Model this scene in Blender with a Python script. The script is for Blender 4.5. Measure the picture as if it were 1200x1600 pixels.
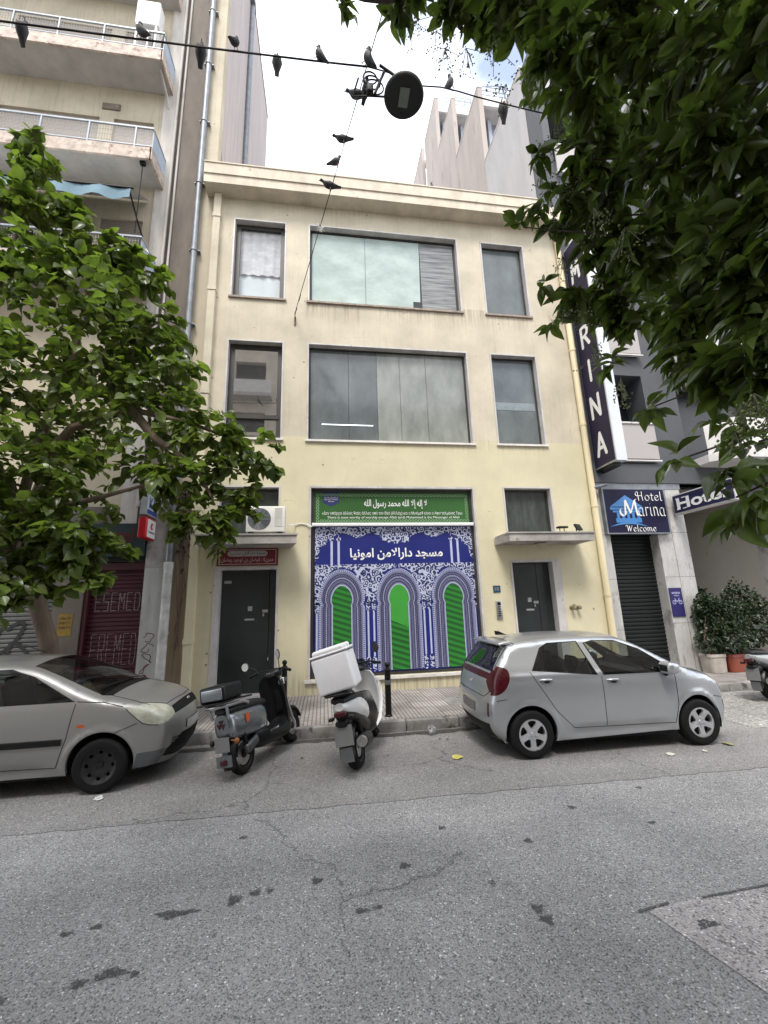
import bpy, math, random
import numpy as np
from mathutils import Vector, Matrix, geometry as mgeo
R = math.radians
PI = math.pi
SC = bpy.context.scene
COL = SC.collection
for _o in list(bpy.data.objects):
    bpy.data.objects.remove(_o)
# ------------------------------------------------------------------ camera
cam = bpy.data.cameras.new('camera')
camo = bpy.data.objects.new('camera', cam)
COL.objects.link(camo)
cam.sensor_fit = 'VERTICAL'
cam.sensor_height = 36.0
cam.lens = 36.0 * 650.0 / 1600.0
cam.clip_start = 0.05
cam.clip_end = 2000
_y, _p, _r = R(8.44), R(12.43), R(-1.81)
_f = Vector((math.sin(_y) * math.cos(_p), math.cos(_y) * math.cos(_p), math.sin(_p)))
_rt = Vector((math.cos(_y), -math.sin(_y), 0))
_up = _rt.cross(_f)
_r2 = math.cos(_r) * _rt + math.sin(_r) * _up
_u2 = -math.sin(_r) * _rt + math.cos(_r) * _up
_m = Matrix((_r2, _u2, -_f)).transposed().to_4x4()
_m.translation = Vector((0, -9.46, 1.985))
camo.matrix_world = _m
SC.camera = camo
# ------------------------------------------------------------------ light
SUN_EL, SUN_AZ = R(60), R(200)      # azimuth measured clockwise from +y (the facade side)
world = bpy.data.worlds.new('World')
SC.world = world
world.use_nodes = True
wn = world.node_tree
bg = wn.nodes['Background']
sky = wn.nodes.new('ShaderNodeTexSky')
sky.sky_type = 'NISHITA'
sky.sun_disc = False
sky.sun_elevation = SUN_EL
sky.sun_rotation = SUN_AZ
sky.air_density = 1.0
sky.dust_density = 2.0
tc = wn.nodes.new('ShaderNodeTexCoord')
mp = wn.nodes.new('ShaderNodeMapping')
mp.inputs['Scale'].default_value = (1.0, 1.0, 1.6)
mp.inputs['Location'].default_value = (0.10, 0.32, 0.0)
nz = wn.nodes.new('ShaderNodeTexNoise')
nz.inputs['Scale'].default_value = 2.3
nz.inputs['Detail'].default_value = 6
nz.inputs['Roughness'].default_value = 0.55
cr = wn.nodes.new('ShaderNodeValToRGB')
cr.color_ramp.elements[0].position = 0.36
cr.color_ramp.elements[1].position = 0.54
cr.color_ramp.elements[0].color = (0.15, 0.15, 0.15, 1)
cr.color_ramp.elements[1].color = (1, 1, 1, 1)
mx = wn.nodes.new('ShaderNodeMix')
mx.data_type = 'RGBA'
mx.inputs['B'].default_value = (7.6, 7.8, 8.1, 1)
wn.links.new(tc.outputs['Generated'], mp.inputs['Vector'])
wn.links.new(mp.outputs['Vector'], nz.inputs['Vector'])
wn.links.new(nz.outputs['Fac'], cr.inputs['Fac'])
wn.links.new(cr.outputs['Color'], mx.inputs['Factor'])
wn.links.new(sky.outputs['Color'], mx.inputs['A'])
wn.links.new(mx.outputs['Result'], bg.inputs['Color'])
bg.inputs['Strength'].default_value = 0.13
sl = bpy.data.lights.new('sun', 'SUN')
sl.energy = 1.5
sl.angle = R(18)
sl.color = (1.0, 0.95, 0.88)
so = bpy.data.objects.new('sun', sl)
COL.objects.link(so)
_d = Vector((math.sin(SUN_AZ) * math.cos(SUN_EL), math.cos(SUN_AZ) * math.cos(SUN_EL), math.sin(SUN_EL)))
so.rotation_euler = _d.to_track_quat('Z', 'Y').to_euler()
so.location = (0, -5, 40)
SC.view_settings.view_transform = 'Standard'
SC.view_settings.look = 'None'
SC.view_settings.exposure = 1.3
SC.view_settings.gamma = 1.0
SC.render.engine = 'CYCLES'
SC.cycles.max_bounces = 8
SC.cycles.transparent_max_bounces = 12
SC.cycles.use_denoising = True

# ------------------------------------------------------------------ objects
def tag(o, label=None, cat=None, group=None, kind=None):
    if label: o['label'] = label
    if cat: o['category'] = cat
    if group: o['group'] = group
    if kind: o['kind'] = kind
    return o

def thing(name, label, cat, loc=(0, 0, 0), rz=0.0, group=None):
    o = bpy.data.objects.new(name, None)
    COL.objects.link(o)
    o.empty_display_size = 0.2
    o.location = loc
    o.rotation_euler = (0, 0, rz)
    return tag(o, label, cat, group)

def root_of(o):
    while o.parent: o = o.parent
    return o

def copy_tree(o, parent=None):
    c = o.copy()
    COL.objects.link(c)
    if parent is not None:
        c.parent = parent
    for ch in list(o.children):
        copy_tree(ch, c)
    return c

class MB:
    """collects faces for one mesh object"""
    def __init__(s):
        s.v = []; s.f = []; s.mi = []; s.m = 0
    def add(s, vs, fs):
        b = len(s.v)
        s.v.extend([tuple(map(float, p)) for p in vs])
        for f in fs:
            s.f.append(tuple(b + i for i in f)); s.mi.append(s.m)
        return s
    def quad(s, a, b, c, d):
        return s.add([a, b, c, d], [(0, 1, 2, 3)])
    def box(s, x0, x1, y0, y1, z0, z1):
        if x0 > x1: x0, x1 = x1, x0
        if y0 > y1: y0, y1 = y1, y0
        if z0 > z1: z0, z1 = z1, z0
        return s.add([(x0, y0, z0), (x1, y0, z0), (x1, y1, z0), (x0, y1, z0), (x0, y0, z1), (x1, y0, z1), (x1, y1, z1), (x0, y1, z1)],
                     [(0, 3, 2, 1), (4, 5, 6, 7), (0, 1, 5, 4), (1, 2, 6, 5), (2, 3, 7, 6), (3, 0, 4, 7)])
    def rbox(s, x0, x1, y0, y1, z0, z1, r=0.02, seg=3, taper=0.0):
        """box with rounded vertical edges and bevelled top and bottom"""
        if x0 > x1: x0, x1 = x1, x0
        if y0 > y1: y0, y1 = y1, y0
        r = min(r, (x1 - x0) * .49, (y1 - y0) * .49, (z1 - z0) * .49)
        def ring(ins, z):
            pts = []
            rr = max(r - ins * 0.0, 1e-4)
            for cx, cy, a0 in ((x1 - r, y1 - r, 0), (x0 + r, y1 - r, 90), (x0 + r, y0 + r, 180), (x1 - r, y0 + r, 270)):
                for k in range(seg + 1):
                    a = R(a0 + 90 * k / seg)
                    pts.append((cx + (rr - ins) * math.cos(a), cy + (rr - ins) * math.sin(a), z))
            return pts
        rings = []
        for k in range(seg + 1):
            a = PI / 2 * k / seg
            rings.append(ring(r * (1 - math.sin(a)) * .999, z0 + r * (1 - math.cos(a))))
        for k in range(seg + 1):
            a = PI / 2 * k / seg
            rings.append(ring(r * (1 - math.cos(a)) * .999, z1 - r * (1 - math.sin(a))))
        return s.loft(rings, cap=True)
    def loft(s, rings, cap=False, closed=True):
        n = len(rings[0]); vs = [p for r_ in rings for p in r_]; fs = []
        for i in range(len(rings) - 1):
            for j in range(n if closed else n - 1):
                k = (j + 1) % n
                fs.append((i * n + j, i * n + k, (i + 1) * n + k, (i + 1) * n + j))
        if cap:
            fs.append(tuple(range(n - 1, -1, -1)))
            fs.append(tuple((len(rings) - 1) * n + j for j in range(n)))
        return s.add(vs, fs)
    def tube(s, path, r, n=8, cap=True):
        P = [Vector(p) for p in path]
        rings = []
        up = None
        for i, p in enumerate(P):
            t = (P[min(i + 1, len(P) - 1)] - P[max(i - 1, 0)])
            if t.length < 1e-9: t = Vector((0, 0, 1))
            t.normalize()
            if up is None:
                up = Vector((0, 0, 1)) if abs(t.z) < .9 else Vector((1, 0, 0))
            a = t.cross(up)
            if a.length < 1e-6: a = t.cross(Vector((0.3, 1, 0.2)))
            a.normalize(); b = a.cross(t); up = b
            rr = r[i] if isinstance(r, (list, tuple)) else r
            rings.append([tuple(p + a * rr * math.cos(2 * PI * k / n) + b * rr * math.sin(2 * PI * k / n)) for k in range(n)])
        return s.loft(rings, cap=cap)
    def cyl(s, p0, p1, r0, r1=None, n=16):
        return s.tube([p0, p1], [r0, r0 if r1 is None else r1], n)
    def lathe(s, prof, n=24, origin=(0, 0, 0), axis='z', cap=False):
        rings = []
        for (rr, h) in prof:
            ring = []
            for k in range(n):
                a = 2 * PI * k / n
                c, d = rr * math.cos(a), rr * math.sin(a)
                q = {'z': (c, d, h), 'y': (d, h, c), 'x': (h, c, d)}[axis]
                ring.append((q[0] + origin[0], q[1] + origin[1], q[2] + origin[2]))
            rings.append(ring)
        return s.loft(rings, cap=cap)
    def prism(s, poly, a, b, axis='y'):
        """poly in the two other axes, extruded a..b along axis"""
        def P(u, v, w):
            return {'y': (u, w, v), 'x': (w, u, v), 'z': (u, v, w)}[axis]
        n = len(poly)
        vs = [P(u, v, a) for u, v in poly] + [P(u, v, b) for u, v in poly]
        fs = [(i, (i + 1) % n, n + (i + 1) % n, n + i) for i in range(n)]
        tri = mgeo.tessellate_polygon([[Vector((u, v, 0)) for u, v in poly]])
        for t in tri:
            fs.append(tuple(t)); fs.append(tuple(n + i for i in reversed(t)))
        return s.add(vs, fs)
    def sheet(s, poly, w, axis='y'):
        def P(u, v):
            return {'y': (u, w, v), 'x': (w, u, v), 'z': (u, v, w)}[axis]
        tri = mgeo.tessellate_polygon([[Vector((u, v, 0)) for u, v in poly]])
        return s.add([P(u, v) for u, v in poly], [tuple(t) for t in tri])
    def ball(s, c, r, n=12, m=8, sc=(1, 1, 1)):
        rings = []
        for i in range(m + 1):
            a = PI * i / m
            rings.append([(c[0] + sc[0] * r * math.sin(a) * math.cos(2 * PI * k / n), c[1] + sc[1] * r * math.sin(a) * math.sin(2 * PI * k / n), c[2] - sc[2] * r * math.cos(a)) for k in range(n)])
        rings[0] = [(p[0] * 1e-3 + c[0] * .999, p[1] * 1e-3 + c[1] * .999, p[2]) for p in rings[0]]
        rings[-1] = [(p[0] * 1e-3 + c[0] * .999, p[1] * 1e-3 + c[1] * .999, p[2]) for p in rings[-1]]
        return s.loft(rings)
    def xf(s, M, start=0):
        for i in range(start, len(s.v)):
            s.v[i] = tuple(M @ Vector(s.v[i]))
        return s
    def build(s, name, mat, parent=None, smooth=None, world=False, fix=True):
        me = bpy.data.meshes.new(name)
        off = Vector((0, 0, 0))
        if world and parent is not None:
            off = root_of(parent).location
        me.from_pydata([(p[0] - off.x, p[1] - off.y, p[2] - off.z) for p in s.v], [], s.f)
        for m_ in (mat if isinstance(mat, (list, tuple)) else [mat]):
            me.materials.append(m_)
        if isinstance(mat, (list, tuple)):
            me.polygons.foreach_set('material_index', s.mi)
        if fix:
            import bmesh
            bm = bmesh.new(); bm.from_mesh(me)
            bmesh.ops.recalc_face_normals(bm, faces=bm.faces)
            bm.to_mesh(me); bm.free()
        if smooth is not None:
            me.polygons.foreach_set('use_smooth', [True] * len(me.polygons))
            me.set_sharp_from_angle(angle=R(smooth))
        me.update()
        o = bpy.data.objects.new(name, me)
        COL.objects.link(o)
        if parent is not None:
            o.parent = parent
        return o

def structure(mb, name, mat, label=None, smooth=None):
    o = mb.build(name, mat, smooth=smooth)
    o['kind'] = 'structure'
    if label: o['label'] = label
    return o

# ------------------------------------------------------------------ text
_AF = {'ا': (0xFE8D, 0xFE8E, 0, 0), 'إ': (0xFE87, 0xFE88, 0, 0), 'ب': (0xFE8F, 0xFE90, 0xFE91, 0xFE92), 'ت': (0xFE95, 0xFE96, 0xFE97, 0xFE98),
       'ج': (0xFE9D, 0xFE9E, 0xFE9F, 0xFEA0), 'ح': (0xFEA1, 0xFEA2, 0xFEA3, 0xFEA4), 'خ': (0xFEA5, 0xFEA6, 0xFEA7, 0xFEA8), 'د': (0xFEA9, 0xFEAA, 0, 0),
       'ر': (0xFEAD, 0xFEAE, 0, 0), 'ز': (0xFEAF, 0xFEB0, 0, 0), 'س': (0xFEB1, 0xFEB2, 0xFEB3, 0xFEB4), 'ف': (0xFED1, 0xFED2, 0xFED3, 0xFED4), 'ل': (0xFEDD, 0xFEDE, 0xFEDF, 0xFEE0),
       'م': (0xFEE1, 0xFEE2, 0xFEE3, 0xFEE4), 'ن': (0xFEE5, 0xFEE6, 0xFEE7, 0xFEE8), 'ه': (0xFEE9, 0xFEEA, 0xFEEB, 0xFEEC), 'و': (0xFEED, 0xFEEE, 0, 0),
       'ي': (0xFEF1, 0xFEF2, 0xFEF3, 0xFEF4), 'ض': (0xFEBD, 0xFEBE, 0xFEBF, 0xFEC0), '\uFEFB': (0xFEFB, 0xFEFC, 0, 0)}
def arabic(t):
    t = t.replace('لا', '\uFEFB')
    out = []
    for i, c in enumerate(t):
        if c not in _AF:
            out.append(c); continue
        p = i > 0 and t[i - 1] in _AF and _AF[t[i - 1]][2]
        n = i + 1 < len(t) and t[i + 1] in _AF and _AF[c][2]
        iso, fin, ini, med = _AF[c]
        out.append(chr(med if p and n else fin if p else ini if n else iso))
    return ''.join(reversed(out))

def text_flat(s, bold=0.0):
    """2D triangles of a line of text: (N,2) verts and faces"""
    cu = bpy.data.curves.new('txt', 'FONT')
    cu.body = s
    cu.size = 1.0
    cu.resolution_u = 4
    cu.offset = bold
    o = bpy.data.objects.new('txt', cu)
    me = o.to_mesh()
    v = [(p.co.x, p.co.y) for p in me.vertices]
    f = [tuple(p.vertices) for p in me.polygons]
    o.to_mesh_clear()
    bpy.data.objects.remove(o)
    bpy.data.curves.remove(cu)
    return v, f

def put_text(mb, s, x0, x1, z0, z1, y, bold=0.0, axis='y', shear=0.0):
    """fit text into a rectangle of the facade plane (axis y) or of a plane x = y argument (axis x, u runs toward -y)"""
    v, f = text_flat(s, bold)
    if not v: return mb
    a = np.array(v)
    lo, hi = a.min(0), a.max(0)
    a = (a - lo) / np.maximum(hi - lo, 1e-6)
    vs = []
    for u, w in a:
        X = x0 + (x1 - x0) * u + shear * (w - .5) * (z1 - z0)
        Z = z0 + (z1 - z0) * w
        vs.append((X, y, Z) if axis == 'y' else (y, X, Z))
    return mb.add(vs, f)

# ------------------------------------------------------------------ materials
def nod(nt, t, **kw):
    n = nt.nodes.new(t)
    for k, v in kw.items():
        if k in n.inputs: n.inputs[k].default_value = v
        else: setattr(n, k, v)
    return n

_MC = {}
def pm(name, c, rough=.6, metal=0.0, var=.12, scale=6.0, bump=0.0, bscale=60.0, spots=None, coat=0.0, trans=0.0, emit=None, detail=6, stretch=None, spec=.5, var2=None):
    """principled material with a noise-varied colour; spots = (colour, scale, threshold)"""
    if name in _MC: return _MC[name]
    m = bpy.data.materials.new(name)
    _MC[name] = m
    m.use_nodes = True
    nt = m.node_tree
    b = nt.nodes['Principled BSDF']
    b.inputs['Roughness'].default_value = rough
    b.inputs['Metallic'].default_value = metal
    b.inputs['Specular IOR Level'].default_value = spec
    b.inputs['Coat Weight'].default_value = coat
    b.inputs['Coat Roughness'].default_value = .05
    b.inputs['Transmission Weight'].default_value = trans
    t = nod(nt, 'ShaderNodeTexCoord')
    vec = t.outputs['Object']
    if stretch:
        mpn = nod(nt, 'ShaderNodeMapping'); mpn.inputs['Scale'].default_value = stretch
        nt.links.new(vec, mpn.inputs['Vector']); vec = mpn.outputs['Vector']
    col = None
    if var:
        n = nod(nt, 'ShaderNodeTexNoise', Scale=scale, Detail=detail, Roughness=.6)
        nt.links.new(vec, n.inputs['Vector'])
        r_ = nod(nt, 'ShaderNodeValToRGB')
        r_.color_ramp.elements[0].position = .3; r_.color_ramp.elements[1].position = .7
        lo = tuple(max(0, x * (1 - var)) for x in c) if var2 is None else var2
        hi = tuple(min(1, x * (1 + var)) for x in c)
        r_.color_ramp.elements[0].color = (*lo, 1); r_.color_ramp.elements[1].color = (*hi, 1)
        nt.links.new(n.outputs['Fac'], r_.inputs['Fac'])
        col = r_.outputs['Color']
        rr = nod(nt, 'ShaderNodeMapRange'); rr.inputs['To Min'].default_value = max(.02, rough * .85); rr.inputs['To Max'].default_value = min(1, rough * 1.15)
        nt.links.new(n.outputs['Fac'], rr.inputs['Value']); nt.links.new(rr.outputs['Result'], b.inputs['Roughness'])
    if spots:
        for sc_, s_scale, thr in (spots if isinstance(spots, list) else [spots]):
            n2 = nod(nt, 'ShaderNodeTexNoise', Scale=s_scale, Detail=4, Roughness=.65)
            nt.links.new(vec, n2.inputs['Vector'])
            r2 = nod(nt, 'ShaderNodeValToRGB')
            r2.color_ramp.elements[0].position = thr; r2.color_ramp.elements[1].position = min(1, thr + .1)
            nt.links.new(n2.outputs['Fac'], r2.inputs['Fac'])
            mixn = nod(nt, 'ShaderNodeMix', data_type='RGBA')
            nt.links.new(r2.outputs['Color'], mixn.inputs['Factor'])
            if col: nt.links.new(col, mixn.inputs['A'])
            else: mixn.inputs['A'].default_value = (*c, 1)
            mixn.inputs['B'].default_value = (*sc_, 1)
            col = mixn.outputs['Result']
    if col: nt.links.new(col, b.inputs['Base Color'])
    else: b.inputs['Base Color'].default_value = (*c, 1)
    if bump:
        n3 = nod(nt, 'ShaderNodeTexNoise', Scale=bscale, Detail=5, Roughness=.6)
        nt.links.new(vec, n3.inputs['Vector'])
        bp = nod(nt, 'ShaderNodeBump'); bp.inputs['Strength'].default_value = bump; bp.inputs['Distance'].default_value = .01
        nt.links.new(n3.outputs['Fac'], bp.inputs['Height']); nt.links.new(bp.outputs['Normal'], b.inputs['Normal'])
    if emit:
        b.inputs['Emission Color'].default_value = (*emit[0], 1); b.inputs['Emission Strength'].default_value = emit[1]
    return m

def glass(name, tint=(.3, .33, .34), op=.35, rough=.03, base=(.01, .012, .014)):
    """thin window glass: glossy coat over a tinted see-through or dark body"""
    if name in _MC: return _MC[name]
    m = bpy.data.materials.new(name); _MC[name] = m
    m.use_nodes = True
    nt = m.node_tree
    out = nt.nodes['Material Output']
    b = nt.nodes['Principled BSDF']
    b.inputs['Base Color'].default_value = (*base, 1)
    b.inputs['Roughness'].default_value = rough
    b.inputs['IOR'].default_value = 1.5
    tr = nod(nt, 'ShaderNodeBsdfTransparent'); tr.inputs['Color'].default_value = (*tint, 1)
    gl = nod(nt, 'ShaderNodeBsdfGlossy'); gl.inputs['Roughness'].default_value = rough
    lw = nod(nt, 'ShaderNodeLayerWeight'); lw.inputs['Blend'].default_value = .5
    pw = nod(nt, 'ShaderNodeMath', operation='POWER'); pw.inputs[1].default_value = 4.0; nt.links.new(lw.outputs['Facing'], pw.inputs[0])
    fr = nod(nt, 'ShaderNodeMath', operation='MULTIPLY_ADD'); fr.inputs[1].default_value = .9; fr.inputs[2].default_value = .055; nt.links.new(pw.outputs[0], fr.inputs[0])
    m1 = nod(nt, 'ShaderNodeMixShader'); m2 = nod(nt, 'ShaderNodeMixShader')
    nt.links.new(fr.outputs[0], m1.inputs['Fac'])
    nt.links.new(tr.outputs['BSDF'], m1.inputs[1]); nt.links.new(gl.outputs['BSDF'], m1.inputs[2])
    m2.inputs['Fac'].default_value = op
    nt.links.new(m1.outputs['Shader'], m2.inputs[1]); nt.links.new(b.outputs['BSDF'], m2.inputs[2])
    nt.links.new(m2.outputs['Shader'], out.inputs['Surface'])
    return m
# ------------------------------------------------------------------ setting materials
def road_mat(name, base, speck=1.0, sscale=70.0, fine=1.0):
    m = bpy.data.materials.new(name); m.use_nodes = True
    nt = m.node_tree; b = nt.nodes['Principled BSDF']; L = nt.links.new
    t = nod(nt, 'ShaderNodeTexCoord')
    n1 = nod(nt, 'ShaderNodeTexNoise', Scale=.45, Detail=7, Roughness=.65)
    n2 = nod(nt, 'ShaderNodeTexNoise', Scale=90, Detail=3, Roughness=.7)
    v = nod(nt, 'ShaderNodeTexVoronoi', Scale=sscale)
    wn_ = nod(nt, 'ShaderNodeTexNoise', Scale=sscale * .6, Detail=2)
    for q in (n1, n2, v, wn_): L(t.outputs['Object'], q.inputs['Vector'])
    sep = nod(nt, 'ShaderNodeSeparateColor'); L(v.outputs['Color'], sep.inputs['Color'])
    ramp = nod(nt, 'ShaderNodeValToRGB')
    e = ramp.color_ramp.elements
    e[0].position = 0.0; e[0].color = (.30, .30, .31, 1)
    e[1].position = 1.0; e[1].color = (2.4, 2.4, 2.4, 1)
    for p, c in ((.22, .42), (.36, .88), (.82, 1.12), (.94, 1.4), (.975, 2.1)):
        k = e.new(p); k.color = (1 + (c - 1) * speck,) * 3 + (1,)
    L(sep.outputs['Red'], ramp.inputs['Fac'])
    r1 = nod(nt, 'ShaderNodeMapRange'); r1.inputs['From Min'].default_value = .25; r1.inputs['From Max'].default_value = .75
    r1.inputs['To Min'].default_value = .70; r1.inputs['To Max'].default_value = 1.28
    L(n1.outputs['Fac'], r1.inputs['Value'])
    r2 = nod(nt, 'ShaderNodeMapRange'); r2.inputs['From Min'].default_value = .2; r2.inputs['From Max'].default_value = .8
    r2.inputs['To Min'].default_value = 1 - .45 * fine; r2.inputs['To Max'].default_value = 1 + .45 * fine
    L(n2.outputs['Fac'], r2.inputs['Value'])
    mul = nod(nt, 'ShaderNodeMath', operation='MULTIPLY'); L(r1.outputs[0], mul.inputs[0]); L(r2.outputs[0], mul.inputs[1])
    c1 = nod(nt, 'ShaderNodeVectorMath', operation='SCALE'); c1.inputs[0].default_value = base; L(mul.outputs[0], c1.inputs['Scale'])
    c2 = nod(nt, 'ShaderNodeVectorMath', operation='MULTIPLY'); L(c1.outputs[0], c2.inputs[0]); L(ramp.outputs['Color'], c2.inputs[1])
    # wheel tracks along the street and a few cracks
    mt = nod(nt, 'ShaderNodeMapping'); mt.inputs['Scale'].default_value = (.12, 1.3, 1); L(t.outputs['Object'], mt.inputs['Vector'])
    n4 = nod(nt, 'ShaderNodeTexNoise', Scale=1.0, Detail=4, Roughness=.5); L(mt.outputs[0], n4.inputs['Vector'])
    r4 = nod(nt, 'ShaderNodeMapRange'); r4.inputs['From Min'].default_value = .3; r4.inputs['From Max'].default_value = .7; r4.inputs['To Min'].default_value = .86; r4.inputs['To Max'].default_value = 1.12; L(n4.outputs['Fac'], r4.inputs['Value'])
    n6 = nod(nt, 'ShaderNodeTexNoise', Scale=2.2, Detail=6, Roughness=.65); L(t.outputs['Object'], n6.inputs['Vector'])
    a6 = nod(nt, 'ShaderNodeMix', data_type='VECTOR'); a6.inputs['Factor'].default_value = .35; L(t.outputs['Object'], a6.inputs['A']); L(n6.outputs['Color'], a6.inputs['B'])
    v6 = nod(nt, 'ShaderNodeTexVoronoi', Scale=.55, feature='DISTANCE_TO_EDGE'); L(a6.outputs['Result'], v6.inputs['Vector'])
    k6 = nod(nt, 'ShaderNodeMapRange'); k6.inputs['From Min'].default_value = .0; k6.inputs['From Max'].default_value = .006; k6.inputs['To Min'].default_value = .45; k6.inputs['To Max'].default_value = 1.0; L(v6.outputs['Distance'], k6.inputs['Value'])
    g6 = nod(nt, 'ShaderNodeMath', operation='GREATER_THAN'); L(n1.outputs['Fac'], g6.inputs[0]); g6.inputs[1].default_value = .47
    h6 = nod(nt, 'ShaderNodeMath', operation='MAXIMUM'); L(k6.outputs[0], h6.inputs[0]); L(g6.outputs[0], h6.inputs[1])
    p6 = nod(nt, 'ShaderNodeMath', operation='MULTIPLY'); L(h6.outputs[0], p6.inputs[0]); L(r4.outputs[0], p6.inputs[1])
    c3 = nod(nt, 'ShaderNodeVectorMath', operation='SCALE'); L(c2.outputs[0], c3.inputs[0]); L(p6.outputs[0], c3.inputs['Scale'])
    L(c3.outputs[0], b.inputs['Base Color'])
    b.inputs['Roughness'].default_value = .82
    bp = nod(nt, 'ShaderNodeBump'); bp.inputs['Strength'].default_value = .55; bp.inputs['Distance'].default_value = .006
    add = nod(nt, 'ShaderNodeMath', operation='ADD'); L(v.outputs['Distance'], add.inputs[0]); L(n2.outputs['Fac'], add.inputs[1])
    L(add.outputs[0], bp.inputs['Height']); L(bp.outputs['Normal'], b.inputs['Normal'])
    return m

def paving_mat():
    m = bpy.data.materials.new('ribbed_paving'); m.use_nodes = True
    nt = m.node_tree; b = nt.nodes['Principled BSDF']; L = nt.links.new
    t = nod(nt, 'ShaderNodeTexCoord'); sx = nod(nt, 'ShaderNodeSeparateXYZ'); L(t.outputs['Object'], sx.inputs[0])
    def saw(out, period, duty):
        a = nod(nt, 'ShaderNodeMath', operation='DIVIDE'); L(out, a.inputs[0]); a.inputs[1].default_value = period
        f = nod(nt, 'ShaderNodeMath', operation='FRACT'); L(a.outputs[0], f.inputs[0])
        l = nod(nt, 'ShaderNodeMath', operation='LESS_THAN'); L(f.outputs[0], l.inputs[0]); l.inputs[1].default_value = duty
        return l.outputs[0]
    rib = saw(sx.outputs['X'], .066, .30)
    j1 = saw(sx.outputs['X'], .40, .02); j2 = saw(sx.outputs['Y'], .40, .022); fin = saw(sx.outputs['Y'], .1, .10)
    mxn = nod(nt, 'ShaderNodeMath', operation='MAXIMUM'); L(j1, mxn.inputs[0]); L(j2, mxn.inputs[1])
    n = nod(nt, 'ShaderNodeTexNoise', Scale=1.3, Detail=8, Roughness=.7); L(t.outputs['Object'], n.inputs['Vector'])
    n2 = nod(nt, 'ShaderNodeTexNoise', Scale=45, Detail=3, Roughness=.7); L(t.outputs['Object'], n2.inputs['Vector'])
    r = nod(nt, 'ShaderNodeValToRGB'); r.color_ramp.elements[0].position = .3; r.color_ramp.elements[1].position = .72
    r.color_ramp.elements[0].color = (.15, .13, .12, 1); r.color_ramp.elements[1].color = (.40, .37, .35, 1)
    L(n.outputs['Fac'], r.inputs['Fac'])
    fl = nod(nt, 'ShaderNodeVectorMath', operation='SCALE'); L(t.outputs['Object'], fl.inputs[0]); fl.inputs['Scale'].default_value = 2.5
    ff_ = nod(nt, 'ShaderNodeVectorMath', operation='FLOOR'); L(fl.outputs[0], ff_.inputs[0])
    wnz = nod(nt, 'ShaderNodeTexWhiteNoise'); wnz.noise_dimensions = '2D'; L(ff_.outputs[0], wnz.inputs['Vector'])
    def mixm(a, f, amt):
        k = nod(nt, 'ShaderNodeMath', operation='MULTIPLY'); L(f, k.inputs[0]); k.inputs[1].default_value = amt
        x = nod(nt, 'ShaderNodeMix', data_type='RGBA'); L(k.outputs[0], x.inputs['Factor']); L(a, x.inputs['A']); x.inputs['B'].default_value = (.05, .045, .042, 1)
        return x.outputs['Result']
    c = mixm(r.outputs['Color'], rib, .62); c = mixm(c, mxn.outputs[0], .8); c = mixm(c, fin, .3)
    rr = nod(nt, 'ShaderNodeMapRange'); rr.inputs['To Min'].default_value = .62; rr.inputs['To Max'].default_value = 1.1; L(n2.outputs['Fac'], rr.inputs['Value'])
    ad_ = nod(nt, 'ShaderNodeMath', operation='MULTIPLY_ADD'); L(wnz.outputs['Value'], ad_.inputs[0]); ad_.inputs[1].default_value = .42; L(rr.outputs[0], ad_.inputs[2])
    s = nod(nt, 'ShaderNodeVectorMath', operation='SCALE'); L(c, s.inputs[0]); L(ad_.outputs[0], s.inputs['Scale'])
    L(s.outputs[0], b.inputs['Base Color']); b.inputs['Roughness'].default_value = .8
    bp = nod(nt, 'ShaderNodeBump'); bp.inputs['Strength'].default_value = .5; bp.inputs['Distance'].default_value = .01; bp.invert = True
    L(rib, bp.inputs['Height']); L(bp.outputs['Normal'], b.inputs['Normal'])
    return m

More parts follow.
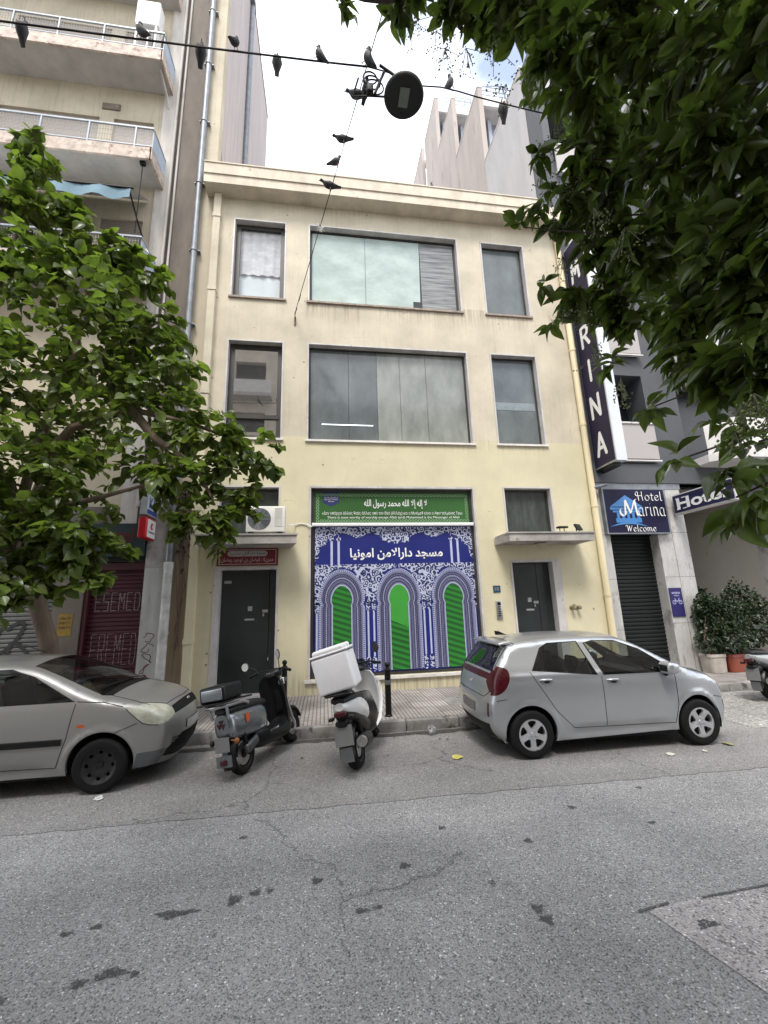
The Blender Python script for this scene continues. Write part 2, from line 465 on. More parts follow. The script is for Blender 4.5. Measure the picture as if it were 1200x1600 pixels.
def plaster_mat(name, low, high, zsplit, stains=(), streak=.25):
    """painted render: a newer coat below zsplit, weathered above, streaks under the sills"""
    m = bpy.data.materials.new(name); m.use_nodes = True
    nt = m.node_tree; b = nt.nodes['Principled BSDF']; L = nt.links.new
    t = nod(nt, 'ShaderNodeTexCoord'); sx = nod(nt, 'ShaderNodeSeparateXYZ'); L(t.outputs['Object'], sx.inputs[0])
    n = nod(nt, 'ShaderNodeTexNoise', Scale=.9, Detail=8, Roughness=.62); L(t.outputs['Object'], n.inputs['Vector'])
    mpn = nod(nt, 'ShaderNodeMapping'); mpn.inputs['Scale'].default_value = (9, 1, .35); L(t.outputs['Object'], mpn.inputs['Vector'])
    ns = nod(nt, 'ShaderNodeTexNoise', Scale=1.6, Detail=6, Roughness=.7); L(mpn.outputs[0], ns.inputs['Vector'])
    nf = nod(nt, 'ShaderNodeTexNoise', Scale=60, Detail=4, Roughness=.7); L(t.outputs['Object'], nf.inputs['Vector'])
    gt = nod(nt, 'ShaderNodeMapRange'); gt.inputs['From Min'].default_value = zsplit - .012; gt.inputs['From Max'].default_value = zsplit + .012
    wob = nod(nt, 'ShaderNodeMath', operation='MULTIPLY_ADD'); L(n.outputs['Fac'], wob.inputs[0]); wob.inputs[1].default_value = .05; L(sx.outputs['Z'], wob.inputs[2])
    L(wob.outputs[0], gt.inputs['Value'])
    def two(c, k):
        r = nod(nt, 'ShaderNodeValToRGB'); r.color_ramp.elements[0].position = .32; r.color_ramp.elements[1].position = .68
        r.color_ramp.elements[0].color = (*[x * (1 - k) for x in c], 1); r.color_ramp.elements[1].color = (*[min(1, x * (1 + k * .5)) for x in c], 1)
        L(n.outputs['Fac'], r.inputs['Fac']); return r.outputs['Color']
    a = nod(nt, 'ShaderNodeMix', data_type='RGBA'); L(gt.outputs[0], a.inputs['Factor']); L(two(low, .12), a.inputs['A']); L(two(high, .20), a.inputs['B'])
    sr = nod(nt, 'ShaderNodeValToRGB'); sr.color_ramp.elements[0].position = .52; sr.color_ramp.elements[1].position = .78
    L(ns.outputs['Fac'], sr.inputs['Fac'])
    k = nod(nt, 'ShaderNodeMath', operation='MULTIPLY'); L(sr.outputs['Color'], k.inputs[0]); k.inputs[1].default_value = streak
    k2 = nod(nt, 'ShaderNodeMath', operation='MULTIPLY'); L(k.outputs[0], k2.inputs[0])
    gr = nod(nt, 'ShaderNodeMapRange'); gr.inputs['To Min'].default_value = .3; gr.inputs['To Max'].default_value = 1.0; L(gt.outputs[0], gr.inputs['Value']); L(gr.outputs[0], k2.inputs[1])
    d = nod(nt, 'ShaderNodeMix', data_type='RGBA'); L(k2.outputs[0], d.inputs['Factor']); L(a.outputs['Result'], d.inputs['A']); d.inputs['B'].default_value = (.22, .17, .11, 1)
    cur = d.outputs['Result']
    # splash dirt along the foot of the wall and weathering under sills (bands with their own ragged edges)
    for (x0, x1, ztop, zlen, amt, colr) in stains:
        def smooth(out, lo, hi):
            q = nod(nt, 'ShaderNodeMapRange', interpolation_type='SMOOTHSTEP'); q.inputs['From Min'].default_value = lo; q.inputs['From Max'].default_value = hi
            L(out, q.inputs['Value']); return q.outputs[0]
        fx0 = smooth(sx.outputs['X'], x0 - .05, x0 + .05); fx1 = smooth(sx.outputs['X'], x1 + .05, x1 - .05)
        if zlen > 0: fz0 = smooth(sx.outputs['Z'], ztop - zlen, ztop); fz1 = smooth(sx.outputs['Z'], ztop + .02, ztop)
        else: fz0 = fz1 = smooth(sx.outputs['Z'], ztop, ztop + zlen)
        p = None
        for q in (fx0, fx1, fz0, fz1):
            if p is None: p = q
            else:
                mm = nod(nt, 'ShaderNodeMath', operation='MULTIPLY'); L(p, mm.inputs[0]); L(q, mm.inputs[1]); p = mm.outputs[0]
        sr2 = nod(nt, 'ShaderNodeValToRGB'); sr2.color_ramp.elements[0].position = .40; sr2.color_ramp.elements[1].position = .66; L(ns.outputs['Fac'], sr2.inputs['Fac'])
        mm = nod(nt, 'ShaderNodeMath', operation='MULTIPLY'); L(p, mm.inputs[0]); L(sr2.outputs['Color'], mm.inputs[1])
        m3 = nod(nt, 'ShaderNodeMath', operation='MULTIPLY'); L(mm.outputs[0], m3.inputs[0]); m3.inputs[1].default_value = amt
        x = nod(nt, 'ShaderNodeMix', data_type='RGBA'); L(m3.outputs[0], x.inputs['Factor']); L(cur, x.inputs['A']); x.inputs['B'].default_value = (*colr, 1); cur = x.outputs['Result']
    # pock marks and hairline cracks
    vo = nod(nt, 'ShaderNodeTexVoronoi', Scale=4.2); L(t.outputs['Object'], vo.inputs['Vector'])
    sc_ = nod(nt, 'ShaderNodeSeparateColor'); L(vo.outputs['Color'], sc_.inputs['Color'])
    rad = nod(nt, 'ShaderNodeMath', operation='MULTIPLY_ADD'); L(sc_.outputs['Red'], rad.inputs[0]); rad.inputs[1].default_value = .30; rad.inputs[2].default_value = -.16
    wd = nod(nt, 'ShaderNodeMath', operation='MULTIPLY_ADD'); L(nf.outputs['Fac'], wd.inputs[0]); wd.inputs[1].default_value = .05; L(vo.outputs['Distance'], wd.inputs[2])
    lt_ = nod(nt, 'ShaderNodeMath', operation='LESS_THAN'); L(wd.outputs[0], lt_.inputs[0]); L(rad.outputs[0], lt_.inputs[1])
    n5 = nod(nt, 'ShaderNodeTexNoise', Scale=3.0, Detail=5, Roughness=.6); L(t.outputs['Object'], n5.inputs['Vector'])
    av = nod(nt, 'ShaderNodeMix', data_type='VECTOR'); av.inputs['Factor'].default_value = .25; L(t.outputs['Object'], av.inputs['A']); L(n5.outputs['Color'], av.inputs['B'])
    ve = nod(nt, 'ShaderNodeTexVoronoi', Scale=.9, feature='DISTANCE_TO_EDGE'); L(av.outputs['Result'], ve.inputs['Vector'])
    cl = nod(nt, 'ShaderNodeMath', operation='LESS_THAN'); L(ve.outputs['Distance'], cl.inputs[0]); cl.inputs[1].default_value = .0035
    cm = nod(nt, 'ShaderNodeMath', operation='GREATER_THAN'); L(n.outputs['Fac'], cm.inputs[0]); cm.inputs[1].default_value = .55
    cc = nod(nt, 'ShaderNodeMath', operation='MULTIPLY'); L(cl.outputs[0], cc.inputs[0]); L(cm.outputs[0], cc.inputs[1])
    c5 = nod(nt, 'ShaderNodeMath', operation='MULTIPLY'); L(cc.outputs[0], c5.inputs[0]); c5.inputs[1].default_value = .22
    l5 = nod(nt, 'ShaderNodeMath', operation='MULTIPLY'); L(lt_.outputs[0], l5.inputs[0]); l5.inputs[1].default_value = .75
    m5 = nod(nt, 'ShaderNodeMath', operation='MAXIMUM'); L(c5.outputs[0], m5.inputs[0]); L(l5.outputs[0], m5.inputs[1])
    x5 = nod(nt, 'ShaderNodeMix', data_type='RGBA'); L(m5.outputs[0], x5.inputs['Factor']); L(cur, x5.inputs['A']); x5.inputs['B'].default_value = (.16, .13, .10, 1); cur = x5.outputs['Result']
    ff = nod(nt, 'ShaderNodeMapRange'); ff.inputs['To Min'].default_value = .93; ff.inputs['To Max'].default_value = 1.07; L(nf.outputs['Fac'], ff.inputs['Value'])
    s = nod(nt, 'ShaderNodeVectorMath', operation='SCALE'); L(cur, s.inputs[0]); L(ff.outputs[0], s.inputs['Scale'])
    L(s.outputs[0], b.inputs['Base Color']); b.inputs['Roughness'].default_value = .85; b.inputs['Specular IOR Level'].default_value = .3
    bp = nod(nt, 'ShaderNodeBump'); bp.inputs['Strength'].default_value = .25; bp.inputs['Distance'].default_value = .01
    ad = nod(nt, 'ShaderNodeMath', operation='ADD'); L(nf.outputs['Fac'], ad.inputs[0]); L(n.outputs['Fac'], ad.inputs[1])
    L(ad.outputs[0], bp.inputs['Height']); L(bp.outputs['Normal'], b.inputs['Normal'])
    return m

M = {}
M['road'] = road_mat('coarse_asphalt', (.285, .281, .279), .52, 115)
M['strip'] = road_mat('smooth_asphalt', (.245, .238, .231), .36, 120, .8)
M['patch'] = road_mat('asphalt_patch', (.37, .35, .343), .45, 95, .8)
M['apron'] = road_mat('worn_concrete', (.30, .29, .275), .3, 40, .8)
M['paving'] = paving_mat()
M['kerb'] = pm('kerb_stone', (.24, .23, .22), .8, var=.45, scale=3, bump=.6, bscale=25, spots=((.06, .055, .05), 4, .55))
M['oil'] = pm('oil_stain', (.075, .074, .075), .8, var=.5, scale=60, bump=.4, bscale=90)
def thin_stain(name, c, cover):
    m = bpy.data.materials.new(name); m.use_nodes = True; nt = m.node_tree; b = nt.nodes['Principled BSDF']; L = nt.links.new
    b.inputs['Base Color'].default_value = (*c, 1); b.inputs['Roughness'].default_value = .75
    t = nod(nt, 'ShaderNodeTexCoord'); n = nod(nt, 'ShaderNodeTexNoise', Scale=75, Detail=3, Roughness=.7); L(t.outputs['Object'], n.inputs['Vector'])
    r = nod(nt, 'ShaderNodeMapRange'); r.inputs['From Min'].default_value = .62 - cover * .35; r.inputs['From Max'].default_value = .40 - cover * .35 + .1; L(n.outputs['Fac'], r.inputs['Value'])
    r.inputs['To Min'].default_value = .25; r.inputs['To Max'].default_value = .95
    tr = nod(nt, 'ShaderNodeBsdfTransparent'); mx_ = nod(nt, 'ShaderNodeMixShader'); L(r.outputs[0], mx_.inputs['Fac']); L(tr.outputs[0], mx_.inputs[1]); L(b.outputs[0], mx_.inputs[2]); L(mx_.outputs[0], nt.nodes['Material Output'].inputs['Surface'])
    return m
M['oil'] = thin_stain('soaked_oil_stain', (.060, .059, .060), .1)
M['dirt'] = pm('gutter_dirt', (.055, .05, .045), .9, var=.5, scale=12, bump=.5)
M['marble'] = pm('grey_marble', (.50, .48, .47), .45, var=.22, scale=3.5, spots=((.28, .26, .26), 7, .60), stretch=(1, 1, .6))
M['marble_white'] = pm('pale_marble_trim', (.66, .63, .60), .5, var=.16, scale=5)
M['sill'] = pm('dirty_sill', (.28, .22, .18), .7, var=.35, scale=9)
M['concrete'] = pm('weathered_concrete', (.33, .31, .29), .85, var=.35, scale=2.2, bump=.4, bscale=30, spots=((.16, .145, .13), 3, .58))
M['cornice'] = pm('stained_cornice', (.56, .50, .40), .8, var=.2, scale=2.0, bump=.25, bscale=40, stretch=(1.3, 1, .7), spots=((.33, .25, .18), 5, .64))
M['dark_frame'] = pm('dark_bronze_frame', (.035, .032, .030), .45, var=.2, scale=4)
M['black_metal'] = pm('black_painted_metal', (.006, .006, .0065), .4, var=.3, scale=12, spec=.3)
M['black_plastic'] = pm('black_plastic', (.006, .006, .0065), .6, var=.3, scale=20, spec=.25)
M['white_paint'] = pm('white_paint', (.78, .78, .77), .4, var=.06, scale=6)
M['grey_metal'] = pm('galvanised_metal', (.20, .215, .235), .5, metal=.5, var=.25, scale=5)
M['chrome'] = pm('chrome', (.75, .76, .78), .12, metal=1.0, var=.05)
M['steel'] = pm('brushed_steel', (.5, .5, .5), .35, metal=.9, var=.15, scale=8)
M['door'] = pm('dark_green_grey_door', (.020, .026, .026), .35, var=.18, scale=1.6)
M['rubber'] = pm('tyre_rubber', (.0075, .0075, .0075), .8, var=.3, scale=15, bump=.2, bscale=80, spec=.25)

# ------------------------------------------------------------------ ground
g = MB(); g.quad((-250, -250, -.03), (250, -250, -.03), (250, 250, -.03), (-250, 250, -.03))
structure(g, 'ground', M['apron'])
g = MB(); g.quad((-90, -9.42, 0), (90, -9.42, 0), (90, -2.3, 0), (-90, -2.3, 0))
structure(g, 'road', M['road'])
random.seed(4)
def ragged(x0, x1, step, fy, amp):
    n = int((x1 - x0) / step); return [(x0 + (x1 - x0) * i / n, fy(x0 + (x1 - x0) * i / n) + random.uniform(-amp, amp)) for i in range(n + 1)]
edge = [(-60, -4.5)] + ragged(-8, 14, .12, lambda x: -4.69 - .022 * (x - .6), .018) + [(60, -5.2)]
g = MB(); g.sheet(edge + [(60, -2.3), (-60, -2.3)], .004, 'z')
structure(g, 'road_parking_strip', M['strip'])
pe = [(2.06, -6.53)] + ragged(2.2, 9, .15, lambda x: -6.53 + .03 * (x - 2.06), .012)
g = MB(); g.sheet(pe + [(9, -9.4), (2.62, -9.4), (2.40, -8.2), (2.28, -7.4)], .004, 'z')
structure(g, 'road_patch', M['patch'])
g = MB()
for seg_ in ([(2.0, -6.55), (2.25, -6.52)], [(2.5, -6.515), (3.1, -6.49), (3.6, -6.48)]):
    for a_, b_ in zip(seg_, seg_[1:]):
        g.sheet([(a_[0], a_[1] - .012), (b_[0], b_[1] - .010), (b_[0], b_[1] + .012), (a_[0], a_[1] + .010)], .007, 'z')
g.sheet([(2.30, -7.18), (2.52, -7.2), (2.52, -7.19), (2.3, -7.165)], .007, 'z')
for sx_, sy_, ra, rb in ((1.39, -6.40, .05, .04), (1.40, -6.50, .055, .035), (-.98, -5.99, .17, .03), (-.62, -5.93, .06, .045), (-.48, -5.88, .05, .03), (-.38, -5.88, .03, .025), (-.05, -5.83, .05, .035),
                         (.62, -5.78, .06, .03), (-1.45, -6.02, .05, .02), (-1.62, -6.05, .05, .02), (-1.18, -6.42, .11, .03), (-1.33, -6.46, .05, .03), (-1.05, -6.45, .03, .02), (2.38, -5.2, .06, .03), (1.7, -5.65, .05, .03), (.25, -6.2, .06, .02), (.36, -6.19, .05, .015),
                         (1.2, -6.1, .03, .025), (-1.7, -6.5, .05, .03), (-.7, -5.1, .05, .02), (2.9, -5.6, .05, .02), (1.05, -5.3, .045, .03), (-1.25, -7.0, .04, .02), (3.3, -4.95, .05, .02), (2.33, -6.72, .09, .03)):
    k = 54; ra *= .75; rb *= 1.15; p1_, p2_ = random.uniform(0, 6), random.uniform(0, 6)
    f_ = lambda i: (1 + .22 * math.sin(3 * 2 * PI * i / k + p1_) + .14 * math.sin(7 * 2 * PI * i / k + p2_)) * random.uniform(.82, 1.08)
    g.sheet([(sx_ + ra * math.cos(2 * PI * i / k) * q_, sy_ + rb * math.sin(2 * PI * i / k) * q_) for i in range(k) for q_ in (f_(i),)], .0055, 'z')
structure(g, 'road_stains', M['oil'])
g = MB(); g.sheet([(6.35, -3.55), (12, -3.7), (30, -3.7), (30, -1.3), (6.35, -1.3)], .008, 'z')
structure(g, 'road_apron', M['apron'])
# gutter dirt
g = MB(); g.sheet([(-9, -2.47)] + ragged(-9, 6.3, .1, lambda x: -2.62, .03) + [(6.3, -2.45)], .008, 'z')
structure(g, 'road_gutter', M['dirt'])
# pavement
g = MB(); g.prism([(-60, -2.11), (-2.0, -2.11), (-1.2, -2.27), (6.2, -2.27), (6.2, -1.27), (60, -1.27), (60, 0), (-60, 0)], -.1, .16, 'z')
structure(g, 'pavement', M['paving'])
g = MB()
x = -24.0
while x < 6.0:
    w_ = random.uniform(.85, 1.05); dz = random.uniform(-.006, .006)
    x1 = min(x + w_, 6.2)
    k0 = len(g.v); off = .16 * min(1, max(0, (-1.2 - (x + x1) / 2) / .8)); tilt = -.2 if -2.0 < (x + x1) / 2 < -1.2 else 0
    g.rbox(x + .006, x1 - .006, -2.42 + random.uniform(-.008, .008) + off, -2.274 + off, -.08, .163 + dz, r=.022, seg=2)
    for i_ in range(k0, len(g.v)): g.v[i_] = (g.v[i_][0], g.v[i_][1] + tilt * (g.v[i_][0] - (x + x1) / 2), g.v[i_][2])
    x = x1
    if x > 6.05: break
g.rbox(6.204, 6.35, -2.42, -1.30, -.08, .161, r=.022, seg=2)
x = 6.36
while x < 30:
    w_ = random.uniform(.85, 1.05); g.rbox(x + .006, x + w_ - .006, -1.42, -1.274, -.08, .163, r=.022, seg=2); x += w_
structure(g, 'kerb', M['kerb'], smooth=40)
g = MB(); g.box(-60, 60, -12.5, -9.55, -.1, .15); structure(g, 'pavement_opposite', M['paving'])
g = MB(); g.box(-60, 60, -9.545, -9.4, -.08, .152); structure(g, 'kerb_opposite', M['kerb'])
g = MB(); g.box(2.25, 2.95, -1.62, -1.05, .155, .166); structure(g, 'pavement_hatch', M['kerb'])

# ------------------------------------------------------------------ building helpers
def wall_grid(mb, x0, x1, z0, z1, yf, yb, ops):
    """front face with rectangular openings, their reveals and the outer edges"""
    xs = sorted({x0, x1, *[o[0] for o in ops], *[o[1] for o in ops]})
    zs = sorted({z0, z1, *[o[2] for o in ops], *[o[3] for o in ops]})
    for i in range(len(xs) - 1):
        for j in range(len(zs) - 1):
            cx, cz = (xs[i] + xs[i + 1]) / 2, (zs[j] + zs[j + 1]) / 2
            if any(o[0] < cx < o[1] and o[2] < cz < o[3] for o in ops): continue
            mb.quad((xs[i], yf, zs[j]), (xs[i + 1], yf, zs[j]), (xs[i + 1], yf, zs[j + 1]), (xs[i], yf, zs[j + 1]))
    for (a, b, c, d) in ops:
        mb.quad((a, yf, c), (a, yb, c), (a, yb, d), (a, yf, d)); mb.quad((b, yf, c), (b, yf, d), (b, yb, d), (b, yb, c))
        mb.quad((a, yf, d), (a, yb, d), (b, yb, d), (b, yf, d)); mb.quad((a, yf, c), (b, yf, c), (b, yb, c), (a, yb, c))
    mb.quad((x0, yf, z0), (x0, yf, z1), (x0, yb, z1), (x0, yb, z0)); mb.quad((x1, yf, z0), (x1, yb, z0), (x1, yb, z1), (x1, yf, z1))
    mb.quad((x0, yf, z1), (x1, yf, z1), (x1, yb, z1), (x0, yb, z1))
    return mb

def surround(mb, x0, x1, z0, z1, t=.04, d=.22, bottom=False, proud=.012):
    mb.box(x0 + .001, x0 + t, -proud, d, z0, z1 - t - .001); mb.box(x1 - t, x1 - .001, -proud, d, z0, z1 - t - .001)
    mb.box(x0 + .001, x1 - .001, -proud, d, z1 - t, z1 - .001)
    return mb

def sill_mb(x0, x1, z0, h=.05, out=.05):
    s_ = MB(); s_.box(x0 - .03, x1 + .03, -out, .23, z0 - h, z0 - .001); return s_

def frame_mb(x0, x1, z0, z1, y=.2, w=.06, t=.05, mull=()):
    f = MB()
    f.box(x0, x0 + w, y, y + t, z0, z1); f.box(x1 - w, x1, y, y + t, z0, z1)
    f.box(x0 + w + .001, x1 - w - .001, y, y + t, z1 - w, z1 - .001); f.box(x0 + w + .001, x1 - w - .001, y, y + t, z0 + .001, z0 + w)
    for q in mull: f.box(q - .02, q + .02, y + .003, y + t - .003, z0 + w + .001, z1 - w - .001)
    return f
# ------------------------------------------------------------------ the yellow building
ST = (.20, .15, .10)
M['yellow'] = plaster_mat('yellow_render', (.615, .566, .398), (.575, .520, .410), 5.80,
    stains=[(-2.4, -.95, 9.6, .9, .75, (.20, .16, .11)), (-.45, 3.75, 9.6, .8, .7, (.22, .17, .12)), (4.35, 5.8, 9.6, .8, .7, (.22, .17, .12)), (-.45, 3.8, 5.78, .5, .5, (.36, .28, .16)),
            (-3, 7, .75, -.65, .8, (.24, .20, .14)), (-3, 7, 12.66, .5, .6, (.30, .23, .15))])
bld = thing('office_building', 'three storey yellow rendered building with blue arch mural on the ground floor', 'building', (1.9, 0, .16))
OPS = [(-2.34, -.98, 9.66, 12.04), (-.41, 3.74, 9.66, 12.06), (4.41, 5.73, 9.66, 12.03),
       (-2.34, -.98, 5.87, 8.45), (-.41, 3.77, 5.86, 8.46), (4.39, 5.73, 5.87, 8.46),
       (-2.34, -.98, 3.50, 4.71), (4.40, 5.70, 3.56, 4.74), (-.34, 3.66, .46, 4.72),
       (-2.34, -.98, .16, 2.86), (4.41, 5.70, .16, 2.92)]
w_ = MB(); wall_grid(w_, -2.86, 6.86, .10, 12.66, 0, .32, OPS)
w_.box(-2.86, 6.86, 8.0, 8.3, .1, 12.6); w_.box(-2.86, -2.6, .33, 7.9, .1, 12.6); w_.box(6.6, 6.86, .33, 7.9, .1, 12.6)
w_.build('wall', M['yellow'], bld, world=True)
c_ = MB(); c_.box(-3.04, 6.86, -.40, .0, 12.66, 12.92); c_.box(-3.04, 6.10, -.43, .0, 12.923, 13.24); c_.box(6.103, 6.86, -.36, 0, 12.923, 13.12)
c_.box(-3.04, 6.10, -.45, .02, 13.243, 13.28); c_.box(-3.04, 6.86, .0, 8.3, 12.663, 12.9)
c_.build('cornice', M['cornice'], bld, world=True)

M['pane_dark'] = glass('dark_reflective_pane', op=.85, rough=.04, base=(.012, .015, .017))
def film_mat(name, c, c2, scale=(2, 1, .35), rough=.12, nsc=3.0):
    m = pm(name, c, rough, var=.3, scale=nsc, stretch=scale, var2=c2, coat=.0)
    return m
M['film_grey'] = film_mat('grey_filmed_glass', (.25, .265, .245), (.165, .18, .168), (1.2, 1, .5), .12, 2)
M['film_blue'] = film_mat('blue_grey_pane', (.125, .142, .148), (.085, .10, .105), (1, 1, .6), .10, 1.5)
M['film_dark'] = film_mat('dark_green_pane', (.055, .066, .062), (.030, .036, .035), (2, 1, .6))
M['slat_pane'] = film_mat('wrinkled_grey_film', (.24, .25, .25), (.06, .065, .07), (.25, 1, 4), .2, 5)
M['mint'] = film_mat('mint_paper', (.37, .44, .42), (.29, .36, .35), (1, 1, 1.5), .7, 1.5)
M['curtain'] = pm('checked_net_curtain', (.60, .59, .62), .8, var=.25, scale=2.2, stretch=(1.5, 1, 3))
M['curtain_low'] = pm('pale_blue_curtain', (.66, .70, .74), .8, var=.14, scale=1.2)
M['room'] = pm('dim_room', (.05, .05, .05), .9, var=.2)

def window(x0, x1, z0, z1, label=None, sill=True, t=.04, mull=(), fw=.07, d=.22):
    o = surround(MB(), x0, x1, z0, z1, t, d).build('window', M['marble'], bld, world=True)
    if label: o['label'] = label
    frame_mb(x0 + t + .002, x1 - t - .002, z0 + .003, z1 - t - .003, d - .07, fw, .05, mull).build('frame', M['dark_frame'], o, world=True)
    if sill: sill_mb(x0, x1, z0).build('sill', M['sill'] if z0 > 9 else M['marble_white'], o, world=True)
    return o
def pane(o, x0, x1, z0, z1, y, mat, name='pane'):
    p = MB(); p.quad((x0, y, z0), (x1, y, z0), (x1, y, z1), (x0, y, z1)); return p.build(name, mat, o, world=True)
# top row
o = window(*OPS[0], 'left top window with a checked curtain behind dark frame', mull=(), fw=.12)
pane(o, -2.23, -1.09, 9.73, 11.93, .175, glass('clear_pane', (.94, .96, .96), .04, .03))
c = MB()
for k in range(41):
    pass
def curtain(x0, x1, z0, z1, y, amp, n, per):
    c = MB(); rings = []
    for i in range(n + 1):
        u = x0 + (x1 - x0) * i / n
        rings.append([(u, y + amp * math.sin(2 * PI * (u - x0) / per) + .3 * amp * math.sin(5.1 * u), z0), (u, y + amp * .6 * math.sin(2 * PI * (u - x0) / per + .4), z1)])
    return c.loft(rings, closed=False)
curtain(-2.26, -1.06, 10.55, 12.0, .26, .02, 60, .24).build('curtain', M['curtain'], o, smooth=60, world=True)
curtain(-2.26, -1.06, 9.68, 10.62, .30, .012, 40, .5).build('curtain', M['curtain_low'], o, smooth=60, world=True)
o = window(*OPS[1], 'top middle window covered with mint paper', fw=.05)
pane(o, -.32, 3.65, 9.72, 11.96, .18, M['pane_dark'])
p = MB(); p.add([(-.31, .170, 9.73), (2.42, .170, 9.73), (2.42, .170, 10.02), (2.62, .170, 10.02), (2.66, .170, 11.95), (-.31, .170, 11.95)], [(0, 1, 2), (0, 2, 3, 4, 5)])
p.build('paper', M['mint'], o, world=True)
p = MB(); p.box(1.115, 1.125, .164, .169, 9.73, 11.95); p.build('seam', M['film_blue'], o, world=True)
pane(o, 2.67, 3.64, 9.73, 11.95, .168, M['slat_pane'], 'film')
o = window(*OPS[2], 'right top window with blue grey pane', fw=.04)
pane(o, 4.46, 5.68, 9.71, 11.98, .175, M['film_blue'])
# middle row
o = window(*OPS[3], 'middle left window reflecting the house opposite', fw=.12)
pane(o, -2.24, -1.08, 5.95, 8.35, .175, pm('mirror_pane', (.42, .42, .42), .02, metal=.9, var=.05))
M['mirror'] = _MC['mirror_pane']
f = MB(); f.box(-2.23, -1.09, .13, .17, 6.42, 6.52); f.build('transom', M['dark_frame'], o, world=True)
o = window(*OPS[4], 'wide middle window with grey film', fw=.035)
xs_ = [-.33, .62, 1.35, 1.95, 2.65, 3.69]
for a_, b_, mt_ in zip(xs_, xs_[1:], ('film_blue', 'film_blue', 'film_grey', 'film_grey', 'film_grey')):
    pane(o, a_ + .004, b_ - .004, 5.91, 8.40, .175, M[mt_])
lt = MB(); lt.cyl((-.05, .165, 6.34), (1.22, .165, 6.34), .009, n=8)
lt.build('tube_light', pm('lit_tube', (.9, .95, 1), .5, var=0, emit=((.85, .95, 1.0), 1.3)), o, world=True)
o = window(*OPS[5], fw=.04); pane(o, 4.46, 5.67, 5.92, 8.40, .175, M['film_blue'])
b_ = MB(); b_.box(4.5, 5.62, .168, .172, 6.9, 7.12); b_.build('reflection_band', pm('painted_pane_reflection', (.22, .26, .28), .2, var=.2), o, world=True)  # pale reflection across the glass, drawn as a coloured strip
# small windows above the canopies
for q in (6, 7):
    o = window(*OPS[q], sill=False, fw=.05)
    pane(o, OPS[q][0] + .07, OPS[q][1] - .07, OPS[q][2] + .03, OPS[q][3] - .06, .175, M['film_dark'])
# shop window opening with printed panels
o = surround(MB(), *OPS[8], .05, .16).build('shop_window', M['marble'], bld, world=True)
s_ = MB(); s_.box(-.40, 3.72, -.05, .2, .40, .459); s_.build('sill', M['marble_white'], o, world=True)
f = frame_mb(-.288, 3.608, .462, 4.668, .10, .06, .05).build('frame', M['dark_frame'], o, world=True)
p = MB(); p.box(-.22, 3.54, .14, .15, .53, 4.6); p.build('pane', M['pane_dark'], o, world=True)
b_ = MB(); b_.rbox(-.27, 3.59, .01, .075, 3.765, 3.84, r=.01); b_.build('crossbar', M['white_paint'], o, smooth=40, world=True)
# doors
def door(x0, x1, z0, z1, split, label):
    o = MB()
    wl, wr = (.13, .05) if x0 < 0 else (.05, .21)
    o.box(x0 + .001, x0 + wl, -.012, .24, z0, z1 - .061); o.box(x1 - wr, x1 - .001, -.012, .24, z0, z1 - .061); o.box(x0 + .001, x1 - .001, -.012, .24, z1 - .06, z1 - .001)
    o = o.build('doorway', M['marble'], bld, world=True); o['label'] = label
    a, b = x0 + wl + .004, x1 - wr - .004
    for (p0, p1) in ((a, split - .006), (split + .006, b)):
        l = MB(); l.box(p0, p1, .19, .23, z0 + .02, z1 - .07); l.build('door_leaf', M['door'], o, world=True)
    h = MB(); h.box(split - .14, split - .02, .17, .19, 1.88, 1.94); h.box(split - .13, split - .1, .165, .19, 1.80, 1.86)
    h.build('door_handle', M['steel'], o, world=True)
    st = MB(); st.box((a + split) / 2 + .06, (a + split) / 2 + .15, .183, .189, 1.92, 2.02); st.box((a + split) / 2 + .0, (a + split) / 2 + .2, .183, .189, 1.72, 1.76)
    if x0 < 0: st.box(a + .05, a + .2, .183, .189, 2.52, 2.58)
    st.build('sticker', pm('pale_sticker', (.35, .37, .38), .6, var=.3, scale=30), o, world=True)
    t_ = MB(); t_.box(x0 - .02, x1 + .02, -.10, .23, .1605, .235); t_.build('threshold', M['marble'], o, world=True)
door(*OPS[9], -1.19, 'left doorway with marble jamb and narrow side leaf')
door(*OPS[10], 5.14, 'right doorway with wide marble jamb')
# canopies
for cx0, cx1 in ((-2.57, -.56), (4.12, 6.20)):
    c_ = MB(); c_.prism([(cx0, -.72), (cx1, -.72), (cx1 - (.16 if cx0 < 0 else 0), -.002), (cx0 - (0 if cx0 < 0 else .06), -.002)], 3.27, 3.44, 'z'); c_.prism([(cx0 - .025, -.745), (cx1 + .025, -.745), (cx1 + .02 - (.16 if cx0 < 0 else 0), -.002), (cx0 - .025, -.002)], 3.443, 3.475, 'z')
    c_.build('canopy', M['concrete'], bld, world=True)
# rainwater pipes
p = MB(); p.box(-2.83, -2.66, -.13, -.001, .165, 12.655)
for z in (1.3, 4.1, 6.9, 9.7, 11.9): p.box(-2.845, -2.645, -.145, -.001, z, z + .10)
p.build('downpipe', M['yellow'], bld, world=True)
p = MB(); p.cyl((6.77, -.09, .165), (6.77, -.09, 12.655), .075, n=14)
for z in (2.0, 4.2, 6.4, 8.6, 10.8): p.cyl((6.77, -.09, z), (6.77, -.09, z + .07), .086, n=14)
p.build('downpipe', pm('pale_yellow_pipe', (.70, .61, .40), .5, var=.15, scale=2, stretch=(1, 1, .3)), bld, smooth=40, world=True)

